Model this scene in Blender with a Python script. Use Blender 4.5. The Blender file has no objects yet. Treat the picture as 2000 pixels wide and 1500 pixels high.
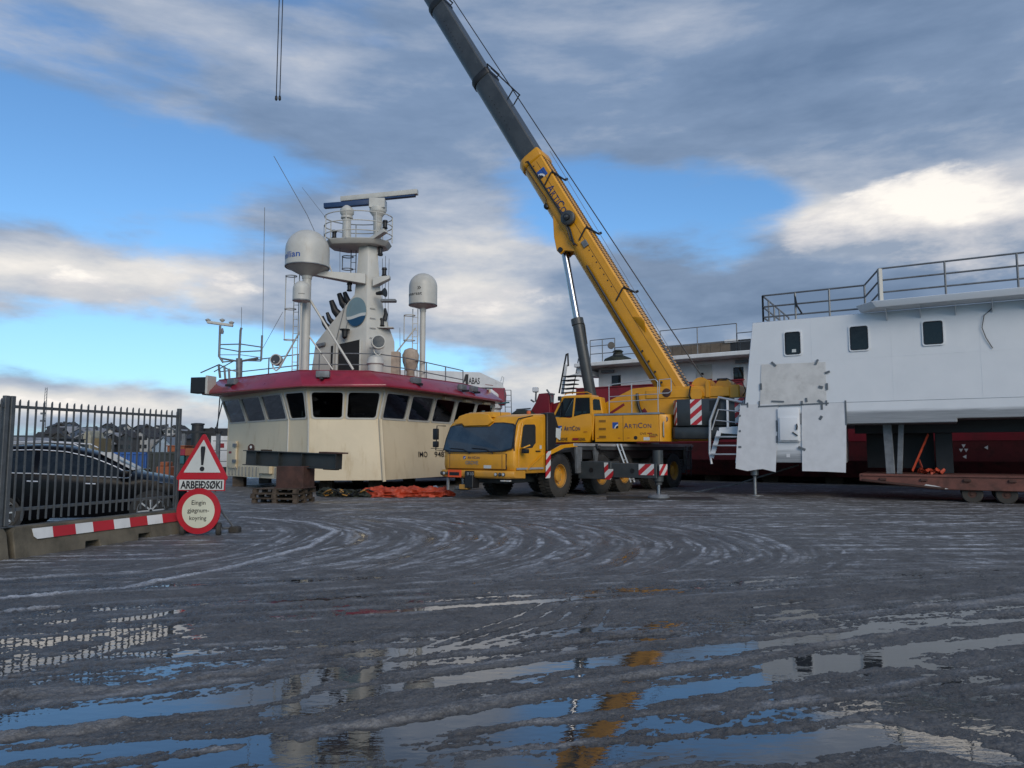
import bpy, bmesh, math, random
import numpy as np
from math import sin, cos, radians, pi, sqrt, atan2
from mathutils import Vector, Matrix

SC = bpy.context.scene
COL = SC.collection
R = random.Random(7)

# ------------------------------------------------------------------ camera
FPX, EYE = 1430.0, 1.61
PITCH = math.atan(130 / FPX)
cd = bpy.data.cameras.new('camera'); cam = bpy.data.objects.new('camera', cd); COL.objects.link(cam)
cam.location = (0, 0, EYE); cam.rotation_euler = (pi / 2 + PITCH, 0, 0)
cd.sensor_width = 36; cd.lens = FPX / 2000 * 36; cd.clip_start = .05; cd.clip_end = 5000
SC.camera = cam

def at(u, v, Y):
    """place seen at photo position (u, v) at distance Y"""
    a = (u - 1000) / FPX; b = (750 - v) / FPX
    t = Y / (cos(PITCH) - b * sin(PITCH))
    return Vector((a * t, Y, EYE + (sin(PITCH) + b * cos(PITCH)) * t))

# ------------------------------------------------------------------ light
SUN_AZ, SUN_EL = radians(160), radians(27)      # azimuth from +Y towards +X
sv = Vector((sin(SUN_AZ) * cos(SUN_EL), cos(SUN_AZ) * cos(SUN_EL), sin(SUN_EL)))
ld = bpy.data.lights.new('sun', 'SUN'); ld.energy = 1.3; ld.angle = radians(35); ld.color = (1, .89, .74)
sun = bpy.data.objects.new('sun', ld); COL.objects.link(sun)
sun.rotation_euler = sv.to_track_quat('Z', 'Y').to_euler()
SC.view_settings.view_transform = 'Standard'; SC.view_settings.look = 'None'
SC.view_settings.exposure = 0.62; SC.view_settings.gamma = 1
SC.render.engine = 'CYCLES'
try:
    SC.cycles.use_denoising = True; SC.cycles.max_bounces = 8; SC.cycles.caustics_reflective = False
    SC.cycles.caustics_refractive = False
except Exception: pass

class NT:
    """small helper for node trees"""
    def __init__(s, nt): s.nt = nt; s.n = nt.nodes; s.l = nt.links
    def new(s, t, **k):
        n = s.n.new(t)
        for a, b in k.items(): setattr(n, a, b)
        return n
    def put(s, sock, val):
        if hasattr(val, 'is_output'): s.l.new(val, sock)
        elif val is not None: sock.default_value = val
    def m(s, op, a, b=None, c=None, clamp=False):
        n = s.new('ShaderNodeMath', operation=op, use_clamp=clamp)
        s.put(n.inputs[0], a); s.put(n.inputs[1], b); s.put(n.inputs[2], c)
        return n.outputs[0]
    def vm(s, op, a, b=None):
        n = s.new('ShaderNodeVectorMath', operation=op); s.put(n.inputs[0], a); s.put(n.inputs[1], b)
        return n.outputs[0]
    def noise(s, vec, scale, detail=4, rough=.55, dist=0.0):
        n = s.new('ShaderNodeTexNoise'); s.put(n.inputs['Vector'], vec); s.put(n.inputs['Scale'], scale)
        n.inputs['Detail'].default_value = detail; n.inputs['Roughness'].default_value = rough; n.inputs['Distortion'].default_value = dist
        return n.outputs[0]
    def ss(s, x, lo, hi, a=0.0, b=1.0):
        n = s.new('ShaderNodeMapRange', interpolation_type='SMOOTHSTEP'); s.put(n.inputs[0], x)
        n.inputs[1].default_value = lo; n.inputs[2].default_value = hi; n.inputs[3].default_value = a; n.inputs[4].default_value = b
        return n.outputs[0]
    def mix(s, f, a, b):
        n = s.new('ShaderNodeMix', data_type='RGBA'); s.put(n.inputs[0], f); s.put(n.inputs[6], a); s.put(n.inputs[7], b)
        return n.outputs[2]
    def mapping(s, vec, scale=(1, 1, 1), loc=(0, 0, 0)):
        n = s.new('ShaderNodeMapping'); s.put(n.inputs[0], vec); n.inputs[1].default_value = loc; n.inputs[3].default_value = scale
        return n.outputs[0]

def c4(c): return (c[0], c[1], c[2], 1.0)

# ------------------------------------------------------------------ sky
W = bpy.data.worlds.new('World'); SC.world = W; W.use_nodes = True
t = NT(W.node_tree); t.n.clear()
sky = t.new('ShaderNodeTexSky', sky_type='NISHITA', sun_disc=False, sun_elevation=SUN_EL, sun_rotation=SUN_AZ)
sky.air_density = 1.0; sky.dust_density = .2; sky.ozone_density = 3.5
tc = t.new('ShaderNodeTexCoord'); sx = t.new('ShaderNodeSeparateXYZ'); t.l.new(tc.outputs['Generated'], sx.inputs[0])
dx, dy, dz = sx.outputs
az = t.m('ARCTAN2', dx, dy); el = t.m('ARCSINE', dz)
def blobs(L):
    tot = None
    for (u, v, su, sv_, w) in L:
        p = at(u, v, 100) - Vector((0, 0, EYE)); a0 = atan2(p.x, p.y); e0 = math.asin(p.normalized().z)
        da = t.m('MULTIPLY', t.m('SUBTRACT', az, a0), FPX / su); de = t.m('MULTIPLY', t.m('SUBTRACT', el, e0), FPX / sv_)
        g = t.m('EXPONENT', t.m('MULTIPLY', t.m('ADD', t.m('MULTIPLY', da, da), t.m('MULTIPLY', de, de)), -1.0))
        g = t.m('MULTIPLY', g, w); tot = g if tot is None else t.m('ADD', tot, g)
    return tot
zz = t.m('ADD', t.m('ABSOLUTE', dz), .62)
cv = t.new('ShaderNodeCombineXYZ'); t.put(cv.inputs[0], t.m('DIVIDE', dx, zz)); t.put(cv.inputs[1], t.m('DIVIDE', dy, zz)); t.put(cv.inputs[2], t.m('MULTIPLY', dz, 2.2))
n1 = t.noise(t.mapping(cv.outputs[0], (1, 1, 1.5), (3.1, 1.7, .4)), 3.3, 12, .57, .1)
n2 = t.noise(t.mapping(cv.outputs[0], (1, 1, 1.5), (8.4, 5.2, 2)), 4.4, 10, .58, .1)
cover = blobs([(140, 320, 360, 120, -.46), (1340, 400, 210, 80, -.50), (640, 330, 130, 40, -.12), (1130, 430, 90, 60, -.2), (200, 690, 330, 48, -.40), (640, 690, 300, 40, -.32), (1130, 470, 120, 70, -.12), (1430, 480, 70, 50, -.2), (1520, 400, 90, 50, -.25), (1080, 380, 120, 60, -.15),
               (480, 260, 160, 70, -.1), (150, 50, 330, 90, .20), (560, 170, 150, 70, .14), (230, 550, 420, 66, .42), (90, 785, 330, 28, .42), (440, 430, 200, 35, .14), (740, 330, 230, 150, .28),
               (950, 560, 240, 110, .42), (1620, 130, 620, 190, .48), (1720, 430, 260, 90, .44), (1560, 580, 480, 110, .42), (1000, 760, 260, 45, .3), (960, 60, 280, 120, .2)])
dens = t.m('ADD', t.m('MULTIPLY', t.m('SUBTRACT', n1, .5), 1.5), t.m('ADD', cover, .02))
mask = t.ss(dens, -.14, .24)
shade = blobs([(1690, 405, 150, 40, .55), (1850, 430, 120, 50, .42), (1580, 440, 60, 36, .3), (960, 570, 170, 70, .42), (900, 470, 150, 50, .2), (180, 520, 420, 44, .40), (330, 600, 300, 36, .1), (1600, 110, 520, 170, -.14), (900, 60, 300, 100, .10), (1250, 60, 200, 100, .08), (1420, 580, 330, 75, -.22), (1850, 600, 200, 60, -.1),
               (750, 330, 200, 110, -.14), (150, 40, 330, 70, .20), (560, 180, 160, 60, .16), (80, 780, 380, 34, .46), (1000, 755, 260, 45, .36), (440, 430, 180, 35, .25)])
lit = t.m('ADD', t.m('ADD', shade, .345), t.m('MULTIPLY', t.m('SUBTRACT', n2, .5), 1.3), clamp=True)
cr = t.new('ShaderNodeValToRGB'); t.put(cr.inputs[0], lit)
e = cr.color_ramp.elements; e[0].position = 0; e[0].color = (.100, .142, .215, 1); e[1].position = 1; e[1].color = (.64, .60, .55, 1)
for p_, c_ in ((.28, (.150, .200, .285)), (.55, (.30, .33, .385)), (.78, (.48, .47, .46))):
    q = e.new(p_); q.color = c4(c_)
skyc = t.new('ShaderNodeVectorMath', operation='MULTIPLY'); t.put(skyc.inputs[0], sky.outputs[0]); skyc.inputs[1].default_value = (.070, .091, .102)
haze = t.ss(dz, 0, .26, .55, 0.0)
skyh = t.mix(haze, skyc.outputs[0], (.25, .46, .65, 1))
fin = t.mix(t.m('MULTIPLY', mask, t.ss(dz, .25, .5, .97, .82)), skyh, cr.outputs[0])
# nearer heaped clouds with crisp tops
n3 = t.noise(t.mapping(cv.outputs[0], (1, 1, 1.3), (1.3, 7.7, 5.1)), 7.5, 12, .6, .05)
cum = blobs([(1620, 462, 95, 48, .62), (1730, 425, 110, 62, .72), (1880, 440, 130, 80, .72), (2060, 420, 120, 110, .6), (880, 600, 110, 42, .42), (1010, 560, 130, 50, .48), (180, 560, 230, 36, .44), (430, 545, 120, 30, .40), (80, 790, 240, 20, .5)])
c2 = t.m('ADD', t.m('MULTIPLY', t.m('SUBTRACT', n3, .5), 1.25), t.m('SUBTRACT', cum, .36))
m2 = t.ss(c2, -.05, .22)
l2 = t.m('ADD', blobs([(1700, 400, 170, 50, .7), (1880, 400, 140, 55, .6), (950, 570, 200, 46, .55), (250, 535, 330, 32, .55), (80, 780, 300, 24, .6)]), t.m('ADD', .12, t.m('MULTIPLY', t.m('SUBTRACT', n3, .5), 2.2)), clamp=True)
cr2 = t.new('ShaderNodeValToRGB'); t.put(cr2.inputs[0], l2); e2 = cr2.color_ramp.elements
e2[0].position = 0; e2[0].color = (.19, .235, .31, 1); e2[1].position = 1; e2[1].color = (.68, .645, .60, 1); q = e2.new(.5); q.color = (.42, .42, .44, 1)
fin = t.mix(t.m('MULTIPLY', m2, .94), fin, cr2.outputs[0])
bg = t.new('ShaderNodeBackground'); t.put(bg.inputs[0], fin); bg.inputs[1].default_value = 1.0
wo = t.new('ShaderNodeOutputWorld'); t.l.new(bg.outputs[0], wo.inputs[0])
W.cycles.sampling_method = 'MANUAL'; W.cycles.sample_map_resolution = 512

# ------------------------------------------------------------------ materials
MATS = {}
def mat(name, col, rough=.5, mud=0.0, *, metal=0.0, var=.12, vs=1.6, dirt=None, dirt_amt=.35, dirt_scale=(1, 1, 1), dirt_thr=(.5, .75), bump=0.0, bs=40, spec=.5, coat=0.0):
    return mat_(name, col, rough, metal, var, vs, dirt, dirt_amt, dirt_scale, dirt_thr, bump, bs, spec, coat, mud)
def mat_(name, col, rough=.5, metal=0.0, var=.12, vs=1.6, dirt=None, dirt_amt=.35, dirt_scale=(1, 1, 1), dirt_thr=(.5, .75), bump=0.0, bs=40, spec=.5, coat=0.0, mud=0.0):
    if name in MATS: return MATS[name]
    m_ = bpy.data.materials.new(name); m_.use_nodes = True; MATS[name] = m_
    k = NT(m_.node_tree); b = k.n['Principled BSDF']
    o = k.new('ShaderNodeTexCoord').outputs['Object']
    f = k.noise(o, vs, 6, .6)
    lo = tuple(x * (1 - var) for x in col); hi = tuple(min(1, x * (1 + var)) for x in col)
    c = k.mix(k.ss(f, .3, .7), c4(lo), c4(hi))
    rg = k.m('ADD', k.m('MULTIPLY', f, .25), rough - .125, clamp=True)
    if dirt:
        d = k.noise(k.mapping(o, dirt_scale, (4, 2, 9)), 2.2, 8, .65)
        dm = k.m('MULTIPLY', k.ss(d, *dirt_thr), dirt_amt)
        c = k.mix(dm, c, c4(dirt)); rg = k.m('ADD', rg, k.m('MULTIPLY', dm, .3), clamp=True)
    if mud:                      # road dirt thrown up on the lower parts
        pz_ = k.new('ShaderNodeSeparateXYZ'); k.l.new(k.new('ShaderNodeNewGeometry').outputs['Position'], pz_.inputs[0])
        md = k.m('MULTIPLY', k.ss(k.m('ADD', pz_.outputs[2], k.m('MULTIPLY', k.noise(o, 4, 6, .7), -1.2)), -.4, 1.1, 1, 0), mud)
        c = k.mix(md, c, (.13, .115, .09, 1)); rg = k.m('ADD', rg, k.m('MULTIPLY', md, .4), clamp=True)
    k.put(b.inputs['Base Color'], c); k.put(b.inputs['Roughness'], rg)
    b.inputs['Metallic'].default_value = metal; b.inputs['Specular IOR Level'].default_value = spec; b.inputs['Coat Weight'].default_value = coat
    if bump:
        bn = k.new('ShaderNodeBump'); bn.inputs['Strength'].default_value = bump; bn.inputs['Distance'].default_value = .02
        k.put(bn.inputs['Height'], k.noise(o, bs, 5, .6)); k.l.new(bn.outputs[0], b.inputs['Normal'])
    return m_
BRN = (.09, .055, .03)
mat('yellow', (.64, .285, .006), .38, .4, var=.07, dirt=(.16, .10, .03), dirt_amt=.32, dirt_thr=(.55, .8), coat=.15)
mat('crane_grey', (.035, .042, .045), .45, var=.15, dirt=(.09, .085, .08), dirt_amt=.5, dirt_thr=(.45, .8))
mat('boom_grey', (.042, .047, .050), .42, var=.25, vs=.9, dirt=(.16, .17, .17), dirt_amt=.4, dirt_scale=(2, 2, .8), dirt_thr=(.55, .85))
mat('black', (.008, .008, .009), .5, var=.2)
mat('rubber', (.010, .010, .011), .75, .22, var=.3, vs=5, dirt=(.07, .065, .06), dirt_amt=.5, bump=.3, bs=30)
mat('trim', (.8, .8, .8), .35, metal=.6, var=.05)
mat('house_cream', (.30, .28, .21), .8)
mat('chrome', (.36, .38, .41), .2, metal=1, var=.05)
mat('fence_steel', (.085, .092, .097), .55, metal=.2, var=.2, vs=6, dirt=(.05, .045, .04), dirt_amt=.35)
mat('steel', (.30, .31, .32), .42, metal=.7, var=.15, dirt=(.14, .12, .10), dirt_amt=.3)
mat('alu', (.52, .53, .54), .4, metal=.6, var=.1)
mat('galv', (.155, .165, .175), .55, metal=.25, var=.2, vs=6, dirt=(.10, .09, .08), dirt_amt=.35)
mat('white', (.70, .71, .71), .42, var=.05, dirt=(.42, .42, .41), dirt_amt=.35, dirt_thr=(.45, .75))
mat('cream', (.575, .485, .335), .45, var=.07, vs=.5, dirt=(.36, .25, .12), dirt_amt=.55, dirt_scale=(1.3, 1.3, .30), dirt_thr=(.52, .78))
mat('mast_white', (.47, .46, .42), .45, var=.07, dirt=(.30, .22, .13), dirt_amt=.45, dirt_scale=(2, 2, .4), dirt_thr=(.55, .8))
mat('ship_white', (.66, .66, .65), .45, var=.06, dirt=(.40, .36, .30), dirt_amt=.4, dirt_scale=(1, 1, .4), dirt_thr=(.5, .8))
mat('roof_red', (.25, .016, .035), .32, var=.15, dirt=(.13, .02, .03), dirt_amt=.5, coat=.2)
mat('hull_red', (.20, .010, .018), .5, var=.16, vs=.6, dirt=(.07, .012, .012), dirt_amt=.7, dirt_scale=(.5, .5, .3), dirt_thr=(.45, .75))
mat('fouling_red', (.10, .010, .012), .6, var=.25, vs=.8, dirt=(.035, .012, .010), dirt_amt=.7, dirt_thr=(.42, .7))
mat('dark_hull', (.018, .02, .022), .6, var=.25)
mat('rust', (.062, .027, .019), .75, var=.3, vs=3, dirt=(.03, .018, .014), dirt_amt=.7, dirt_thr=(.4, .7), bump=.25, bs=25)
mat('trailer_rust', (.14, .05, .036), .7, var=.25, vs=1.5, dirt=(.05, .03, .025), dirt_amt=.7, dirt_thr=(.42, .7), bump=.15)
mat('beam_steel', (.022, .026, .027), .5, var=.2, dirt=(.06, .04, .03), dirt_amt=.4)
mat('concrete', (.115, .098, .07), .8, var=.2, vs=3, dirt=(.045, .042, .032), dirt_amt=.75, dirt_scale=(1, 1, .6), dirt_thr=(.42, .7), bump=.35, bs=35)
mat('navy', (.018, .03, .10), .45, var=.05)
mat('logo_blue', (.02, .075, .30), .4, var=.05)
mat('ink', (.010, .010, .012), .5, var=.05)
mat('red_print', (.22, .01, .012), .5, var=.05)
mat('sign_red', (.40, .012, .022), .35, var=.08, dirt=(.16, .02, .02), dirt_amt=.3)
mat('sign_white', (.52, .54, .52), .4, var=.05, dirt=(.36, .36, .33), dirt_amt=.3)
mat('sign_cream', (.56, .56, .44), .4, var=.05)
mat('stripe_red', (.42, .014, .022), .4, var=.08)
mat('stripe_white', (.66, .66, .64), .4, var=.08, dirt=(.3, .29, .27), dirt_amt=.3)
mat('orange_cloth', (.38, .048, .018), .6, var=.25, vs=4, dirt=(.22, .03, .012), dirt_amt=.5)
mat('wood', (.065, .047, .032), .8, var=.35, vs=6, dirt=(.03, .024, .018), dirt_amt=.6, bump=.3)
mat('net_dark', (.02, .024, .016), .8, var=.4, vs=9, dirt=(.20, .14, .03), dirt_amt=.6, dirt_thr=(.62, .72), bump=.6, bs=60)
mat('orange', (.26, .075, .025), .5, var=.1)
mat('orange_plate', (.75, .09, .02), .4, var=.05)
mat('canvas', (.36, .29, .23), .8, var=.15, vs=5, bump=.4, bs=14)
mat('paper', (.60, .605, .615), .6, var=.05, vs=3, dirt=(.50, .50, .51), dirt_amt=.5, bump=.08, bs=6)
mat('paper_grey', (.56, .55, .53), .6, var=.08, vs=3, dirt=(.36, .35, .33), dirt_amt=.6, bump=.1, bs=6)
mat('tape', (.14, .15, .16), .4, metal=.3, var=.15)
mat('hatch_white', (.68, .69, .70), .35, var=.03)
mat('wood_panel', (.13, .10, .07), .7, var=.2, vs=2, dirt=(.06, .045, .03), dirt_amt=.6)
mat('radar_blue', (.012, .035, .10), .4, var=.1)
mat('emblem_teal', (.16, .24, .27), .4, var=.06); mat('emblem_blue', (.010, .055, .12), .4, var=.1)
mat('car_black', (.003, .0033, .0045), .25, var=.1, spec=.12)
mat('dark_inside', (.012, .012, .013), .8, var=.2)
mat('seat_grey', (.07, .07, .075), .8, var=.2)
mat('container_blue', (.03, .10, .32), .5, var=.15, dirt=(.10, .08, .06), dirt_amt=.4)
mat('container_dark', (.03, .034, .03), .6, var=.2)
mat('tyre_lamp', (.6, .6, .58), .2, var=.05)
mat('lens', (.45, .46, .46), .15, var=.1); mat('lens_dark', (.05, .05, .05), .1, var=.1)
mat('amber', (.5, .10, .02), .3, var=.1)
mat('hose_teal', (.03, .12, .14), .5)

def glass(name, tint, refl=.06, gc=.9):
    m_ = bpy.data.materials.new(name); m_.use_nodes = True; MATS[name] = m_
    k = NT(m_.node_tree); k.n.clear()
    tr = k.new('ShaderNodeBsdfTransparent'); tr.inputs[0].default_value = c4(tint)
    gl = k.new('ShaderNodeBsdfGlossy'); gl.inputs[1].default_value = .03; gl.inputs[0].default_value = (gc, gc * 1.04, gc * 1.08, 1)
    fr = k.new('ShaderNodeFresnel'); fr.inputs[0].default_value = 1.5
    mx = k.new('ShaderNodeMixShader'); k.put(mx.inputs[0], k.m('ADD', fr.outputs[0], refl, clamp=True)); k.l.new(tr.outputs[0], mx.inputs[1]); k.l.new(gl.outputs[0], mx.inputs[2])
    out = k.new('ShaderNodeOutputMaterial'); k.l.new(mx.outputs[0], out.inputs[0])
    return m_
glass('glass', (.24, .33, .33), .0, .30)
glass('glass_dark', (.10, .13, .14), .02, .4)
mat('windscreen', (.022, .032, .040), .07, var=.3, vs=2, spec=.8, coat=.2)
mat('pane_dark', (.008, .010, .011), .08, var=.4, vs=9, spec=.35)

def stripes(name, period, angle, c1='stripe_red'):
    """diagonal red / white warning stripes"""
    m_ = bpy.data.materials.new(name); m_.use_nodes = True; MATS[name] = m_
    k = NT(m_.node_tree); b = k.n['Principled BSDF']
    o = k.new('ShaderNodeTexCoord').outputs['UV']; s_ = k.new('ShaderNodeSeparateXYZ'); k.l.new(o, s_.inputs[0])
    q = k.m('ADD', k.m('MULTIPLY', s_.outputs[0], cos(angle) / period), k.m('MULTIPLY', s_.outputs[1], sin(angle) / period))
    fr = k.m('FRACT', q); f = k.m('GREATER_THAN', fr, .5)
    nz = k.noise(k.new('ShaderNodeTexCoord').outputs['Object'], 12, 5)
    c = k.mix(f, (.42, .014, .022, 1), (.62, .62, .60, 1)); c = k.mix(k.ss(nz, .5, .8, 0, .3), c, (.2, .18, .16, 1))
    k.put(b.inputs['Base Color'], c); b.inputs['Roughness'].default_value = .4
    return m_
stripes('chevron', .30, radians(-50)); stripes('chevron_back', .30, radians(50))

# ------------------------------------------------------------------ mesh helpers
ROOTM = {}
class MB:
    def __init__(s, M=None): s.v = []; s.f = []; s.M = M
    def add(s, vs, fs):
        n = len(s.v)
        s.v += [(s.M @ Vector(p)) if s.M is not None else Vector(p) for p in vs]
        s.f += [tuple(i + n for i in f) for f in fs]
        return s
    def box(s, x0, x1, y0, y1, z0, z1):
        return s.add([(x0, y0, z0), (x1, y0, z0), (x1, y1, z0), (x0, y1, z0), (x0, y0, z1), (x1, y0, z1), (x1, y1, z1), (x0, y1, z1)],
                     [(0, 3, 2, 1), (4, 5, 6, 7), (0, 1, 5, 4), (1, 2, 6, 5), (2, 3, 7, 6), (3, 0, 4, 7)])
    def loft(s, rings, cap=True, closed=True):
        n = len(rings[0]); vs = [p for r in rings for p in r]; fs = []
        for i in range(len(rings) - 1):
            for j in range(n if closed else n - 1):
                a = i * n + j; b = i * n + (j + 1) % n
                fs.append((a, b, b + n, a + n))
        if cap: fs += [tuple(reversed(range(n))), tuple(range((len(rings) - 1) * n, len(rings) * n))]
        return s.add(vs, fs)
    def prism(s, poly, vec):
        vec = Vector(vec); a = [Vector(p) for p in poly]
        return s.loft([a, [p + vec for p in a]])
    def bar(s, a, b, w, h, up=(0, 0, 1)):
        a = Vector(a); b = Vector(b); d = (b - a).normalized(); u = Vector(up); x = d.cross(u)
        if x.length < 1e-4: x = d.cross(Vector((1, 0, 0)))
        x.normalize(); u = x.cross(d)
        f = lambda p: [p + x * sx * w / 2 + u * sz * h / 2 for sx, sz in ((-1, -1), (1, -1), (1, 1), (-1, 1))]
        return s.loft([f(a), f(b)])
    def tube(s, path, r, n=8, closed=False, r1=None):
        P = [Vector(p) for p in path]; rings = []; m_ = len(P)
        prev = None
        for i, p in enumerate(P):
            if closed: d = P[(i + 1) % m_] - P[i - 1]
            else: d = P[min(i + 1, m_ - 1)] - P[max(i - 1, 0)]
            d.normalize()
            if prev is None:
                x = d.cross(Vector((0, 0, 1)))
                if x.length < 1e-3: x = d.cross(Vector((0, 1, 0)))
            else: x = prev - d * prev.dot(d)
            x.normalize(); prev = x; y = d.cross(x)
            rr = r if r1 is None else r + (r1 - r) * i / (m_ - 1)
            rings.append([p + (x * cos(2 * pi * k / n) + y * sin(2 * pi * k / n)) * rr for k in range(n)])
        if closed: rings.append(rings[0]); return s.loft(rings, cap=False)
        return s.loft(rings)
    def lathe(s, prof, c, axis=(0, 0, 1), n=24, cap=True):
        ax = Vector(axis).normalized(); x = ax.cross(Vector((0, 0, 1)))
        if x.length < 1e-3: x = Vector((1, 0, 0))
        x.normalize(); y = ax.cross(x); c = Vector(c)
        rings = [[c + ax * h + (x * cos(2 * pi * k / n) + y * sin(2 * pi * k / n)) * max(r, 1e-4) for k in range(n)] for r, h in prof]
        return s.loft(rings, cap=cap)
    def build(s, name, m_, parent=None, bevel=0.0, seg=1, smooth=35, uv=None):
        return obj(name, mesh_of(s, name, m_, bevel, seg, smooth, uv), parent)

def mesh_of(s, name, m_, bevel=0.0, seg=1, smooth=35, uv=None):
    bm = bmesh.new(); vs = [bm.verts.new(p) for p in s.v]
    for f in s.f:
        try: bm.faces.new([vs[i] for i in f])
        except ValueError: pass
    bmesh.ops.remove_doubles(bm, verts=bm.verts, dist=1e-5)
    bmesh.ops.recalc_face_normals(bm, faces=bm.faces)
    if bevel:
        ed = [e_ for e_ in bm.edges if len(e_.link_faces) == 2 and e_.calc_face_angle(0) > .4]
        if ed: bmesh.ops.bevel(bm, geom=ed, offset=bevel, segments=seg, affect='EDGES', profile=.6, clamp_overlap=True)
    me = bpy.data.meshes.new(name); bm.to_mesh(me); bm.free()
    me.materials.append(MATS[m_] if isinstance(m_, str) else m_)
    if smooth:
        me.polygons.foreach_set('use_smooth', [True] * len(me.polygons)); me.set_sharp_from_angle(angle=radians(smooth))
    if uv:
        o_, ux, uy = Vector(uv[0]), Vector(uv[1]), Vector(uv[2])
        ul = me.uv_layers.new(name='UVMap')
        for lp in me.loops:
            p = me.vertices[lp.vertex_index].co - o_; ul.data[lp.index].uv = (p.dot(ux), p.dot(uy))
    return me

def obj(name, me, parent=None, M=None):
    o = bpy.data.objects.new(name, me); COL.objects.link(o)
    if M is not None: o.matrix_basis = M
    if parent is not None:
        o.parent = parent
        if parent.name in ROOTM: o.matrix_parent_inverse = ROOTM[parent.name].inverted()
    return o
def tag(o, label=None, cat=None, group=None, kind=None):
    if label: o['label'] = label
    if cat: o['category'] = cat
    if group: o['group'] = group
    if kind: o['kind'] = kind
    return o
def thing(name, label, cat, loc, group=None, rz=0.0):
    o = bpy.data.objects.new(name, None); COL.objects.link(o); o.empty_display_size = .2
    o.location = loc; o.rotation_euler = (0, 0, rz)
    ROOTM[o.name] = Matrix.Translation(Vector(loc)) @ Matrix.Rotation(rz, 4, 'Z')
    return tag(o, label, cat, group)
def frame(o, x, z=(0, 0, 1)):
    """matrix with local x along x, local z up"""
    x = Vector(x).normalized(); z = Vector(z); y = z.cross(x).normalized(); z = x.cross(y)
    return Matrix(((x.x, y.x, z.x, o[0]), (x.y, y.y, z.y, o[1]), (x.z, y.z, z.z, o[2]), (0, 0, 0, 1)))

def text_geo(s, bold=0.0):
    cu = bpy.data.curves.new('text', 'FONT'); cu.body = s; cu.offset = bold; cu.resolution_u = 3
    o = bpy.data.objects.new('text', cu); me = bpy.data.meshes.new_from_object(o)
    V = [tuple(v.co) for v in me.vertices]; F = [tuple(p.vertices) for p in me.polygons]
    bpy.data.objects.remove(o); bpy.data.meshes.remove(me); bpy.data.curves.remove(cu)
    return V, F
def lettering(s, m_, parent, org, right, up, width=None, height=None, bold=0.0, name='lettering', center=True, bend=None, small_caps=False):
    """flat print: s fitted to width x height around org in the plane right / up"""
    if small_caps:
        V, F, x0 = [], [], 0.0
        for ch in s:
            v, f = text_geo(ch.upper(), bold); k = 1.0 if ch.isupper() else .78
            if ch == ' ': x0 += .3; continue
            xs = [p[0] for p in v]; mn = min(xs); n_ = len(V)
            V += [((p[0] - mn) * k + x0, p[1] * k, 0) for p in v]; F += [tuple(i + n_ for i in q_) for q_ in f]
            x0 += (max(xs) - mn) * k + .11
    else: V, F = text_geo(s, bold)
    xs = [p[0] for p in V]; ys = [p[1] for p in V]
    w0, h0 = max(xs) - min(xs), max(ys) - min(ys)
    sx_ = width / w0 if width else height / h0; sy_ = height / h0 if height else sx_
    cx, cy = ((min(xs) + max(xs)) / 2, (min(ys) + max(ys)) / 2) if center else (min(xs), min(ys))
    right = Vector(right).normalized(); up = Vector(up).normalized(); nrm = right.cross(up); org = Vector(org)
    pts = []
    for p in V:
        a, b = (p[0] - cx) * sx_, (p[1] - cy) * sy_
        if bend:                       # wrap round a vertical cylinder: org = axis point, bend = (radius, start angle)
            th = bend[1] + a / bend[0]
            pts.append(org + Vector((cos(th), sin(th), 0)) * bend[0] + up * b)
        else: pts.append(org + right * a + up * b)
    me = bpy.data.meshes.new(name); me.from_pydata([tuple(p) for p in pts], [], F); me.update(); me.materials.append(MATS[m_])
    return obj(name, me, parent)

# ------------------------------------------------------------------ the quay: asphalt, melt water, slush
def gpt(u, v):
    a = (u - 1000) / FPX; b = (750 - v) / FPX
    k = -EYE / (sin(PITCH) + b * cos(PITCH))
    return a * k, (cos(PITCH) - b * sin(PITCH)) * k
rng = np.random.RandomState(11)
PERM = rng.permutation(512); GX = np.cos(np.arange(512) * 2.399963); GY = np.sin(np.arange(512) * 2.399963)
def perlin(x, y):
    xi = np.floor(x).astype(np.int64); yi = np.floor(y).astype(np.int64); xf = x - xi; yf = y - yi
    def g(ix, iy, fx, fy):
        h = PERM[(PERM[ix & 511] + iy) & 511]; return GX[h] * fx + GY[h] * fy
    u = xf * xf * xf * (xf * (xf * 6 - 15) + 10); v = yf * yf * yf * (yf * (yf * 6 - 15) + 10)
    a = g(xi, yi, xf, yf); b = g(xi + 1, yi, xf - 1, yf); c = g(xi, yi + 1, xf, yf - 1); d = g(xi + 1, yi + 1, xf - 1, yf - 1)
    return (a + u * (b - a)) + v * ((c + u * (d - c)) - (a + u * (b - a)))
def fbm(x, y, o=4, g=.5):
    s = 0; w = 1.0
    for i in range(o): s = s + w * perlin(x * 2 ** i + 17.3 * i, y * 2 ** i + 5.1 * i); w *= g
    return s
def seg_dist(X, Y, P):
    D = np.full(X.shape, 1e9)
    for (x0, y0), (x1, y1) in zip(P[:-1], P[1:]):
        vx, vy = x1 - x0, y1 - y0; L = vx * vx + vy * vy
        k = np.clip(((X - x0) * vx + (Y - y0) * vy) / L, 0, 1)
        D = np.minimum(D, np.hypot(X - x0 - k * vx, Y - y0 - k * vy))
    return D
def sst(a, b, x):
    k = np.clip((x - a) / (b - a), 0, 1); return k * k * (3 - 2 * k)

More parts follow.
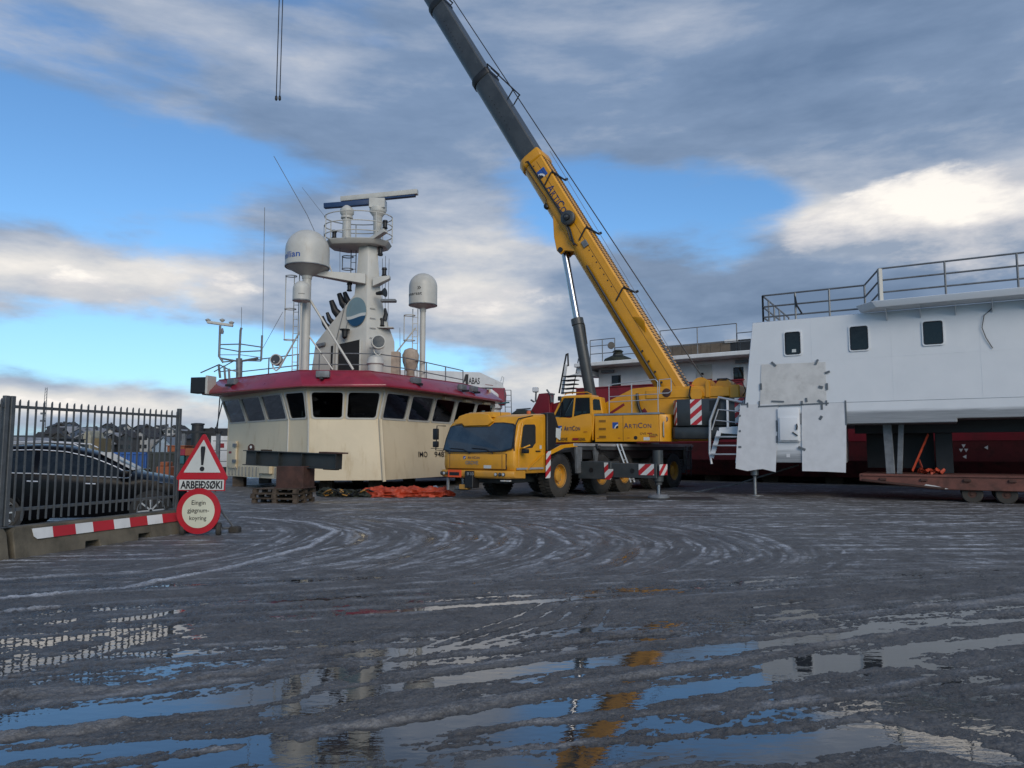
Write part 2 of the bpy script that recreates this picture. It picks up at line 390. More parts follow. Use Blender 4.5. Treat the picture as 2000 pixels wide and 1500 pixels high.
WATER = .012
POOLS = [([(540, 1392), (760, 1348), (1000, 1313), (1240, 1290), (1450, 1266), (1680, 1238), (1950, 1212)], .17, .034),
         ([(360, 1496), (700, 1448), (1000, 1402), (1250, 1366), (1480, 1332), (1760, 1278), (2060, 1240)], .17, .032),
         ([(-60, 1418), (250, 1396), (520, 1362), (640, 1318)], .20, .034), ([(-60, 1490), (300, 1462), (520, 1446)], .12, .03),
         ([(-60, 1330), (120, 1290), (300, 1244), (360, 1226)], .20, .022), ([(240, 1214), (345, 1197)], .13, .03), ([(60, 1262), (300, 1226)], .05, .03),
         ([(690, 1200), (860, 1190), (1000, 1180), (1140, 1168)], .12, .024), ([(1180, 1160), (1440, 1146)], .10, .026), ([(1440, 1140), (1660, 1118)], .08, .024),
         ([(1440, 1192), (1660, 1170)], .07, .024), ([(1460, 1246), (1840, 1212)], .09, .022), ([(1460, 1476), (1720, 1436), (1930, 1480)], .20, .032), ([(560, 1500), (1000, 1488), (1500, 1470)], .22, .020),
         ([(700, 1330), (760, 1300)], .10, .03), ([(1500, 1302), (1620, 1290), (1800, 1300)], .16, .022), ([(1000, 1440), (1350, 1420)], .18, .016)]
for k in range(5):
    POOLS.append(([(740 + 60 * k, 1296 - 8 * k), (1010 + 40 * k, 1206 + 6 * k), (1070 + 30 * k, 1176 + 4 * k)], .026, .024))
RIDGES = [([(-60, 1362), (260, 1350), (480, 1318), (760, 1250)], .10, .030, .1), ([(-60, 1452), (110, 1436), (240, 1418)], .07, .034, .1), ([(600, 1442), (860, 1394), (1100, 1346), (1450, 1292), (2060, 1186)], .085, .030, .1),
          ([(930, 1284), (1090, 1262), (1200, 1248), (1330, 1240)], .05, .036, .15), ([(-60, 1178), (240, 1152), (450, 1112), (600, 1072), (655, 1040), (600, 1022), (470, 1012)], .09, .026, .9),
          ([(-60, 1206), (110, 1190)], .06, .030, .9), ([(-60, 1140), (300, 1118), (470, 1085)], .10, .014, .5), ([(1760, 1190), (2060, 1170)], .08, .028, .2), ([(1500, 1222), (2060, 1160)], .05, .022, .3)]
rows = 760; cols = 860
yy = np.geomspace(1.9, 46.0, rows); uu = np.linspace(-1.02, 1.02, cols)
Yg, Ug = np.meshgrid(yy, uu, indexing='ij'); Xg = Ug * (Yg * .92 + .55)
# tracks turn: coordinate q is constant along a wheel path (straight from the left, then round and back)
yc, Rr = 13.2, 5.0
dyc = np.clip((Yg - yc) / Rr, -1, 1)
Qc = Xg + 7.5 - Rr * np.sqrt(np.maximum(1 - dyc * dyc, 0))
warp = .12 * fbm(Xg * .5, Yg * .5, 3)
inarc = sst(8.4, 10.2, Yg) * (1 - sst(17.4, 19.0, Yg)) * sst(-3.2, -1.0, Qc) * (1 - sst(6.5, 9.5, Qc))
ang = .30
Pl = (Yg - ang * Xg) + warp                            # constant along the straight paths in front
along = (Xg + ang * Yg)
Pf = (Yg - .10 * Xg) + .25 * fbm(Xg * .2, Yg * .2, 2)    # paths running along the quay farther out
fine = fbm(Xg * 9, Yg * 9, 4, .6)
mid = fbm(Xg * 1.3 + 3, Yg * 1.3, 4)
st_near = fbm(Pl * 3.4, along * .16 + 9, 4, .55)
st_arc = fbm((Qc + warp) * 3.6, Yg * .14 + 4, 4, .6)
st_far = fbm(Pf * 2.6, Xg * .10, 4, .6)
near = 1 - sst(9.0, 10.6, Yg)
streak = near * st_near + (1 - near) * (inarc * st_arc + (1 - inarc) * st_far)
grain = np.abs(fbm(Xg * 16 + 5, Yg * 16, 3, .6)); clod = np.clip(fbm(Xg * 5 + 2, Yg * 5 + 8, 3), -.3, .8)
aniso = fbm(Pl * 13 + 3, along * 3.2, 4, .6)              # crumbs dragged along the wheel paths
Hh = .0203 + .010 * mid + .008 * fine + .011 * streak - .006 * grain + .006 * clod + .011 * aniso * near + .004 * fbm(Xg * 34, Yg * 34, 2, .6)
Hh += .007 * sst(5.8, 9.5, Yg)
# single wheel tracks: ribs, wet inside, slush squeezed up at the rims
trk = np.zeros_like(Hh); rims = np.zeros_like(Hh)
rt_ = np.random.RandomState(4)
for (a_, p0_, w_) in ((.30, 7.6, .15), (.24, 6.35, .14), (.37, 8.7, .16), (.30, 5.9, .13), (.17, 9.6, .16), (.20, 4.1, .14), (.42, 3.5, .14)):
    for off_ in (0, 1.95):
        dd = (Yg - a_ * Xg + .10 * np.sin(Xg * .35 + p0_)) / sqrt(1 + a_ * a_) - p0_ - off_
        k_ = np.exp(-(dd / w_) ** 4); trk = np.maximum(trk, k_ * near); rims = np.maximum(rims, np.exp(-((np.abs(dd) - w_ * 1.25) / .04) ** 2) * near * .7)
        Hh += near * k_ * (-.005 + .0045 * np.sign(np.sin(dd * 70)) * (np.sin((Xg + a_ * Yg) * 55 + np.sign(dd) * 1.5) > -.2))
for n_, q_ in enumerate((-.9, -.4, .1, .45, 1.0, 1.35, 1.7, 2.2, 2.9, 3.2, 3.9, 4.5, 5.6)):
    Rk, yk = rt_.uniform(4.2, 6.6), rt_.uniform(12.4, 14.2); wk = rt_.uniform(.09, .18); ck = np.clip((Yg - yk) / Rk, -1, 1)
    dd = Xg + 7.5 + (5.0 - Rk) * .6 - Rk * np.sqrt(np.maximum(1 - ck * ck, 0)) + .3 * fbm(Yg * .3 + q_ * 7, Xg * .05, 2) - q_
    ik = inarc * sst(-.97, -.80, (Yg - yk) / Rk) * (1 - sst(.55, .9, (Yg - yk) / Rk)) * sst(-.35, .15, fbm(Yg * .5 + 9 * n_, Xg * .1 + n_, 2)); k_ = np.exp(-(dd / wk) ** 4) * ik; trk = np.maximum(trk, k_)
    rims = np.maximum(rims, np.exp(-((np.abs(dd) - wk * 1.25) / .045) ** 2) * ik * rt_.uniform(.45, 1.0))
    Hh += k_ * (-.004 + .004 * np.sin(dd * 80))
for p_ in (11.5, 13.6, 15.2, 17.6, 20.5, 23.0):
    dd = Pf + .3 * np.sin(Xg * .12 + p_) - p_; k_ = np.exp(-(dd / .2) ** 4) * (1 - near) * (1 - inarc); trk = np.maximum(trk, k_); rims = np.maximum(rims, np.exp(-((np.abs(dd) - .26) / .06) ** 2) * (1 - near) * (1 - inarc))
Hh += .006 * rims
wob = .05 * fbm(Xg * 2.2, Yg * 2.2, 3)
for P, hw, dep in POOLS:
    hw = hw * .72 if hw > .05 else hw; D = seg_dist(Xg, Yg, [gpt(*p) for p in P]) + wob * (1.3 if hw > .05 else .3)
    Hh -= dep * .60 * (1 - sst(hw * .3, hw * 1.5, D)) * np.clip(1.0 + .9 * clod + .5 * mid, .2, 1.6)
snow = np.zeros_like(Hh)
for P, hw, hgt, wh in RIDGES:
    D = seg_dist(Xg, Yg, [gpt(*p) for p in P]) + wob
    k = .62 * (1 - sst(hw * .1, hw * 1.2, D)) * (.6 + .8 * np.clip(.5 + fbm(Xg * 6, Yg * 6, 3), 0, 1))
    Hh += hgt * k; snow = np.maximum(snow, np.clip(k * 1.7, 0, 1) * wh)
# lug prints in the wet track on the left
Dt = seg_dist(Xg, Yg, [gpt(*p) for p in [(-60, 1330), (120, 1290), (300, 1244), (360, 1226)]])
Hh += (Dt < .26) * .010 * (np.sin(Pl * 62) > .35) * (np.sin(along * 40 + 2 * np.sin(Pl * 31)) > .2)
streak2 = inarc * fbm((Qc + warp) * 9, Yg * .5 + 2, 3, .6) + (1 - inarc) * fbm(Pf * 8, Xg * .5, 3, .6)
far_snow = np.maximum(.7 * sst(.12, .5, streak), sst(.02, .42, streak2)) * (.35 + .65 * sst(-.3, .35, fbm(Qc * .8 + 3, Yg * .35, 3))) * sst(8.5, 11, Yg) * (.25 + .75 * sst(-.25, .35, fbm(Xg * 4.1, Yg * 4.1, 3))) * (1 - .6 * sst(24, 34, Yg))
snow = np.clip(np.maximum(np.maximum(snow, far_snow * 1.0), rims * (.35 + .75 * sst(8, 11, Yg)) * sst(-.25, .3, fbm(Xg * 2.2, Yg * 2.2 + 7, 3))), 0, 1)
wet = np.clip(trk * .9 + sst(.05, .5, -streak) * .6, 0, 1)
Hh += .004 * far_snow
Hh = np.where(Hh < WATER, np.maximum(WATER - (WATER - Hh) * .6, .003), Hh)
edge = np.minimum(1, np.minimum((Yg - 1.9) / .3, (46 - Yg) / 6)); Hh = np.where(edge < 1, Hh * np.clip(edge, 0, 1) + .006 * (1 - np.clip(edge, 0, 1)), Hh)
me = bpy.data.meshes.new('slush')
nv = rows * cols; co = np.stack([Xg, Yg, Hh], -1).reshape(-1, 3).astype(np.float32)
me.vertices.add(nv); me.vertices.foreach_set('co', co.ravel())
idx = np.arange(nv).reshape(rows, cols)
q4 = np.stack([idx[:-1, :-1], idx[:-1, 1:], idx[1:, 1:], idx[1:, :-1]], -1).reshape(-1, 4)
nf = len(q4); me.loops.add(nf * 4); me.loops.foreach_set('vertex_index', q4.ravel().astype(np.int32))
me.polygons.add(nf); me.polygons.foreach_set('loop_start', (np.arange(nf) * 4).astype(np.int32)); me.polygons.foreach_set('loop_total', np.full(nf, 4, np.int32))
me.polygons.foreach_set('use_smooth', np.ones(nf, bool))
at_ = me.attributes.new('snow', 'FLOAT', 'POINT'); at_.data.foreach_set('value', snow.ravel().astype(np.float32))
at2 = me.attributes.new('wet', 'FLOAT', 'POINT'); at2.data.foreach_set('value', wet.ravel().astype(np.float32))
print('water share near', (Hh < WATER)[(Yg > 3.5) & (Yg < 6) & (np.abs(Xg) < .7 * Yg)].mean(), 'mid', (Hh < WATER)[(Yg > 6) & (Yg < 10) & (np.abs(Xg) < .7 * Yg)].mean())
me.update(); me.validate()

def slush_mat():
    m_ = bpy.data.materials.new('slush'); m_.use_nodes = True; MATS['slush'] = m_
    k = NT(m_.node_tree); b = k.n['Principled BSDF']; o = k.new('ShaderNodeNewGeometry').outputs['Position']
    sn = k.new('ShaderNodeAttribute', attribute_name='snow').outputs['Fac']; wt = k.new('ShaderNodeAttribute', attribute_name='wet').outputs['Fac']
    z = k.new('ShaderNodeSeparateXYZ'); k.l.new(o, z.inputs[0])
    n_a = k.noise(o, 2.2, 6, .65); n_b = k.noise(o, 26, 5, .7); n_c = k.noise(o, 110, 3, .6)
    base = k.mix(k.ss(n_a, .3, .72), (.060, .057, .054, 1), (.125, .120, .115, 1))
    base = k.mix(k.ss(n_b, .4, .72, 0, .6), base, (.19, .183, .176, 1))
    vo = k.new('ShaderNodeTexVoronoi'); k.put(vo.inputs['Vector'], o); vo.inputs['Scale'].default_value = 42
    base = k.mix(k.ss(k.m('ADD', vo.outputs[0], k.m('MULTIPLY', n_a, .5)), .30, .62, .55, 0), base, (.21, .207, .205, 1))
    base = k.mix(k.ss(k.noise(o, .9, 4, .6), .5, .75, 0, .5), base, (.062, .052, .042, 1))
    w = k.m('MULTIPLY', sn, k.ss(k.m('ADD', n_b, k.m('MULTIPLY', n_c, .4)), .45, .80))
    c = k.mix(w, base, (.60, .61, .63, 1))
    low = k.ss(z.outputs[2], WATER, WATER + .010)
    c = k.mix(k.m('MULTIPLY', k.m('SUBTRACT', 1.0, low), .5), c, (.026, .025, .025, 1))
    c = k.mix(k.m('MULTIPLY', wt, .45), c, (.040, .036, .033, 1))
    k.put(b.inputs['Base Color'], c)
    k.put(b.inputs['Roughness'], k.m('MULTIPLY', k.m('ADD', k.m('MULTIPLY', low, .34), k.m('ADD', k.m('MULTIPLY', n_b, .34), .08), clamp=True), k.m('SUBTRACT', 1.0, k.m('MULTIPLY', wt, .5))))
    b.inputs['Specular IOR Level'].default_value = .4
    b.inputs['IOR'].default_value = 1.33
    bn = k.new('ShaderNodeBump'); bn.inputs['Strength'].default_value = .8; bn.inputs['Distance'].default_value = .014
    k.put(bn.inputs['Height'], k.m('ADD', k.m('ADD', k.m('MULTIPLY', n_b, .7), k.m('MULTIPLY', n_c, .4)), k.m('MULTIPLY', vo.outputs[0], -.6))); k.l.new(bn.outputs[0], b.inputs['Normal'])
slush_mat(); me.materials.append(MATS['slush'])
so = obj('slush', me); tag(so, 'grey wet slush with curving tyre tracks covering the quay', 'slush', kind='stuff')

def ground_mat():
    m_ = bpy.data.materials.new('asphalt'); m_.use_nodes = True; MATS['asphalt'] = m_
    k = NT(m_.node_tree); b = k.n['Principled BSDF']; o = k.new('ShaderNodeNewGeometry').outputs['Position']
    n_a = k.noise(k.mapping(o, (.5, 1.4, 1)), 1.1, 7, .65); n_b = k.noise(o, 24, 4, .6)
    c = k.mix(k.ss(n_a, .35, .7), (.04, .039, .038, 1), (.09, .088, .086, 1)); c = k.mix(k.ss(n_b, .4, .75, 0, .5), c, (.15, .148, .146, 1))
    k.put(b.inputs['Base Color'], c); k.put(b.inputs['Roughness'], k.m('ADD', k.m('MULTIPLY', n_a, .4), .35))
    bn = k.new('ShaderNodeBump'); bn.inputs['Strength'].default_value = .4; bn.inputs['Distance'].default_value = .01
    k.put(bn.inputs['Height'], n_b); k.l.new(bn.outputs[0], b.inputs['Normal'])
    m_ = bpy.data.materials.new('melt_water'); m_.use_nodes = True; MATS['melt_water'] = m_
    k = NT(m_.node_tree); b = k.n['Principled BSDF']; o = k.new('ShaderNodeNewGeometry').outputs['Position']
    n_a = k.noise(o, 3, 5, .6)
    k.put(b.inputs['Base Color'], k.mix(n_a, (.018, .018, .019, 1), (.05, .048, .046, 1)))
    b.inputs['Roughness'].default_value = .015; b.inputs['IOR'].default_value = 1.95; b.inputs['Specular IOR Level'].default_value = .6
    bn = k.new('ShaderNodeBump'); bn.inputs['Strength'].default_value = .07; bn.inputs['Distance'].default_value = .012
    k.put(bn.inputs['Height'], k.noise(k.mapping(o, (6, 12, 1)), 1.0, 3, .5)); k.l.new(bn.outputs[0], b.inputs['Normal'])
ground_mat()
tag(MB().add([(-900, -120, 0), (900, -120, 0), (900, 2500, 0), (-900, 2500, 0)], [(0, 1, 2, 3)]).build('ground', 'asphalt'), kind='structure')
tag(MB().add([(-30, 1.6, WATER), (30, 1.6, WATER), (30, 24, WATER), (-30, 24, WATER)], [(0, 1, 2, 3)]).build('puddle_water', 'melt_water'), kind='structure')

# ------------------------------------------------------------------ mobile crane
CD = Vector((.627, .779, 0)).normalized()
CO = Vector((.08, 23.1, 0))
CR = thing('mobile_crane', 'yellow five-axle mobile crane with its long telescopic boom raised', 'crane', CO)
CM = frame(CO, CD)                          # local x = rearward, y = away from camera side, z = up
SU = CM @ Vector((8.1, 1.5, 0))             # slewing centre
SM = frame(SU, Vector((.875, -.484, 0)))      # upperworks: x = rearward, y = far side
CUR = CM
def cb(M=None): return MB(M if M is not None else CUR)
DIR = lambda M, v: (M.to_3x3() @ Vector(v))

def logo(parent, M, x, y, z, s):
    """blue square with a pale arc and a dark quarter disc; M maps plane (x right, z up) at y"""
    g = obj('logo', mesh_of(MB(M).prism([(x, y, z), (x + s, y, z), (x + s, y, z + s), (x, y, z + s)], DIR(M, (0, -.004, 0)) if False else (0, 0, 0)), 'logo', 'logo_blue', smooth=0), parent) if False else None
    b = MB(M); b.add([(x, y, z), (x + s, y, z), (x + s, y, z + s), (x, y, z + s)], [(0, 1, 2, 3)]); lg = b.build('logo', 'logo_blue', parent, smooth=0)
    def quarter(r0, r1, dy, m_, nm):
        q = MB(M); n = 10; vs = []; fs = []
        for i in range(n + 1):
            a = pi / 2 + (pi / 2) * i / n
            vs += [(x + s + cos(a) * s * r0, y - dy, z + sin(a) * s * r0), (x + s + cos(a) * s * r1, y - dy, z + sin(a) * s * r1)]
        for i in range(n): fs.append((2 * i, 2 * i + 1, 2 * i + 3, 2 * i + 2))
        q.add(vs, fs); q.build(nm, m_, lg, smooth=0)
    quarter(.46, .66, .003, 'stripe_white', 'logo_arc'); quarter(0.02, .42, .003, 'ink', 'logo_disc')
    return lg
def plate(name, m_, parent, M, x0, x1, z0, z1, y, th=.006, uvs=False):
    uv = (M @ Vector((x0, y, z0)), DIR(M, (1, 0, 0)), DIR(M, (0, 0, 1))) if uvs else None
    return cb(M).box(x0, x1, y - th, y, z0, z1).build(name, m_, parent, smooth=0, uv=uv)

# --- carrier chassis and deck
ch = cb().box(1.9, 12.5, .55, 2.45, .72, 1.32).box(.35, 2.0, .7, 2.3, .55, 1.0).build('chassis', 'crane_grey', CR, .03)
for s0 in (2.53, 5.2, 6.85, 9.4, 11.05):
    cb().lathe([(.16, -1.2), (.2, -.3), (.2, .3), (.16, 1.2)], (s0, 1.5, .75), (0, 1, 0), 12).build('axle', 'crane_grey', ch)
cb().box(3.55, 12.9, .02, 2.98, 1.62, 1.84).build('deck', 'crane_grey', CR, .02)
cb().box(3.7, 12.7, .12, 2.88, 1.30, 1.615).build('under_deck', 'black', CR, .02)
cb().box(3.3, 8.0, -.015, .02, 1.765, 1.865).build('deck_edge', 'alu', CR, .006)
cb().box(8.0, 12.9, -.012, .02, 1.76, 1.86).build('deck_edge', 'steel', CR, .006)
cb().box(8.6, 12.9, .05, 2.95, 1.845, 1.90).build('deck_plate', 'steel', CR)
# tail: grey rear box and hanging ladder
cb().box(12.5, 13.3, .25, 2.75, .75, 1.62).build('tail_box', 'crane_grey', CR, .03)
L = cb()
for x in (12.05, 12.5): L.tube([(x, -.06, .5), (x, -.06, 1.8)], .022)
for i in range(4): L.tube([(12.05, -.06, .62 + i * .32), (12.5, -.06, .62 + i * .32)], .018)
L.build('rear_ladder', 'black', CR)
# --- cab of the carrier
CUR = CM @ Matrix.Diagonal((1, 1.045, 1, 1))
prof = [(.02, .98), (-.03, 1.16), (0, 1.60), (.26, 2.48), (.50, 2.70), (.95, 2.79), (1.72, 2.84), (1.72, .88), (.30, .88)]
body = cb()
rings = []
for tt, ins in ((0.06, .10), (.0, .02), (0, 0), (3.0, 0), (3.0, .02), (2.94, .10)): pass
def cabring(y, k, top):
    out = []
    for (x, z) in prof:
        out.append((x + (k if x < .7 else -k * .3), y, z - (top if z > 2.4 else 0)))
    return out
body.loft([cabring(.02, .16, .10), cabring(.06, .05, .03), cabring(.22, 0, 0), cabring(1.5, -.05, -.02), cabring(2.78, 0, 0), cabring(2.94, .05, .03), cabring(2.98, .16, .10)])
cab = body.build('driver_cab', 'yellow', CR, .015)
def front_x(z): return (.26 - 0) / (2.48 - 1.60) * (z - 1.60) - .055
def wring(poly, off, dx=0):
    out = []
    for (ty, z) in poly:
        k = max(0, abs(ty - 1.5) - 1.25); x = front_x(z) - off + .42 * k * k * 1.3 + (0.03 if False else 0)
        out.append((x, ty, z))
    return out
wp = [(2.95, 1.62), (2.93, 2.0), (2.84, 2.40), (2.72, 2.46), (2.34, 2.49), (2.22, 2.40), (1.12, 2.40), (.96, 2.52), (.60, 2.52), (.20, 2.47), (.08, 2.40), (.05, 2.0), (.05, 1.66), (.4, 1.58), (1.5, 1.54), (2.6, 1.57)]
cb().loft([wring(wp, .0), wring(wp, .012)]).build('windscreen_seal', 'black', cab, smooth=0)
wi = [(1.5 + (a - 1.5) * .965, 2.02 + (b - 2.02) * .93) for a, b in wp]
cb().loft([wring(wi, .013), wring(wi, .019)]).build('windscreen', 'windscreen', cab, smooth=0)
# sun visor / raised brow above the windscreen
vb = [(2.62, 2.50), (2.30, 2.52), (2.18, 2.43), (1.16, 2.43), (.98, 2.56), (1.25, 2.80), (1.6, 2.86), (2.2, 2.86), (2.5, 2.78)]
cb().loft([[(front_x(z) + .0, y, z) for y, z in vb], [(front_x(z) - .07, 1.8 + (y - 1.8) * .97, 2.62 + (z - 2.62) * .96) for y, z in vb]]).build('brow', 'yellow', cab, .02, 2)
cb().prism([(.35, 1.1, 2.70), (.35, 2.45, 2.70), (.5, 2.3, 2.90), (.5, 1.3, 2.90)], (1.0, 0, .02)).build('roof_hump', 'yellow', cab, .05, 2)
for k, yy_ in enumerate((2.55, 1.7, .75)):
    z0 = 1.52; w = cb(); x = front_x(z0) - .04
    w.tube([(x, yy_, z0), (front_x(1.64) - .05, yy_ + .34, 1.66)], .017, 6); w.tube([(front_x(1.64) - .05, yy_ + .34, 1.66), (front_x(1.68) - .045, yy_ + .92, 1.69)], .011, 6)
    w.build('wiper', 'black', cab)
# front flap, bumper, lights
cb().box(-.064, .05, .288, 2.732, 1.008, 1.512).build('flap_gap', 'ink', cab, .01)
cb().box(-.085, .05, .30, 2.72, 1.02, 1.50).build('front_flap', 'yellow', cab, .03, 2)
for yy_ in (.42, 2.6): cb().box(-.09, -.08, yy_ - .008, yy_ + .008, 1.04, 1.48).build('panel_gap', 'trailer_rust', cab)
bp = cb().loft([[(.35, .0, z) for z in (.72, .74, .96, .98)][:0] or [(.55, -.01, .72), (.02, -.01, .74), (-.04, -.01, .80), (-.05, -.01, .92), (.0, -.01, .97), (.55, -.01, .97)],
                [(.55, .25, .70), (-.10, .25, .72), (-.16, .25, .78), (-.16, .25, .92), (-.12, .25, .97), (.55, .25, .97)],
                [(.55, 2.75, .70), (-.10, 2.75, .72), (-.16, 2.75, .78), (-.16, 2.75, .92), (-.12, 2.75, .97), (.55, 2.75, .97)],
                [(.55, 3.01, .72), (.02, 3.01, .74), (-.04, 3.01, .80), (-.05, 3.01, .92), (.0, 3.01, .97), (.55, 3.01, .97)]]).build('bumper', 'yellow', CR, .012)
for yy_ in (.30, .44, .60, 2.62, 2.76, 2.88):
    hl = cb().lathe([(.062, 0), (.062, -.03), (.05, -.04)], (-.145, yy_, .855), (1, 0, 0), 16).build('headlight', 'black', bp)
    cb().lathe([(.046, 0), (.046, -.012), (.02, -.02)], (-.182, yy_, .855), (1, 0, 0), 14).build('lens', 'lens' if yy_ in (.30, .60, 2.76) else 'lens_dark', hl)
for yy_ in (.18, .38): cb().box(-.13, -.02, yy_ - .07, yy_ + .07, .645, .675).build('marker_lamp', 'tyre_lamp', bp)
op = cb().box(-.185, -.16, 2.02, 2.60, .73, .975).build('orange_plate', 'orange_plate', bp, .006)
RT, UP = DIR(CM, (0, -1, 0)), Vector((0, 0, 1))
cb().box(-.19, -.184, 2.10, 2.52, .79, .90).build('plate_panel', 'ink', op)
# towing coupling and plate in the middle
tow = cb().box(-.24, .1, 1.48, 1.82, .40, .95).build('tow_coupling', 'black', bp, .02)
lettering('EK 513', 'lens', tow, CM @ Vector((-.2425, 1.65, .86)), RT, UP, .28, .09)
cb().box(-.2, .0, 1.75, 2.1, .34, .50).build('tow_block', 'yellow', tow, .02)
cb().tube([(-.05, 2.7, .7), (-.05, 2.7, .3)], .05, 8).build('jack_stub', 'steel', bp)
cb().box(-.092, -.084, .85, 1.15, 1.04, 1.14).build('sticker', 'sign_white', cab)
logo(cab, frame(CM @ Vector((-.09, 2.1, 1.33)), RT), 0, 0, 0, .10)
lettering('ArtiCon', 'navy', cab, CM @ Vector((-.092, 1.64, 1.385)), RT, UP, .52, .085, .01, small_caps=True)
lettering('GROVE', 'steel', cab, CM @ Vector((-.092, 1.72, 1.215)), RT, UP, .56, .12, .02)
# door on the visible side
SR = CD
def side(name, m_, poly, y0, th, parent, bev=.0, M=CM): return cb(M).prism([(x, y0, z) for x, z in poly], (0, -th, 0)).build(name, m_, parent, bev)
dr = side('door', 'yellow', [(.20, .98), (.20, 1.62), (.40, 2.50), (.58, 2.62), (1.40, 2.68), (1.52, 2.60), (1.52, .98)], .02, .03, CR, .012)
side('door_window', 'pane_dark', [(.30, 1.72), (.42, 2.36), (.50, 2.44), (1.02, 2.46), (1.08, 2.38), (1.08, 1.86), (.98, 1.78), (.90, 1.70), (.40, 1.66)], -.012, .008, dr)
cb().box(1.08, 1.32, -.035, -.012, 1.57, 1.61).build('door_handle', 'black', dr)
cb().box(.10, 1.50, -.03, -.005, 1.005, 1.065).build('side_strip', 'alu', dr)
cb().bar((.55, -.04, .98), (1.50, -.05, 1.52), .03, .03).build('grab_bar', 'yellow', dr)
cb().box(1.30, 1.40, -.02, -.012, 1.66, 1.78).build('sticker', 'sign_white', dr)
cb().tube([(.06, .06, 1.60), (.06, .06, 2.30), (.28, .06, 2.62), (1.0, .04, 2.74)], .02, 6).build('door_seal', 'black', cab)
# mirrors
for (y, sgn) in ((0, -1), (3.0, 1)):
    a = cb(); 
    if sgn > 0:
        a.tube([(.15, 3.0, 2.45), (-.05, 3.22, 2.46), (-.08, 3.24, 1.62), (.1, 3.05, 1.60)], .02, 6); ar = a.build('mirror_arm', 'black', CR)
        cb().box(-.16, -.05, 3.12, 3.32, 1.98, 2.36).build('mirror', 'black', ar, .03, 2); cb().box(-.16, -.05, 3.12, 3.32, 1.72, 1.93).build('mirror', 'black', ar, .03, 2)
    else:
        a.tube([(.28, 0, 1.66), (.18, -.22, 1.70), (.34, -.34, 1.78)], .025, 6); ar = a.build('mirror_arm', 'yellow', CR)
        cb().box(.20, .36, -.30, -.10, 1.52, 1.66).build('mirror', 'black', ar, .03, 2)
cb().lathe([(.07, 0), (.07, .09), (.03, .11)], (1.35, .45, 2.83), (0, 0, 1), 12).build('beacon', 'amber', CR)
cb().tube([(.45, .9, 2.76), (.42, .9, 3.25)], .008, 5).build('cab_antenna', 'black', CR)
# black intake duct behind the cab, yellow sloping fairing, first fender
side('intake', 'black', [(1.74, 1.58), (1.74, 2.86), (2.16, 2.90), (2.42, 2.40), (2.20, 1.70)], .35, .36, CR, .03).name
cb().box(1.76, 2.5, .3, 2.9, 1.3, 2.5).build('engine_cover', 'crane_grey', CR, .03)
side('fairing', 'yellow', [(1.76, 1.42), (1.80, 1.56), (2.55, 1.80), (3.55, 1.87), (3.55, 1.74), (2.75, 1.70)], .04, .05, CR, .008)
side('sticker', 'sign_white', [(2.20, 2.06), (2.22, 2.38), (2.52, 2.34), (2.46, 1.96)], -.02, .006, CR)
side('fender', 'black', [(1.6, 1.30), (1.9, 1.52), (3.5, 1.72), (3.6, 1.2), (3.45, 1.2), (3.2, 1.56), (2.0, 1.50), (1.72, 1.1)], .6, .55, CR, .01)
sb = side('warning_board', 'chevron', [(1.60, .70), (1.66, 1.58), (1.90, 1.60), (1.86, .70)], -.02, .02, CR)
ul = sb.data.uv_layers.new(name='UVMap')
for lp in sb.data.loops:
    p = CM.inverted() @ sb.data.vertices[lp.vertex_index].co; ul.data[lp.index].uv = (p.x, p.z * 1.05)
for (a0, a1, z0) in ((3.42, 3.82, .82), (4.60, 4.95, 1.22), (11.98, 12.3, 1.0)):
    g = cb().prism([(a0, -.02, 1.74), (a1, -.02, 1.74), (a1 - (.05 if z0 < 1 else .14), -.02, z0), (a0 + .08, -.02, z0)], (0, .08, 0)).build('splash_plate', 'galv', CR)
    nn = int((1.7 - z0) / .075)
    rb = cb()
    for i in range(nn): rb.box(a0 + .1, a1 - (.06 if z0 < 1 else .15), -.032, -.02, z0 + .03 + i * .075, z0 + .06 + i * .075)
    tag(rb.build('splash_ribs', 'galv', g), kind='stuff')
CUR = CM
# wheels
TY = MB(); prof_t = [(.36, -.19), (.46, -.215), (.60, -.225), (.69, -.21), (.735, -.185), (.745, -.15), (.745, .15), (.735, .185), (.69, .21), (.60, .225), (.46, .215), (.36, .19)]
TY.lathe(prof_t, (0, 0, 0), (0, 1, 0), 40, cap=False)
for i in range(36):
    a = 2 * pi * i / 36
    for sg in (-1, 1):
        c, s_ = cos(a + sg * .04), sin(a + sg * .04); u = Vector((c, 0, s_)); tg = Vector((-s_, 0, c)); y0, y1 = (.03 * sg, .21 * sg)
        TY.loft([[u * r + tg * w + Vector((0, y, 0)) for y, w in ((y0, -.03), (y1, -.045 + .02), (y1, .035 + .02), (y0, .03))] for r in (.735, .765)])
tyre_me = mesh_of(TY, 'tyre', 'rubber'); RM = MB()
RM.lathe([(.37, -.19), (.395, -.205), (.395, -.18), (.36, -.16), (.34, -.06), (.24, -.03), (.20, -.06), (.19, -.13), (.12, -.15), (.001, -.15)], (0, 0, 0), (0, 1, 0), 28, cap=False)
rim_me = mesh_of(RM, 'rim', 'yellow'); BL = MB()
for i in range(10): BL.lathe([(.017, 0), (.017, -.035), (.01, -.04)], (.285 * cos(i * pi / 5), -.04, .285 * sin(i * pi / 5)), (0, 1, 0), 6)
bolt_me = mesh_of(BL, 'wheel_bolts', 'steel')
TILT = {2.53: 4, 5.2: 0, 6.85: 0, 9.4: 0, 11.05: 0}
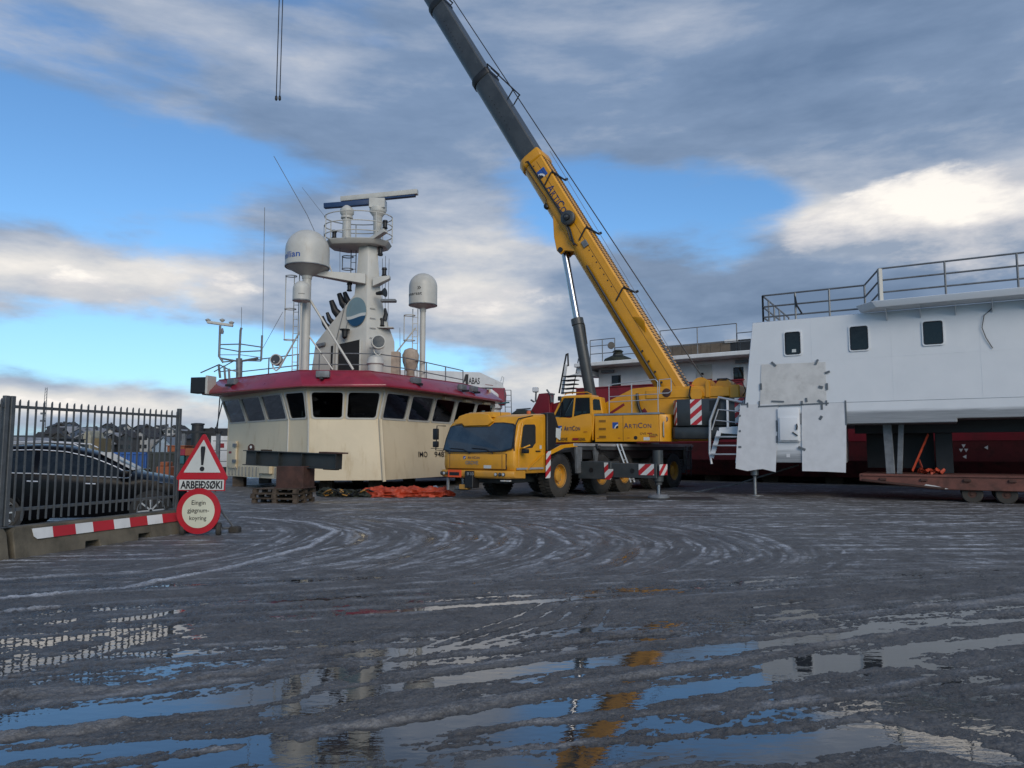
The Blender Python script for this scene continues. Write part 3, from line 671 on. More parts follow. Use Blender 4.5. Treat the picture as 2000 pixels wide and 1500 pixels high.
for s0 in (2.53, 5.2, 6.85, 9.4, 11.05):
    for side_ in (0, 1):
        M = CM @ Matrix.Translation((s0, .24 if not side_ else 2.76, .752)) @ Matrix.Rotation(radians(TILT[s0]) + (pi if side_ else 0), 4, 'Z') @ Matrix.Rotation(s0 * 1.7, 4, 'Y')
        tr = obj('wheel', tyre_me, CR, M)
        obj('rim', rim_me, tr); tag(obj('wheel_bolts', bolt_me, tr), kind='stuff')
# outriggers
def outrigger(s0, far):
    sg = 1 if far else -1; y0 = 2.9 if far else .1
    b1 = cb().box(s0 - .30, s0 + .30, min(y0, y0 + sg * 1.35), max(y0, y0 + sg * 1.35), .62, 1.23).build('outrigger_beam', 'crane_grey', CR, .02)
    cb().box(s0 - .25, s0 + .25, min(y0, y0 + sg * 3.05), max(y0, y0 + sg * 3.05), .69, 1.18).build('inner_beam', 'crane_grey', b1, .015)
    ye = y0 + sg * 2.98
    cb().lathe([(.17, 1.62), (.17, .60), (.12, .56), (.12, .48)], (s0, ye, 0), (0, 0, 1), 16).build('jack', 'crane_grey', b1)
    cb().lathe([(.075, .6), (.075, .17)], (s0, ye, 0), (0, 0, 1), 14).build('jack_rod', 'chrome', b1)
    cb().lathe([(.10, .20), (.30, .17), (.36, .09), (.36, .06)], (s0, ye, 0), (0, 0, 1), 20).build('foot_pad', 'galv', b1)
    if not far:
        for (a, b_, z0, z1, nm) in ((-1.28, -1.05, .55, 1.20, 0), (-2.86, -2.30, .80, 1.16, 1)):
            yy0, yy1 = a, b_; x = s0 - (.30 if nm == 0 else .25) - .006
            pl = MB(CM); poly = [(x, yy0, z0), (x, yy1, z0 + (.0 if nm else .0)), (x, yy1, z1), (x, yy0, z1)] if nm else [(x, -1.24, .62), (x, -1.02, .62), (x, -.98, 1.20), (x, -1.14, 1.20), (x, -1.14, .98), (x, -1.34, .98), (x, -1.34, .80)]
            pl.prism(poly, (-.012, 0, 0)); pl.build('warning_board', 'chevron_back', b1, smooth=0, uv=(CM @ Vector((x, 0, 0)), DIR(CM, (0, 1, 0)), Vector((0, 0, 1))))
        cb().box(s0 - .27, s0 + .27, ye - .20, ye - .185, .80, 1.16).build('warning_board', 'chevron', b1, smooth=0, uv=(CM @ Vector((s0, ye, 0)), CD, Vector((0, 0, 1))))
        for a in (-.45, -2.05): cb().lathe([(.085, 0), (.085, -.012)], (s0 - (.30 if a > -1.3 else .25), a, .93), (1, 0, 0), 16).build('beam_hole', 'black', b1)
for s0 in (4.02, 12.0):
    for far in (False, True):
        if s0 > 10 and not far: continue
        outrigger(s0, far)
cb().box(11.7, 12.3, .1, .5, .62, 1.23).build('outrigger_beam', 'crane_grey', CR, .02)
# hanging access ladder by the middle wheels
L = cb()
for x in (6.15, 6.42): L.bar((x, -.06, 1.86), (x + .25, -.5, .42), .045, .05)
for i in range(4): L.bar((6.19 + i * .07, -.13 - i * .12, 1.62 - i * .36), (6.46 + i * .07, -.13 - i * .12, 1.62 - i * .36), .03, .03)
L.build('access_ladder', 'alu', CR)
cb().tube([(4.72, -.04, 1.84), (4.72, -.1, 1.7), (4.85, -.1, 1.62), (4.9, -.06, 1.78)], .05, 8).build('hose_coil', 'black', CR)
cb().box(8.9, 9.6, -.03, .0, 1.87, 1.94).build('sticker', 'sign_white', CR)

# --- upperworks
s_ = lambda: MB(SM)
s_().lathe([(1.15, 1.85), (1.15, 2.0), (1.0, 2.05)], (0, 0, 0), (0, 0, 1), 40).build('slewing_ring', 'crane_grey', CR)
s_().box(-1.6, 4.4, -.75, .75, 1.98, 2.6).build('turntable', 'yellow', CR, .03)
for w0 in (-.80, .62):
    s_().prism([(-1.2, w0, 2.5), (1.6, w0, 2.5), (2.6, w0, 2.55), (4.9, w0, 3.45), (4.9, w0, 4.02), (2.0, w0, 4.10), (1.35, w0, 4.06), (-.9, w0, 3.05)], (0, .18, 0)).build('side_frame', 'yellow', CR, .02)
for (x0, z0, x1, z1, w) in ((.15, 2.95, 1.0, 3.45, .10), (1.3, 2.8, 1.9, 3.2, .18)):
    s_().bar((x0, -.806, z0), (x1, -.806, z1), .01, w).build('frame_opening', 'hull_red', CR)
s_().tube([(1.55, -.84, 3.85), (1.62, -.9, 3.4), (1.75, -.86, 3.0)], .06, 8).build('hose', 'black', CR)
s_().lathe([(.17, 0), (.17, -.06), (.13, -.07)], (2.75, -.80, 3.84), (0, 1, 0), 20).build('pivot_cover', 'rust', CR)
s_().box(1.9, 5.15, -.84, .84, 3.62, 3.98).build('rear_beam', 'yellow', CR, .03)
# engine house with louvres, rail, print
eh = s_().box(.02, 2.62, -1.5, -.62, 1.95, 2.98).build('engine_house', 'yellow', CR, .012)
s_().box(-.02, 2.66, -1.52, -.60, 2.985, 3.06).build('walkway_edge', 'steel', eh, .005)
s_().box(1.19, 1.205, -1.5035, -1.49, 1.97, 2.97).build('panel_gap', 'ink', eh)
for i in range(3):
    lv = s_().box(.18, .50, -1.506, -1.46, 2.08 + i * .31, 2.21 + i * .31).build('louvre', 'ink', eh, .02)
    for j in range(3): s_().bar((.19, -1.508, 2.10 + i * .31 + j * .04), (.49, -1.508, 2.10 + i * .31 + j * .04), .02, .014).build('louvre_blade', 'yellow', lv)
XR = DIR(SM, (1, 0, 0))
logo(eh, SM, .76, -1.504, 2.47, .24)
lettering('ArtiCon', 'navy', eh, SM @ Vector((1.78, -1.504, 2.57)), XR, UP, 1.10, .21, .012, small_caps=True)
lettering('OVE', 'ink', eh, SM @ Vector((2.00, -1.504, 2.255)), XR, UP, .24, .085, .01)
s_().box(2.17, 2.36, -1.504, -1.49, 2.25, 2.285).build('red_bar', 'red_print', eh)
lettering('5250L', 'ink', eh, SM @ Vector((2.42, -1.504, 2.20)), XR, UP, .36, .085, .012)
s_().box(2.02, 2.26, -1.505, -1.49, 2.0, 2.12).build('sticker', 'sign_white', eh)
s_().box(2.24, 2.50, -1.505, -1.49, 2.115, 2.145).build('red_bar', 'red_print', eh)
s_().lathe([(.075, 0), (.075, -.004)], (1.70, -1.5, 2.10), (0, 1, 0), 18).build('lift_badge', 'ink', eh)
for x in (.10, .98, 1.36): s_().box(x, x + .1, -1.504, -1.49, 2.08, 2.105).build('latch', 'red_print', eh)
eb = s_().prism([(2.64, -1.5, 1.95), (2.64, -1.5, 2.98), (3.02, -1.25, 2.98), (3.02, -1.25, 1.95)], (0, .9, 0)).build('engine_house_end', 'yellow', eh, .01)
s_().tube([(2.80, -1.42, 2.12), (2.80, -1.47, 2.16), (2.80, -1.47, 2.66), (2.80, -1.42, 2.70)], .022, 6).build('grab_handle', 'alu', eb)
nl = (SM.to_3x3() @ Vector((.38, -.25, 0)).cross(Vector((0, 0, 1)))).normalized()
pr = SM @ Vector((2.88, -1.345, 2.80))
prm = MB(); prm.lathe([(.10, 0), (.10, .008)], pr, nl if nl.y < 0 else -nl, 20); prs = prm.build('round_notice', 'red_print', eb)
prm = MB(); prm.lathe([(.074, .009), (.074, .013)], pr, nl if nl.y < 0 else -nl, 20); prm.build('notice_face', 'sign_white', prs)
rl = s_()
for x in (.62, 1.55, 2.60): rl.tube([(x, -1.46, 3.06), (x, -1.46, 4.22)], .02, 6)
rl.tube([(.62, -1.46, 4.1), (.68, -1.46, 4.2), (2.5, -1.46, 4.32), (2.6, -1.46, 4.22)], .022, 6)
for z in (3.45, 3.66): rl.tube([(.62, -1.46, z + .06), (2.6, -1.46, z + .1)], .018, 6)
rl.tube([(2.66, -1.44, 3.75), (2.66, -1.44, 4.3), (3.1, -1.44, 4.32), (3.12, -1.44, 4.25), (3.12, -1.44, 3.85), (3.0, -1.44, 3.78), (2.66, -1.44, 3.78)], .02, 6)
rl.build('handrail', 'alu', CR)
# counterweight
cw = s_().prism([(3.02, -1.12, 2.32), (3.02, -1.12, 3.50), (6.1, -1.12, 3.50), (6.1, -1.12, 2.32)], (0, 2.24, 0)).prism([(3.32, -1.5, 2.32), (3.32, -1.5, 3.50), (5.9, -1.5, 3.50), (5.9, -1.5, 2.32)], (0, 3.0, 0))
cw = MB(SM).loft([[(x, y, z) for x, y in ((3.06, -1.0), (3.34, -1.5), (6.0, -1.5), (6.4, -1.0), (6.4, 1.0), (6.0, 1.5), (3.34, 1.5), (3.06, 1.0))] for z in (2.52, 3.52)]).build('counterweight', 'crane_grey', CR, .03)
MB(SM).loft([[(x, y, z) for x, y in ((2.9, -.9), (3.2, -1.42), (5.6, -1.42), (5.9, -.9), (5.9, .9), (5.6, 1.42), (3.2, 1.42), (2.9, .9))] for z in (2.05, 2.50)]).build('lower_slab', 'crane_grey', cw, .04)
for x0, x1 in ((3.84, 4.26), (5.46, 5.80)): plate('warning_board', 'chevron', cw, SM, x0, x1, 2.56, 3.50, -1.5, .01, True)
pw = MB(SM); pw.prism([(3.10, -1.085, 2.56), (3.32, -1.478, 2.56), (3.32, -1.478, 3.48), (3.10, -1.085, 3.48)], (-.01, -.006, 0)); pw.build('warning_board', 'chevron', cw, smooth=0, uv=(SM @ Vector((3.1, -1, 2.5)), DIR(SM, (.3, -.7, 0)), Vector((0, 0, 1))))
s_().box(4.55, 4.95, -1.515, -1.5, 3.05, 3.45).build('cover_plate', 'black', cw)
# winches and fittings on top at the rear
s_().lathe([(.36, -.55), (.36, -.5), (.26, -.48), (.26, .48), (.36, .5), (.36, .55)], (4.0, 0, 4.05), (0, 1, 0), 24).build('winch', 'yellow', CR)
s_().lathe([(.22, -.1), (.22, .05), (.12, .08)], (3.95, -.92, 3.70), (0, 1, 0), 18).build('winch_motor', 'yellow', CR)
s_().tube([(3.72, -.95, 4.05), (3.66, -.98, 3.7), (3.8, -.98, 3.4), (4.1, -.95, 3.45)], .03, 6).build('hose', 'black', CR)
s_().lathe([(.30, -.5), (.30, .5)], (4.85, 0, 4.02), (0, 1, 0), 20).build('winch', 'yellow', CR)
s_().box(4.25, 4.42, -.88, -.60, 3.6, 4.25).build('lug', 'yellow', CR, .02); s_().box(4.6, 5.0, -.5, .3, 4.22, 4.34).build('winch_guard', 'black', CR, .02)
s_().box(5.1, 5.5, -.8, .8, 3.55, 4.05).build('rear_beam', 'yellow', CR, .04)
s_().lathe([(.09, 0), (.09, .1), (.05, .14)], (3.7, -.7, 3.98), (0, 0, 1), 12).build('beacon', 'amber', CR)
s_().tube([(5.3, -.75, 4.1), (5.6, -.78, 4.15), (5.72, -.78, 3.8), (5.6, -.78, 3.6)], .02, 6).build('hose', 'black', CR)
# operator's cab
OC = thing  # noqa
X0, X1, Wn, Wf = -1.78, -.06, -1.58, -.66
low = [(X0 - .34, 1.94), (X0 - .12, 2.35), (X0 - .04, 2.98), (-1.0, 2.92), (-.92, 2.96), (-.5, 3.05), (X1 - .02, 3.08), (X1, 2.4), (X1 - .16, 1.94)]
oc = s_().prism([(x, Wn, z) for x, z in low], (0, Wf - Wn, 0)).build('operator_cab', 'yellow', CR, .03, 2)
roof = s_().prism([(-1.36, Wn, 3.72), (-1.30, Wn, 3.82), (-.15, Wn, 3.84), (-.05, Wn, 3.70)], (0, Wf - Wn, 0)).build('cab_roof', 'yellow', oc, .03, 2)
P_ = s_()
for w in (Wn + .03, Wf - .03):
    P_.bar((X0 - .0, w, 2.96), (-1.33, w, 3.76), .06, .08); P_.bar((-.90, w, 2.92), (-.80, w, 3.76), .06, .07); P_.bar((-.10, w, 3.02), (-.12, w, 3.76), .06, .09)
P_.build('cab_pillar', 'yellow', oc, .008)
s_().add([(X0 + .06, Wn + .01, 2.99), (-.93, Wn + .01, 2.95), (-.84, Wn + .01, 3.72), (-1.28, Wn + .01, 3.72)], [(0, 1, 2, 3)]).build('side_window', 'glass_dark', oc, smooth=0)
s_().add([(-.87, Wn + .01, 2.97), (-.16, Wn + .01, 3.09), (-.17, Wn + .01, 3.70), (-.78, Wn + .01, 3.72)], [(0, 1, 2, 3)]).build('side_window', 'glass_dark', oc, smooth=0)
s_().add([(X0 + .0, Wn + .06, 2.98), (X0, Wf - .06, 2.98), (-1.33, Wf - .06, 3.74), (-1.33, Wn + .06, 3.74)], [(0, 1, 2, 3)]).build('front_window', 'glass_dark', oc, smooth=0)
s_().add([(X0 + .06, Wf - .01, 2.99), (-.16, Wf - .01, 3.05), (-.17, Wf - .01, 3.70), (-1.28, Wf - .01, 3.72)], [(0, 1, 2, 3)]).build('side_window', 'glass_dark', oc, smooth=0)
st = s_().box(-.75, -.25, -1.35, -.9, 2.9, 3.1).box(-.40, -.25, -1.35, -.9, 3.1, 3.66).build('seat', 'seat_grey', oc, .05, 2)
rw = s_().prism([(-.02, Wn + .03, 3.22), (.30, Wn + .05, 3.20), (.24, Wn + .05, 3.62), (-.04, Wn + .03, 3.66)], (0, .02, 0)).build('rear_window', 'pane_dark', oc)
s_().prism([(-.08, Wn + .02, 2.0), (-.08, Wn + .02, 3.72), (.26, Wn + .06, 3.72), (.36, Wn + .06, 3.06), (.02, Wn + .06, 3.06)], (0, .5, 0)).build('cab_back', 'yellow', oc, .02)
s_().tube([(-1.3, Wn + .1, 3.86), (-1.2, Wn + .1, 3.92), (-.3, Wn + .1, 3.94), (-.1, Wn + .1, 3.84)], .018, 6).build('roof_rail', 'yellow', oc)
s_().tube([(-1.42, Wn - .03, 2.95), (-1.38, Wn - .05, 3.75)], .014, 6).build('grab_bar', 'black', oc)
s_().box(-1.52, -1.36, Wn - .1, Wn - .04, 3.62, 3.80).build('work_lamp', 'black', oc, .02)
logo(oc, SM, -1.56, Wn - .032 + .0, 2.42, .19)
lettering('ArtiCon', 'navy', oc, SM @ Vector((-.92, Wn - .032, 2.50)), XR, UP, .70, .19, .012, small_caps=True)
lettering('GROVE', 'ink', oc, SM @ Vector((-1.33, Wn - .032, 2.065)), XR, UP, .42, .13, .014)
s_().box(-.90, -.66, Wn - .034, Wn - .03, 2.02, 2.11).build('red_bar', 'red_print', oc)
lettering('5250L', 'ink', oc, SM @ Vector((-.49, Wn - .032, 2.06)), XR, UP, .32, .11, .014)
s_().box(-.42, -.26, Wn - .034, Wn - .03, 2.34, 2.36).build('latch', 'red_print', oc)
for M_, a in (): pass

# --- boom
AL = radians(59.5)
hd = DIR(SM, (-1, 0, 0)); bd = hd * cos(AL) + Vector((0, 0, 1)) * sin(AL); bn_ = -hd * sin(AL) + Vector((0, 0, 1)) * cos(AL)   # along, top-side normal
bl = bd.cross(bn_); bl = bl if bl.y > 0 else -bl                                                                     # lateral, away from camera
B0 = SM @ Vector((2.9, 0, 3.9))
def bp_(l, w, v): return B0 + bd * l + bl * w + bn_ * v
def bsec(k, kk=1.0):
    """cross-section: flat top, straight sides, rounded keel (w, v)"""
    pts = [(-.50, .52), (-.55, .46), (-.55, -.12)]
    for i in range(1, 8):
        a = pi + pi * i / 8; pts.append((.55 * cos(a), -.12 + .52 * sin(a)))
    pts += [(.55, -.12), (.55, .46), (.50, .52)]
    return [(w * k, v * k * kk) for w, v in pts]
def bsect(name, m_, l0, l1, k, parent=CR, bev=0.0):
    return MB().loft([[bp_(l, w, v) for w, v in bsec(k)] for l in (l0, l1)]).build(name, m_, parent, bev)
base = bsect('boom_base', 'yellow', -.7, 12.45, 1.0)
MB().loft([[bp_(l, w, v) for w, v in bsec(k)] for l, k in ((12.1, 1.03), (12.2, 1.10), (12.5, 1.10), (12.58, 1.04))]).build('boom_collar', 'yellow', base, .01)
prevk = 1.0
BS = [(12.4, 17.75, .90), (17.7, 22.9, .82), (22.8, 28.0, .75), (27.9, 33.1, .685), (33.0, 38.2, .625), (38.1, 42.6, .57)]
for l0, l1, k in BS:
    bs_ = bsect('boom_section', 'boom_grey', l0, l1, k)
    MB().loft([[bp_(l, w, v) for w, v in bsec(kk)] for l, kk in ((l1 - .34, k * 1.02), (l1 - .28, k * 1.085), (l1, k * 1.085), (l1 + .04, k * 1.0))]).build('boom_collar', 'black', bs_)
    g = MB()
    for sg in (-1, 1): g.tube([bp_(l1 - .1, sg * .5 * k, .56 * k), bp_(l1 + .02, sg * .62 * k, .72 * k)], .03, 6)
    g.tube([bp_(l1, -.6 * k, .70 * k), bp_(l1, .6 * k, .70 * k)], .035, 6); g.build('rope_guide', 'black', bs_)
    dt = MB()
    for i in range(9):
        dt.lathe([(.022, 0), (.022, .012)], bp_(l1 - 1.4 - i * .26, -.55 * k, -.10 * k), -bl, 8)
    tag(dt.build('bolt_holes', 'ink', bs_), kind='stuff')
# A-frame arm lying on the top of the first grey section
g = MB(); g.tube([bp_(17.65, -.3, .62), bp_(15.9, -.3, .98)], .03, 6); g.tube([bp_(15.9, -.3, .98), bp_(15.7, -.3, .50)], .03, 6); g.tube([bp_(15.9, .3, .98), bp_(15.7, .3, .50)], .03, 6); g.tube([bp_(17.65, .3, .62), bp_(15.9, .3, .98)], .03, 6); g.tube([bp_(15.9, -.34, .98), bp_(15.9, .34, .98)], .03, 6)
g.build('rope_guard', 'black', CR)
# boom head with sheaves and hanging hoist ropes
hd_l = 42.7
head = MB().prism([bp_(hd_l - .3, -.36, .45), bp_(hd_l + .9, -.36, .2), bp_(hd_l + .95, -.36, -.5), bp_(hd_l + .3, -.36, -.75), bp_(hd_l - .3, -.36, -.3)], bl * .72).build('boom_head', 'crane_grey', CR, .03)
tipz = bp_(hd_l + .75, 0, -.55)
for w in (-.18, .18): MB().lathe([(.30, -.04), (.24, -.02), (.24, .02), (.30, .04)], bp_(hd_l + .6, w, -.35), bl, 20).build('sheave', 'black', head)
end = at(543, 190, tipz.y)
tip = Vector((end.x, tipz.y, tipz.z))
for w in (-.10, .10):
    MB().tube([tip + Vector((w, 0, 0)), Vector((end.x + w, tipz.y, end.z))], .028, 6).build('hoist_rope', 'black', CR)
    MB().lathe([(.03, .0), (.07, -.06), (.08, -.22), (.03, -.30)], (end.x + w, tipz.y, end.z + .1), (0, 0, 1), 10).build('rope_end', 'black', CR)
W0 = SM @ Vector((4.0, -.1, 4.40))
MB().tube([W0, bp_(hd_l + .3, -.1, .42)], .024, 6).build('winch_rope', 'black', CR)
MB().tube([bp_(1.6, .3, .62), bp_(12.5, .3, .78)], .012, 5).build('guide_wire', 'steel', CR)
# dressing of the base section
tr_ = MB()
for i in range(86):
    l = -.1 + i * .145
    for w0, w1 in ((-.46, -.16), (.18, .46)): tr_.loft([[bp_(l + a, w, .523 + h) for a, w in ((0, w0), (.05, w0), (.05, w1), (0, w1))] for h in (0, .012)])
tag(tr_.build('tread_strips', 'ink', base, smooth=0), kind='stuff')
MB().prism([bp_(-.3, -.12, .525), bp_(2.2, -.12, .525), bp_(2.2, .14, .525), bp_(-.3, .14, .525)], bn_ * .02).build('cable_tray', 'boom_grey', base)
MB().tube([bp_(12.3, -.56, -.22), bp_(12.25, -.60, -.12), bp_(9.5, -.60, -.06), bp_(8.3, -.62, -.10), bp_(7.6, -.60, -.30)], .045, 8).build('hose', 'black', base)
MB().tube([bp_(12.3, -.50, -.40), bp_(10.2, -.56, -.30), bp_(10.0, -.45, -.55)], .02, 6).build('hose', 'black', base)
MB().tube([bp_(-.2, -.585, -.30), bp_(3.0, -.585, -.30), bp_(6.5, -.58, -.30)], .05, 6).build('lower_rail', 'black', base)
hr = MB().lathe([(.30, 0), (.32, -.08), (.32, -.20), (.26, -.24), (.10, -.24), (.10, -.34), (.05, -.40)], bp_(8.75, -.55, .10), bl, 24).build('hose_reel', 'boom_grey', base)
MB().lathe([(.14, -.24), (.14, -.34), (.06, -.36)], bp_(8.75, -.55, .10), bl, 16).build('reel_hub', 'black', hr)
MB().tube([bp_(8.5, -.66, -.15), bp_(7.9, -.62, -.32), bp_(7.5, -.60, -.2)], .03, 6).build('hose', 'black', base)
MB().box(0, 0, 0, 0, 0, 0) if False else None
bx_ = MB(); c_ = bp_(7.35, -.62, .12); bx_.loft([[c_ + bd * a + bn_ * b_ + bl * w for a, b_ in ((-.15, -.12), (.15, -.12), (.15, .12), (-.15, .12))] for w in (0, .1)]); bx_.build('junction_box', 'galv', base, .01)
for l in (11.05, 7.9, 4.7):
    g = MB(); g.tube([bp_(l - .25, -.57, -.02), bp_(l, -.57, .44), bp_(l + .05, -.55, .60)], .035, 6); g.tube([bp_(l, -.56, .56), bp_(l, .62, .60)], .04, 6); g.tube([bp_(l, .62, .60), bp_(l, .70, .72)], .06, 6)
    g.build('rope_bracket', 'black', base)
for i in range(4): MB().lathe([(.045, 0), (.045, .01)], bp_(.55 + i * .5, -.55, -.18), -bl, 12).build('bolt_hole', 'ink', base)
for i in range(7): MB().lathe([(.03, 0), (.03, .01)], bp_(7.0 - i * .32, -.55, .12), -bl, 10).build('bolt_hole', 'ink', base)
for i in range(6): MB().lathe([(.03, 0), (.03, .01)], bp_(11.9 - i * .55, -.55, -.02), -bl, 10).build('bolt_hole', 'ink', base)
MB().prism([bp_(2.6, -.555, .30), bp_(3.5, -.56, .18), bp_(3.2, -.72, .50), bp_(2.95, -.72, .52)], bn_ * .03).build('guard_lug', 'yellow', base)
MB().bar(bp_(-.4, -.556, .20), bp_(12.0, -.556, .20), .004, .012).build('weld_seam', 'rust', base)
# print along the boom side (reads from the top downwards)
rt = -bd; up_ = bn_
ML = Matrix(((rt.x, -bl.x if False else bl.x, up_.x, 0), (rt.y, bl.y, up_.y, 0), (rt.z, bl.z, up_.z, 0), (0, 0, 0, 1)))
p0 = bp_(11.55, -.556, -.06); ML.translation = p0
logo(base, ML, 0, 0, 0, .40)
lettering('ArtiCon', 'navy', base, bp_(9.75, -.558, .12), rt, up_, 1.75, .34, .012, small_caps=True)
# luffing cylinder
T1 = bp_(7.9, 0, -.95); T0 = SM @ Vector((-.55, 0, 2.75))
dv = (T1 - T0); Lc = dv.length; dv.normalize()
cy = MB().lathe([(.2, 0), (.24, .1), (.24, Lc * .56), (.27, Lc * .565), (.27, Lc * .60), (.15, Lc * .605)], T0, dv, 24).build('lift_cylinder', 'boom_grey', CR)
MB().lathe([(.16, 0), (.16, Lc * .42)], T0 + dv * Lc * .58, dv, 24).build('piston_rod', 'chrome', cy)
MB().tube([T0 + dv * Lc * .60 + Vector((.2, -.1, 0)), T0 + dv * Lc * .56 + Vector((.26, -.1, 0)), T0 + dv * Lc * .45 + Vector((.22, -.1, 0))], .03, 6).build('hose', 'black', cy)
for w in (-.42, .34):
    MB().prism([bp_(9.6, w, -.40), bp_(8.6, w, -.92), bp_(8.0, w, -1.12), bp_(7.72, w, -1.05), bp_(7.75, w, -.80), bp_(7.4, w, -.42)], bl * .08).build('cylinder_bracket', 'yellow', base, .02)
MB().lathe([(.11, -.5), (.11, .5)], T1, bl, 16).build('bracket_pin', 'ink', base)
MB().lathe([(.10, 0), (.13, .1), (.10, .2)], bp_(9.9, -.40, -.50), bd, 10).build('work_lamp', 'black', base)
# mat under the front outrigger foot
ft = CM @ Vector((4.02, -2.88, 0))
MT = thing('outrigger_mat', 'flat dark steel mat under the front outrigger foot of the yellow crane', 'mat', (ft.x, ft.y, 0))
mm = frame((ft.x + .2, ft.y - .1, 0), (1, -.1, 0)); MB(mm).box(-1.9, 1.6, -.8, .8, .015, .055).build('mat_plate', 'beam_steel', MT, .008)

# ------------------------------------------------------------------ the wheelhouse standing on the quay
WH = thing('ship_wheelhouse', 'cream ship wheelhouse with red roof brim, radar mast and satellite domes', 'wheelhouse', (-7.0, 32, 0))
def g2(u, Y): return Vector(((u - 1000) / FPX * Y * .996, Y))
ZB, ZS, ZT, ZE, ZR = .48, 2.82, 3.86, 4.10, 4.67        # bottom, sill, window top, brim edge, roof deck
sill = [g2(446, 33.3), g2(563, 28.9), g2(602, 28.0), g2(740, 28.4), g2(955, 36.5)]
topp = [g2(429, 33.2), g2(548, 28.7), g2(596, 27.75), g2(750, 28.1), g2(966, 36.5)]
bott = [g2(444, 33.3), g2(563, 28.8), g2(604, 27.9), g2(749, 28.25), g2(962, 36.5)]
eave = [Vector((-13.35, 31.4)), Vector((-7.85, 27.25)), Vector((-4.72, 27.35)), Vector((-2.95, 30.5)), Vector((-.45, 36.4))]
deck = [Vector((-12.8, 31.8)), Vector((-8.15, 27.9)), Vector((-5.5, 28.15)), Vector((-2.3, 33.4)), Vector((-1.2, 37.0))]
BK = [Vector((-2.6, 40.0)), Vector((-10.4, 38.6))]
def v3(p, z): return Vector((p.x, p.y, z))
nwin = [3, 1, 2, 5]
def wpt(i, f, z):
    """point on facet i at fraction f and height z"""
    if z <= ZS: k = (z - ZB) / (ZS - ZB); a = bott[i].lerp(sill[i], k); b = bott[i + 1].lerp(sill[i + 1], k)
    else: k = (z - ZS) / (ZT - ZS); a = sill[i].lerp(topp[i], k); b = sill[i + 1].lerp(topp[i + 1], k)
    return v3(a.lerp(b, f), z)
def fnorm(i):
    d = (sill[i + 1] - sill[i]).normalized(); n = Vector((d.y, -d.x, 0)); return n
walls = []
for i in range(4):
    n = fnorm(i); b = MB(); th = -n * .08
    def slab(q): b.loft([q, [p + th for p in q]])
    slab([wpt(i, 0, ZB), wpt(i, 1, ZB), wpt(i, 1, ZS + .02), wpt(i, 0, ZS + .02)])
    slab([wpt(i, 0, ZT - .01), wpt(i, 1, ZT - .01), wpt(i, 1, ZE + .10), wpt(i, 0, ZE + .10)])
    k = nwin[i]; L = (sill[i + 1] - sill[i]).length; mw = .13 / L
    for j in range(k + 1):
        f0 = max(0, j / k - (mw / 2 if 0 < j < k else (0 if j == 0 else mw))); f1 = min(1, j / k + (mw / 2 if 0 < j < k else (mw if j == 0 else 0)))
        slab([wpt(i, f0, ZS + .02), wpt(i, f1, ZS + .02), wpt(i, f1, ZT - .01), wpt(i, f0, ZT - .01)])
    wl = b.build('wall', 'cream', WH); walls.append(wl)
    for j in range(k):
        f0 = j / k + (mw / 2 if j else mw); f1 = (j + 1) / k - (mw / 2 if j < k - 1 else mw)
        zt = ZT - .01; zb = ZS + .02
        # rounded rubber frame and pane
        def ring(inset, off, cr=.10):
            fw = (f1 - f0) * L; hh = zt - zb; pts = []
            for (cx, cz, a0) in ((1, 1, 0), (0, 1, 90), (0, 0, 180), (1, 0, 270)):
                for q in range(4):
                    a = radians(a0 + q * 30); r = cr
                    x = (fw - inset - r + r * cos(a)) if cx else (inset + r + r * cos(a)); z = (hh - inset - r + r * sin(a)) if cz else (inset + r + r * sin(a))
                    pts.append(wpt(i, f0 + x / L, zb + z) + n * off)
            return pts
        fr = MB(); r0, r1, r2, r3 = ring(-.03, -.03), ring(-.03, .03), ring(.03, .03), ring(.03, -.03); fr.loft([r0, r1, r2, r3, r0], cap=False)
        wnd = fr.build('window', 'mast_white', WH)
        pn = MB(); rr = ring(.0, -.02); pn.add(rr, [tuple(range(len(rr)))]); pn.build('pane', 'glass' if (i, j) in ((0, 1), (0, 2), (1, 0), (3, 3), (3, 4)) else 'glass_dark', wnd, smooth=0)
    MB().tube([wpt(i, 1 if i < 3 else .999, z) + n * .02 for z in (ZB, ZS, ZT)], .05 if i == 2 else .035, 6).build('corner_trim', 'mast_white', WH)
# back walls (with a window band) and floor / ceiling
bk = [sill[4], BK[0], BK[1], sill[0]]
for a, c in zip(bk[:-1], bk[1:]):
    b = MB(); d = (c - a).normalized(); n = Vector((d.y, -d.x, 0)) * .08; Lb = (c - a).length
    def q_(f0, f1, z0, z1):
        q = [v3(a.lerp(c, f0), z0), v3(a.lerp(c, f1), z0), v3(a.lerp(c, f1), z1), v3(a.lerp(c, f0), z1)]; b.loft([q, [p + n for p in q]])
    q_(0, 1, ZB, 2.9); q_(0, 1, 3.65, ZR)
    nn = max(2, int(Lb / 1.6))
    for j in range(nn + 1): q_(max(0, j / nn - .16), min(1, j / nn + .16), 2.9, 3.65)
    b.build('wall', 'cream', WH)
fl = MB(); ring_ = [v3(p, 1.9) for p in sill] + [v3(p, 1.9) for p in BK]; fl.prism(ring_, (0, 0, .05)); fl.build('floor', 'dark_inside', WH)
cl = MB(); ring_ = [v3(p, ZE + .04) for p in sill] + [v3(p, ZE + .04) for p in BK]; cl.prism(ring_, (0, 0, .05)); cl.build('ceiling', 'seat_grey', WH)
MB().prism([v3(g2(560, 32), 1.95), v3(g2(720, 31), 1.95), v3(g2(730, 31.8), 1.95), v3(g2(560, 33), 1.95)], (0, 0, 1.15)).build('console', 'dark_inside', WH)
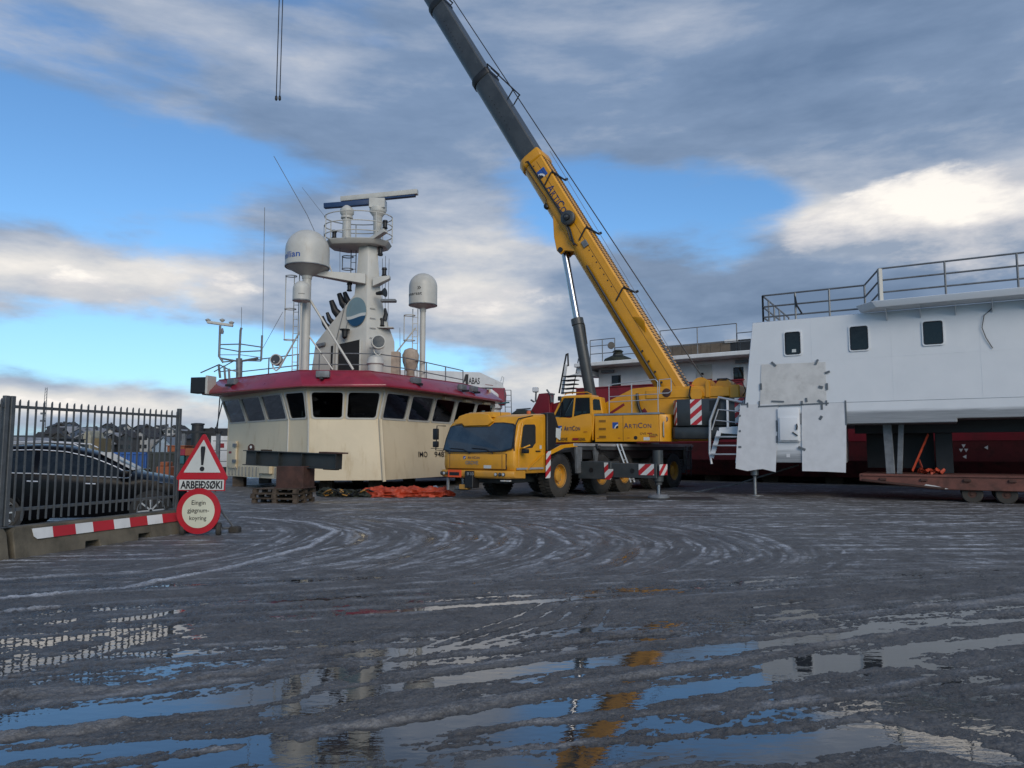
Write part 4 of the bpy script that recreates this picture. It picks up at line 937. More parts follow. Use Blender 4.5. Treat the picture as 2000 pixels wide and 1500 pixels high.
for (u, Y) in ((505, 33.8), (612, 33.5), (700, 33.6), (800, 34)):
    p = g2(u, Y); MB().box(p.x - .3, p.x + .3, p.y - .2, p.y + .3, 1.95, 2.75).box(p.x - .28, p.x + .28, p.y + .2, p.y + .3, 2.7, 3.35).build('chair', 'seat_grey', WH, .05)
# roof brim
rim_o = [v3(p, ZE) for p in eave]; rim_i = [v3(p, ZR) for p in deck]
bb = [v3(BK[0] + Vector((.9, .6)), ZE), v3(BK[1] + Vector((-.6, .8)), ZE)]; bi = [v3(BK[0], ZR), v3(BK[1], ZR)]
rf = MB(); R0 = [p - Vector((0, 0, .10)) for p in rim_o + bb]; R1 = rim_o + bb; R2 = rim_i + bi
rf.loft([R0, R1, R2]); rfo = rf.build('roof_brim', 'roof_red', WH, .02)
so_ = MB(); S1 = [p - Vector((0, 0, .105)) for p in rim_o + bb]; S0 = [v3(p, ZE - .02) for p in topp] + [v3(p, ZE - .02) for p in BK]
so_.loft([S1, S0], cap=False); so_.build('soffit', 'cream', WH, smooth=0)
MB().prism([p + Vector((0, 0, .004)) for p in R2], (0, 0, .02)).build('roof_deck', 'roof_red', WH)
def brim(f_i, f, k=.5): return rim_o[f_i].lerp(rim_o[f_i + 1], f).lerp(rim_i[f_i].lerp(rim_i[f_i + 1], f), k)
for (i, f, k) in ((0, .30, .5), (1, .30, .55), (2, .45, .45), (3, .18, .45), (3, .42, .5)):
    p = brim(i, f, k); n = (rim_o[i + 1] - rim_o[i]); n = Vector((n.y, -n.x, 0)).normalized(); m_ = frame(p + n * .12, n.cross(Vector((0, 0, 1))))
    fl_ = MB(m_).box(-.26, .26, -.14, .10, -.06, .20).build('floodlight', 'galv', WH, .05, 2)
    MB(m_).box(-.21, .21, -.155, -.14, -.03, .15).build('lamp_glass', 'lens', fl_, .01); MB(m_).box(-.06, .06, .0, .3, -.14, -.05).build('lamp_bracket', 'black', fl_)
# side light box on the port edge
p = v3(Vector((-13.0, 31.25)), 4.05); m_ = frame(p, (1, -.25, 0))
MB(m_).box(-.72, .05, -.25, .25, .0, .68).build('side_light_box', 'black', WH, .02); MB(m_).box(.05, .16, -.3, .3, -.05, .74).build('side_light_board', 'mast_white', WH, .01); MB(m_).box(.0, .6, -.1, .1, -.07, .0).build('side_light_bracket', 'mast_white', WH)
# wipers' housings under the brim on the starboard side
for f in (.48, .68, .88):
    p = wpt(3, f, ZT) + fnorm(3) * .1; m_ = frame(p, (sill[4] - sill[3]).normalized().to_3d()); MB(m_).box(-.30, .30, -.12, .12, -.04, .10).build('wiper_box', 'cream', WH, .04, 2)
# vertical pipe, weld, IMO number, hatch with clips, bottom frame
n2 = fnorm(2); n3 = fnorm(3)
MB().tube([wpt(3, .0, z) + n3 * .06 + n2 * .06 for z in (ZB - .05, 1.5, ZS)], .07, 8).build('drain_pipe', 'cream', WH)
d3 = (sill[4] - sill[3]).normalized().to_3d()
pz = wpt(3, .41, 1.45) + n3 * .012
upw = (wpt(3, .4, 1.7) - wpt(3, .4, 1.2)).normalized()
lettering('IMO', 'ink', WH, pz - d3 * .82, d3, upw, .70, .24, .006); lettering('9487', 'ink', WH, pz + d3 * .62, d3, upw, 1.05, .24, .006)
n0 = fnorm(0); d0 = (sill[1] - sill[0]).normalized().to_3d()
m0 = frame(wpt(0, .03, ZB), d0); m0b = Matrix(((d0.x, -n0.x, 0, m0.translation.x), (d0.y, -n0.y, 0, m0.translation.y), (0, 0, 1, ZB), (0, 0, 0, 1)))
ht = MB(m0b).box(.1, 1.0, -.10, .0, .35, 1.55).build('hatch', 'cream', WH, .04, 2)
for z in (.6, 1.3): MB(m0b).box(.78, 1.12, -.16, -.10, z, z + .14).build('hatch_clip', 'galv', ht)
MB(m0b).box(.25, .55, -.104, -.10, 1.0, 1.1).build('red_notice', 'red_print', ht)
for j in range(16):
    x = .25 + j * .36
    if 3.6 < x < 4.6: continue
    g = MB(m0b).tube([(x, -.05, .42), (x + .06, -.09, .42), (x + .06, -.09, .06), (x, -.05, .06)], .02, 5)
    g.build('frame_clamp', 'galv', WH)
for (f, w) in ((.62, .5),): MB(m0b).box(3.6, 4.6, -.16, 0, .18, .75).build('base_box', 'cream', WH, .03)
m2b = Matrix(((.98, -n2.x, 0, wpt(2, 0, ZB).x), (.2, -n2.y, 0, wpt(2, 0, ZB).y), (0, 0, 1, ZB), (0, 0, 0, 1)))
for j in range(5):
    p = wpt(1, .2 + j * .2, .7) + fnorm(1) * .05
    MB().tube([p, p + fnorm(1) * .05, p + fnorm(1) * .05 - Vector((0, 0, .38)), p - Vector((0, 0, .4))], .02, 5).build('frame_clamp', 'galv', WH)
for (u, Y) in ((470, 33), (560, 30), (640, 29.4), (735, 29.4), (800, 32.5), (900, 35.5), (520, 36), (700, 36)):
    p = g2(u, Y); MB().box(p.x - .25, p.x + .25, p.y - .2, p.y + .2, .0, ZB - .01).build('support_block', 'wood', WH, .01)
# --- roof railing
def railing(parent, path, zb, hts, r=.022, step=1.4, mat_='galv', name='railing'):
    post = MB(); 
    for a, c in zip(path[:-1], path[1:]):
        nn = max(1, round((c - a).length / step))
        for j in range(nn): p = a.lerp(c, j / nn); MB().tube([v3(p, zb), v3(p, zb + hts[-1])], r * 1.15, 6).build('rail_post', mat_, parent)
    p = path[-1]; MB().tube([v3(p, zb), v3(p, zb + hts[-1])], r * 1.15, 6).build('rail_post', mat_, parent)
    for h in hts: MB().tube([v3(p, zb + h) for p in path], r, 6).build('rail', mat_, parent)
RP = [Vector((-12.1, 32.6)), Vector((-8.9, 30.2)), Vector((-7.9, 29.8)), Vector((-5.6, 30.0)), Vector((-4.6, 31.3)), Vector((-2.45, 36.4))]
railing(WH, RP, ZR, (.46, .92), .024, 1.6)
# --- mast: four-sided tapering housing
K0 = v3(g2(712, 30.5), 0); LV = Vector((-.9, .43, 0)); RV = Vector((.75, .66, 0)).normalized(); LV.normalize()
lev = [(ZR, 3.0, 1.45), (6.3, 2.75, 1.40), (7.45, 1.55, .88), (8.25, .70, .70), (8.95, .62, .60), (10.5, .50, .45)]
def mp(l, r, z): return v3(K0 + LV * l + RV * r, z)
ms = MB().loft([[mp(0, 0, z), mp(l, 0, z), mp(l, r, z), mp(0, r, z)] for z, l, r in lev]).build('mast', 'mast_white', WH, .03)
nL = LV.cross(Vector((0, 0, 1))); nL = nL if nL.y < 0 else -nL
nR = RV.cross(Vector((0, 0, 1))); nR = nR if nR.y < 0 else -nR
def lf(l, z, o=.0): return mp(l, 0, z) + nL * o          # on the left face
def rf_(r, z, o=.0): return mp(0, r, z) + nR * o
# doorway and frame
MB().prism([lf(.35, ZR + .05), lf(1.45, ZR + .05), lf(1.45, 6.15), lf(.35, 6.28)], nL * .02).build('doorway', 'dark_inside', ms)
for a in (.28, 1.52): MB().bar(lf(a, ZR, .03), lf(a, 6.25, .03), .08, .08).build('door_frame', 'mast_white', ms)
MB().bar(lf(1.7, ZR, .05), lf(1.66, 6.2, .05), .05, .05).build('door_frame', 'mast_white', ms)
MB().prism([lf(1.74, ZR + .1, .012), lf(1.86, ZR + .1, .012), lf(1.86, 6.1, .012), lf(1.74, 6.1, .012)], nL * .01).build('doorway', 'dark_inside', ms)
MB().prism([lf(2.15, 6.12, .0), lf(2.62, 6.06, .0), lf(2.62, 6.22, .0), lf(2.15, 6.28, .0)], nL * .12).build('lamp', 'galv', ms, .02)
lh = MB().lathe([(.10, .0), (.22, .02), (.22, .06), (.14, .08), (.12, .35), (.06, .42)], lf(.95, 6.75, .25), (0, 0, -1), 14).build('horn', 'black', ms)
# emblem disc: teal sky, pale wave, blue sea
def disc(z0, z1, off, m_, nm, parent):
    c = (.52, 7.48); rx, rz = .52, .62; pts = []; n = 36
    for q in range(n + 1):
        zz_ = z0 + (z1 - z0) * 0; 
    A = np.linspace(0, 2 * pi, 49)[:-1]; P = [(cos(a) * rx, sin(a) * rz) for a in A]
    P = [(x, min(max(z, z0 + .06 * sin(x * 4)), z1 + .06 * sin(x * 4))) for x, z in P]
    b = MB(); b.loft([[lf(c[0] - x, c[1] + z, off) for x, z in P], [lf(c[0] - x, c[1] + z, off + .012) for x, z in P]]); return b.build(nm, m_, parent, smooth=0)
em = disc(-9, 9, .05, 'emblem_teal', 'emblem', ms); disc(-.26, -.13, .065, 'sign_white', 'emblem_wave', em); disc(-9, -.26, .065, 'emblem_blue', 'emblem_sea', em)
# ladder rails up the face, exhaust pipes on the far left edge, rungs on the right face
for a, b_ in ((1.15, .78), (1.55, 1.1)): MB().tube([lf(a, 6.35, .05), lf(b_, 7.9, .05)], .016, 5).build('ladder_rail', 'galv', ms)
for (l, z, s) in ((2.35, 6.95, 1.0), (2.1, 7.15, .9), (1.75, 7.45, 1.35), (1.35, 7.75, 1.3), (1.1, 7.85, 1.15)):
    p = mp(l + .10, .3, z + .08); MB().tube([p + Vector((.34, 0, -.30)) * s, p + Vector((.10, 0, -.12)) * s, p + Vector((-.12, 0, .12)) * s, p + Vector((-.24, 0, .44)) * s], .19 * s, 12, r1=.08 * s).build('exhaust_pipe', 'black', ms)
p = rf_(.85, 7.2, .0); MB().tube([p, p + Vector((.06, 0, .25)), p + Vector((.02, 0, .5))], .12, 8, r1=.05).build('exhaust_pipe', 'black', ms)
for i in range(7): MB().tube([rf_(.12, 5.1 + i * .42, .06), rf_(.48 - .02 * i, 5.1 + i * .42, .06)], .018, 5).build('rung', 'mast_white', ms)
# crosstrees
b = MB(); a1 = v3(g2(598, 30.2), 8.95); a0 = mp(.2, .15, 8.72); px_ = Vector((0, 1, 0))
b.loft([[a1 + px_ * s * .18 + Vector((0, 0, h)) for s, h in ((-1, 0), (1, 0), (1, .16), (-1, .16))], [a0 + px_ * s * .32 + Vector((0, 0, h)) for s, h in ((-1, -.10), (1, -.10), (1, .34), (-1, .34))]]).build('crosstree', 'mast_white', ms, .015)
b = MB(); a1 = v3(g2(757, 30.6), 8.86); b.loft([[a1 + Vector((0, s * .15, h)) for s, h in ((-1, 0), (1, 0), (1, .14), (-1, .14))], [mp(0, .3, 8.62) + Vector((0, s * .28, h)) for s, h in ((-1, -.1), (1, -.1), (1, .3), (-1, .3))]]).build('crosstree', 'mast_white', ms, .015)
def nav_light(p, up=1, parent=ms): MB().lathe([(.10, 0), (.12, .04 * up), (.09, .06 * up), (.09, .26 * up), (.12, .28 * up), (.10, .36 * up)], p, (0, 0, 1), 12).build('navigation_light', 'black', parent)
nav_light(v3(g2(745, 30.6), 9.0)); nav_light(v3(g2(676, 30.6), 8.35)); nav_light(v3(g2(742, 31), 6.9)); 
MB().box(*(lambda q: (q.x - .15, q.x + .5, q.y - .2, q.y + .2, 6.82, 6.86))(v3(g2(742, 31), 0))).build('light_bracket', 'mast_white', ms)
hs = v3(g2(744, 30.4), 8.15); MB().lathe([(.06, 0), (.08, .1), (.10, .3), (.20, .42)], hs + Vector((-.3, 0, .05)), (1, -.35, .05), 14).build('horn', 'black', ms); MB().box(hs.x - .1, hs.x + .55, hs.y - .15, hs.y + .15, hs.z - .32, hs.z - .2).build('lamp', 'galv', ms, .03)
# top platform with rail and two radars
pc = v3(g2(692, 31.0), 10.55)
PL = [pc + Vector((x, y, 0)) for x, y in ((-1.38, -.15), (-1.1, -.75), (-.2, -.9), (.9, -.85), (1.38, -.3), (1.38, .5), (.8, .95), (-.7, .95), (-1.3, .5))]
pf = MB(); pf.loft([[p + (pc - p) * .12 - Vector((0, 0, .22)) for p in PL], PL]); pf.build('platform', 'mast_white', ms, .015)
b = MB(); b.loft([[mp(0, 0, 10.3), mp(.5, 0, 10.3), mp(.5, .45, 10.3), mp(0, .45, 10.3)], [pc + Vector((x, y, -.2)) for x, y in ((.6, -.7), (-.9, -.5), (-.9, .6), (.6, .6))]]).build('platform_knee', 'mast_white', ms)
b = MB(); b.bar(pc + Vector((.6, -.6, -.1)), pc + Vector((1.35, -1.0, .25)), .25, .16).build('light_arm', 'mast_white', ms, .01); nav_light(pc + Vector((1.32, -.98, .33))); nav_light(pc + Vector((1.0, -.2, -.25)), -1); nav_light(pc + Vector((-.9, -.6, .02)))
EL = [pc + Vector((1.46 * cos(a), 1.0 * sin(a), 0)) for a in np.linspace(0, 2 * pi, 29)[:-1]]
for h in (.3, .72, 1.12): MB().tube([p + Vector((0, 0, h)) for p in EL], .024, 6, closed=True).build('rail', 'mast_white', ms)
for k in range(0, 28, 4): MB().tube([EL[k] * 1 + Vector((0, 0, .0)), EL[k] + Vector((0, 0, 1.12))], .024, 6).build('rail_post', 'mast_white', ms)
p1 = pc + Vector((-.48, -.15, 0)); rd = MB().lathe([(.20, 0), (.18, 1.0), (.26, 1.04), (.26, 1.10), (.22, 1.14), (.30, 1.26), (.30, 1.42), (.20, 1.52), (.12, 1.6)], p1, (0, 0, 1), 18).build('radar', 'mast_white', ms)
q = p1 + Vector((0, 0, 1.66)); dr_ = Vector((1, -.08, .05)).normalized(); MB(frame(q, dr_)).box(-1.02, 1.02, -.11, .11, -.10, .12).build('radar_scanner', 'radar_blue', rd, .03, 2)
p2 = pc + Vector((.86, -.2, 0)); rd = MB().lathe([(.17, 0), (.20, 1.1), (.36, 1.3), (.36, 1.5), (.30, 1.5)], p2, (0, 0, 1), 16).box(p2.x - .34, p2.x + .34, p2.y - .3, p2.y + .3, p2.z + 1.42, p2.z + 1.85).build('radar', 'mast_white', ms, .02)
q = p2 + Vector((.05, 0, 1.98)); dr_ = Vector((1, -.15, .045)).normalized(); sc = MB(frame(q, dr_)).box(-1.72, 1.72, -.13, .13, -.06, .16).build('radar_scanner', 'mast_white', rd, .03, 2); MB(frame(q, dr_)).box(-1.2, 1.6, -.10, .12, -.13, -.06).build('scanner_base', 'radar_blue', sc)
# ladder behind the mast neck
def cage_ladder(parent, u0, u1, Y, z0, z1, hoops, mat_='mast_white', cage=True):
    a = v3(g2(u0, Y), 0); c = v3(g2(u1, Y), 0); mid = (a + c) / 2; w = (c - a).length
    for p in (a, c): MB().tube([v3(p, z0), v3(p, z1)], .022, 6).build('ladder_rail', mat_, parent)
    nn = int((z1 - z0) / .3)
    for j in range(1, nn): MB().tube([v3(a, z0 + j * .3), v3(c, z0 + j * .3)], .014, 5).build('rung', mat_, parent)
    for h in hoops:
        pts = [mid + Vector((-w * 1.15 + w * 1.1 * cos(t_), w * .9 * sin(t_), h)) for t_ in np.linspace(0, 2 * pi, 17)[:-1]]
        MB().tube([Vector((p.x, p.y, h)) for p in pts], .022, 6, closed=True).build('cage_hoop', mat_, parent)
    if cage and hoops:
        x = mid.x - w * 2.2; MB().tube([(x, mid.y, hoops[0]), (x, mid.y, hoops[-1])], .022, 6).build('cage_bar', mat_, parent)
cage_ladder(ms, 678, 688, 31.4, 8.9, 10.4, (9.5, 10.05), 'galv'); 
# --- satellite domes
def dome(u, Y, zc, r, h, taper, name, pole_r, word, bend0, lm, lh_):
    c = v3(g2(u, Y), 0)
    dm = MB().lathe([(pole_r * 1.1, zc - taper - .12), (pole_r * 1.2, zc - taper), (r * .92, zc - .06), (r * 1.0, zc - .03), (r, zc + .02), (r, zc + h - r * .98)] + [(r * cos(a), zc + h - r * .98 + r * .98 * sin(a)) for a in np.linspace(.12, pi / 2, 12)], c, (0, 0, 1), 40).build(name, 'mast_white', WH, smooth=45)
    MB().lathe([(r * 1.012, zc - .05), (r * 1.012, zc - .01)], c, (0, 0, 1), 40).build('dome_rim', 'galv', dm)
    MB().lathe([(pole_r, ZR), (pole_r, zc - taper)], c, (0, 0, 1), 18).build('pole', 'mast_white', dm)
    if word: lettering(word, lm, dm, c + Vector((0, 0, zc + lh_[0])), (1, 0, 0), (0, 0, 1), lh_[1], lh_[2], .012, bend=(r * 1.006, bend0))
    return dm, c
d1, cA = dome(591, 30.0, 9.25, .90, 1.55, .40, 'satellite_dome', .18, 'intellian', radians(224), 'logo_blue', (.34, 1.35, .26))
d2, cB = dome(823, 33.0, 8.25, .645, 1.45, .20, 'satellite_dome', .13, 'inmarsat', radians(232), 'ink', (.40, .92, .14))
MB().lathe([(.0, 0), (.11, 0), (.11, .02), (.0, .02)], cB + Vector((cos(radians(262)), sin(radians(262)), 0)) * .635 + Vector((0, 0, 8.86)), Vector((cos(radians(262)), sin(radians(262)), 0)), 14).build('dome_logo', 'ink', d2) if False else None
for k in (0, 1):
    th = radians(256 + k * 6); c = cB; MB().tube([c + Vector((cos(th + a) * .655, sin(th + a) * .655, 8.84 + z)) for a, z in ((0, 0), (.05 + .03 * k, .06), (0, .13))], .018, 5).build('dome_logo', 'ink', d2)
d3_, cC = dome(581, 29.3, 7.70, .35, .78, .10, 'satellite_dome', .045, 'intellian', radians(286), 'ink', (.20, .26, .05))
cage_ladder(WH, 566, 576, 30.2, ZR, 8.95, (6.2, 7.5, 8.9)); cage_ladder(WH, 803, 813, 33.0, ZR, 8.05, (6.6, 7.75))
# braces and stays
for a, c, r in (((600, 577, 30), (690, 722, 29.6), .05), ((590, 640, 30), (545, 720, 30.4), .035), ((592, 640, 30), (650, 722, 29.8), .035), ((812, 640, 33), (765, 700, 33), .035), ((634, 495, 30.3), (652, 540, 30.3), .03)):
    MB().tube([at(*a), at(*c)], r, 6).build('brace', 'mast_white', WH)
for pts, r in (([(535, 305, 30), (600, 420, 30.2), (634, 495, 30.3)], .014), ([(590, 366, 31), (640, 430, 31.4)], .008), ([(517, 405, 31), (515, 530, 31), (513, 655, 31)], .014), ([(472, 600, 31.8), (471, 660, 31.8)], .012), ([(512, 682, 31), (552, 610, 30.2)], .010),
               ([(633, 440, 30.5), (632, 545, 30.5)], .012), ([(664, 470, 31), (664, 540, 31)], .012), ([(747, 505, 31), (746, 620, 31)], .012), ([(753, 500, 31), (752, 640, 31.2)], .012), ([(760, 505, 31), (757, 655, 31.2)], .012), ([(781, 640, 33), (782, 725, 33)], .012), ([(722, 545, 31), (700, 600, 31), (680, 640, 31)], .006)):
    MB().tube([at(*p) for p in pts], r, 5).build('aerial', 'galv', WH)
# --- antenna rack at the port corner
zt_ = 5.5
def P3(u, v, Y): return at(u, v, Y)
rk = MB().tube([P3(467, 738, 31.6), P3(467, 700, 31.6)], .13, 10).build('rack_post', 'galv', WH)
for pts, r in (([(467, 702, 31.6), (470, 645, 31.6), (472, 640, 31.6)], .05), ([(436, 708, 31.6), (428, 696, 31.6), (430, 636, 31.6)], .05), ([(510, 704, 31.6), (512, 655, 31.6)], .045), ([(430, 673, 31.6), (470, 672, 31.6), (511, 678, 31.6)], .028),
               ([(430, 680, 31.6), (470, 687, 31.6), (512, 685, 31.6)], .028), ([(430, 693, 31.6), (470, 693, 31.6), (508, 698, 31.6)], .016), ([(432, 700, 31.6), (467, 706, 31.6), (504, 699, 31.6)], .045), ([(436, 707, 31.6), (467, 704, 31.6), (510, 705, 31.6)], .03), ([(427, 712, 32), (430, 738, 32)], .05), ([(438, 714, 31.4), (440, 740, 31.4)], .045), ([(447, 720, 31.2), (448, 740, 31.2)], .045),
               ([(392, 728, 32.3), (428, 712, 32), (447, 722, 31.2), (464, 726, 31.3)], .028), ([(430, 726, 32), (464, 722, 31.6)], .024), ([(418, 726, 31.9), (455, 706, 31.6)], .022)):
    MB().tube([P3(*p) for p in pts], r, 6).build('rack_tube', 'galv', rk)
tb = MB(); tb.bar(P3(405, 629, 31.6), P3(455, 636, 31.6), .14, .12); tb.build('antenna_bar', 'mast_white', rk, .02)
for (u, v) in ((406, 627), (434, 627), (452, 632)): MB().lathe([(.04, 0), (.09, .05), (.12, .10), (.02, .16)], P3(u, v + 2, 31.6), (0, 0, 1), 12).build('antenna_puck', 'mast_white', rk)
MB().lathe([(.05, 0), (.07, .1), (.03, .25)], P3(434, 652, 31.5), (0, 0, 1), 10).build('antenna_puck', 'galv', rk)
# searchlights, covered compass, locker, vent
def searchlight(p, r, d, parent=WH):
    d = Vector(d).normalized(); s0 = MB().lathe([(r * .3, -r * 1.0), (r * .8, -r * .9), (r, -r * .5), (r, r * .45), (r * .93, r * .5)], p, d, 24).build('searchlight', 'mast_white', parent)
    MB().lathe([(r * .86, r * .45), (r * .80, r * .53)], p, d, 24).build('lens', 'lens_dark', s0); MB().lathe([(r * .15, r * .53), (r * .12, r * .56)], p + Vector((-.05, 0, -r * .4)), d, 8).build('bulb', 'lens', s0)
    for sg in (-1, 1): MB().tube([p + Vector((sg * r * .9, 0, 0)), p + Vector((sg * r * .5, 0, -r * 1.5)), p + Vector((0, 0, -r * 1.9))], .03, 6).build('yoke', 'mast_white', s0)
searchlight(at(540, 703, 30.6), .24, (-.1, -1, .1)); searchlight(at(739, 668, 29.9), .30, (.25, -1, .0))
cn = at(802, 702, 32.5); MB().lathe([(.20, -.95), (.18, -.55), (.26, -.42), (.36, -.1), (.38, .2), (.28, .42), (.10, .50)], cn, (0, 0, 1), 12).build('canvas_cover', 'canvas', WH)
q = at(768, 708, 31.5); MB().box(q.x - .3, q.x + .3, q.y - .2, q.y + .25, ZR, ZR + 1.2).build('locker', 'canvas', WH, .03); q = at(733, 710, 29.8); MB().lathe([(.3, ZR), (.3, 5.1), (.36, 5.15), (.3, 5.4), (.1, 5.5)], (q.x, q.y, 0), (0, 0, 1), 16).build('vent', 'mast_white', WH)
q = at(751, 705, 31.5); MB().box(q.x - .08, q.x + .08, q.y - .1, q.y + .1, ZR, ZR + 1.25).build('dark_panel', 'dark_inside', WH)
q = at(600, 680, 31.2); MB().box(q.x - .05, q.x + .05, q.y - .1, q.y + .1, ZR, ZR + .9).build('locker', 'mast_white', WH)

# ------------------------------------------------------------------ folded deck crane behind the wheelhouse
DC = thing('deck_crane', 'white deck crane with dark lettering on its folded boom behind the wheelhouse', 'deck crane', at(950, 880, 44) * 1)
Yd = 44.0
def dp(u, v, dy=0): return at(u, v, Yd) + Vector((0, dy, 0))
bm_ = MB(); side_ = [dp(700, 724), dp(800, 722), dp(937, 727), dp(982, 748), dp(984, 759), dp(950, 757), dp(700, 764)]
bm_.loft([side_, [p + Vector((0, 1.0, 0)) for p in side_]]); bmo = bm_.build('crane_boom', 'ship_white', DC, .03)
lettering('ABAS', 'ink', bmo, dp(926, 744) - Vector((0, .01, 0)), (1, 0, -.03), (0, 0, 1), .68, .40, .02)
MB().prism([dp(903, 752, -.012), dp(909, 731, -.012), dp(915, 731, -.012), dp(914, 753, -.012), dp(910, 753, -.012), dp(909, 744, -.012)], (0, -.004, 0)).build('crane_logo', 'ink', bmo, smooth=0)
MB().bar(dp(948, 751, -.01), dp(963, 753, -.01), .006, .03).build('red_print', 'red_print', bmo)
MB().loft([[dp(962, 757), dp(986, 757), dp(989, 770), dp(988, 790), dp(972, 792), dp(960, 775)], [p + Vector((0, .9, 0)) for p in (dp(962, 757), dp(986, 757), dp(989, 770), dp(988, 790), dp(972, 792), dp(960, 775))]]).build('winch_housing', 'roof_red', DC, .05)
pd = dp(950, 800); MB().lathe([(.8, 0), (.8, pd.z), (.95, pd.z + .1), (.95, pd.z + .9), (.7, pd.z + 1.2)], (pd.x, pd.y + .6, 0), (0, 0, 1), 24).build('pedestal', 'ship_white', DC)
MB().lathe([(.12, 0), (.2, .1), (.2, .5), (.1, .6)], dp(962, 812), (0, -1, .3), 14).build('sheave', 'mast_white', DC)
for u in (986, 998): MB().tube([dp(u, 762), dp(u + 1, 810)], .025, 5).build('ladder_rail', 'galv', DC)
for v in (762, 772, 783, 795): MB().tube([dp(986, v), dp(998, v)], .02, 5).build('rung', 'galv', DC)
MB().tube([dp(930, 792), dp(995, 786)], .05, 6).build('hose', 'hose_teal', DC); MB().tube([dp(978, 745), dp(981, 735), dp(984, 738), dp(982, 750)], .03, 6).build('lifting_eye', 'ship_white', DC)

def on_plane(u, v, P0, d):
    """point of the vertical plane through P0 along d that is seen at (u, v)"""
    r = at(u, v, 10.0) - Vector((0, 0, EYE)); n = Vector((d[1], -d[0], 0)); O = Vector((0, 0, EYE))
    k = (Vector(P0) - O).dot(n) / r.dot(n); return O + r * k

# ------------------------------------------------------------------ red fishing vessel on the slip
S0 = Vector((6.46, 40, 0)); SE = Vector((.82, -.57, 0)).normalized(); SY = Vector((-SE.y, SE.x, 0))
VM = frame(S0, SE)
VS = thing('fishing_vessel', 'long fishing vessel with red hull and white deckhouse behind the yellow crane', 'ship', S0)
def sp(u, v, off=0.0): return on_plane(u, v, S0 + SY * off, SE)
def loc(p): return VM.inverted() @ p
hull = []
for x, k in ((-32, .80), (-29, .35), (-24, .08), (-12, 0), (0, 0), (12, 0), (24, 0), (34, .08), (42, .35), (47, .92)):
    w = 4.6 * (1 - k); yc_ = 4.6
    hull.append([VM @ Vector((x, yc_ + a * w, z)) for a, z in ((-.80, .35), (-.97, 1.15), (-1.0, 2.05), (1.0, 2.05), (.97, 1.15), (.80, .35))])
MB().loft(hull).build('hull_bottom', 'fouling_red', VS)
h2 = []
for x, k in ((-32, .80), (-29, .35), (-24, .08), (-12, 0), (0, 0), (12, 0), (24, 0), (34, .08), (42, .35), (47, .92)):
    w = 4.6 * (1 - k); zt = 3.0 if x < -5 else 3.9
    h2.append([VM @ Vector((x, 4.6 + a * w, z)) for a, z in ((-1.003, 2.03), (-1.003, zt), (1.003, zt), (1.003, 2.03))])
MB().loft(h2).build('hull_side', 'hull_red', VS)
MB(VM).box(-3.4, 6.2, 0, .12, 3.85, 5.12).build('bulwark', 'hull_red', VS, .02); MB(VM).box(6.2, 30, .0, .12, 3.85, 4.45).build('bulwark', 'hull_red', VS, .02)
MB(VM).box(-3.44, 6.24, -.05, .17, 5.12, 5.18).build('bulwark_cap', 'hull_red', VS, .01)
MB(VM).box(-24, -3.4, .02, .06, 3.0, 3.04).build('deck_edge', 'hull_red', VS)
MB(VM).box(7.0, 30, .14, .2, 2.6, 3.9).build('hull_patch', 'dark_hull', VS)
# dark bar added to block the lit gap under the hull, and cradle blocks beneath
MB(VM).box(-27, 43, 3.6, 4.2, 0, .37).build('hull_gap_filler', 'dark_hull', VS)
for x in range(-26, 42, 3): MB(VM).box(x - .4, x + .4, 1.4, 7.8, 0, .36).build('keel_block', 'wood', VS, .02)
# deckhouse
dh = MB(VM).box(-2.6, 16, 1.25, 8, 3.9, 6.38).build('deckhouse', 'ship_white', VS, .03)
MB(VM).prism([(-3.45, -.12, 6.38), (16, -.12, 6.38), (16, -.12, 6.60), (-3.45, -.12, 6.60)], (0, 8.4, 0)).build('bridge_deck', 'ship_white', VS, .03)
MB(VM).prism([(-3.45, .2, 6.0), (-2.5, .2, 6.38), (-3.45, .2, 6.38)], (0, 7.4, 0)).build('deck_knee', 'ship_white', VS)
def rect_on(name, m_, u0, u1, v0, v1, off, th, parent, bev=0.0, P=None, d=None):
    f = (lambda u, v: sp(u, v, off)) if P is None else (lambda u, v: on_plane(u, v, P, d)); n = SY if P is None else Vector((-d[1], d[0], 0)).normalized()
    a, b, c, e_ = f(u0, v1), f(u1, v1), f(u1, v0), f(u0, v0)
    zb, zt = (a.z + b.z) / 2, (c.z + e_.z) / 2
    q = [v3(a, zb), v3(b, zb), v3(b, zt), v3(a, zt)]
    return MB().loft([q, [p - n * th for p in q]]).build(name, m_, parent, bev, 2)
for (u0, u1, v0, v1) in ((1195, 1213, 733, 762), (1433, 1453, 717, 744)):
    w_ = rect_on('window', 'ship_white', u0 - 2, u1 + 2, v0 - 2, v1 + 2, 1.25, .05, dh, .01); rect_on('pane', 'pane_dark', u0, u1, v0, v1, 1.20, .02, w_, .02)
do_ = rect_on('door', 'mast_white', 1362, 1392, 712, 768, 1.25, .06, dh, .01); rect_on('door_handle', 'black', 1370, 1374, 728, 732, 1.17, .05, do_); rect_on('red_notice', 'red_print', 1381, 1391, 740, 743, 1.18, .01, do_)
for (u0, u1, v0, v1) in ((1176, 1200, 723, 728), (1437, 1462, 703, 709)): rect_on('strip_lamp', 'galv', u0, u1, v0, v1, 1.1, .15, dh, .02)
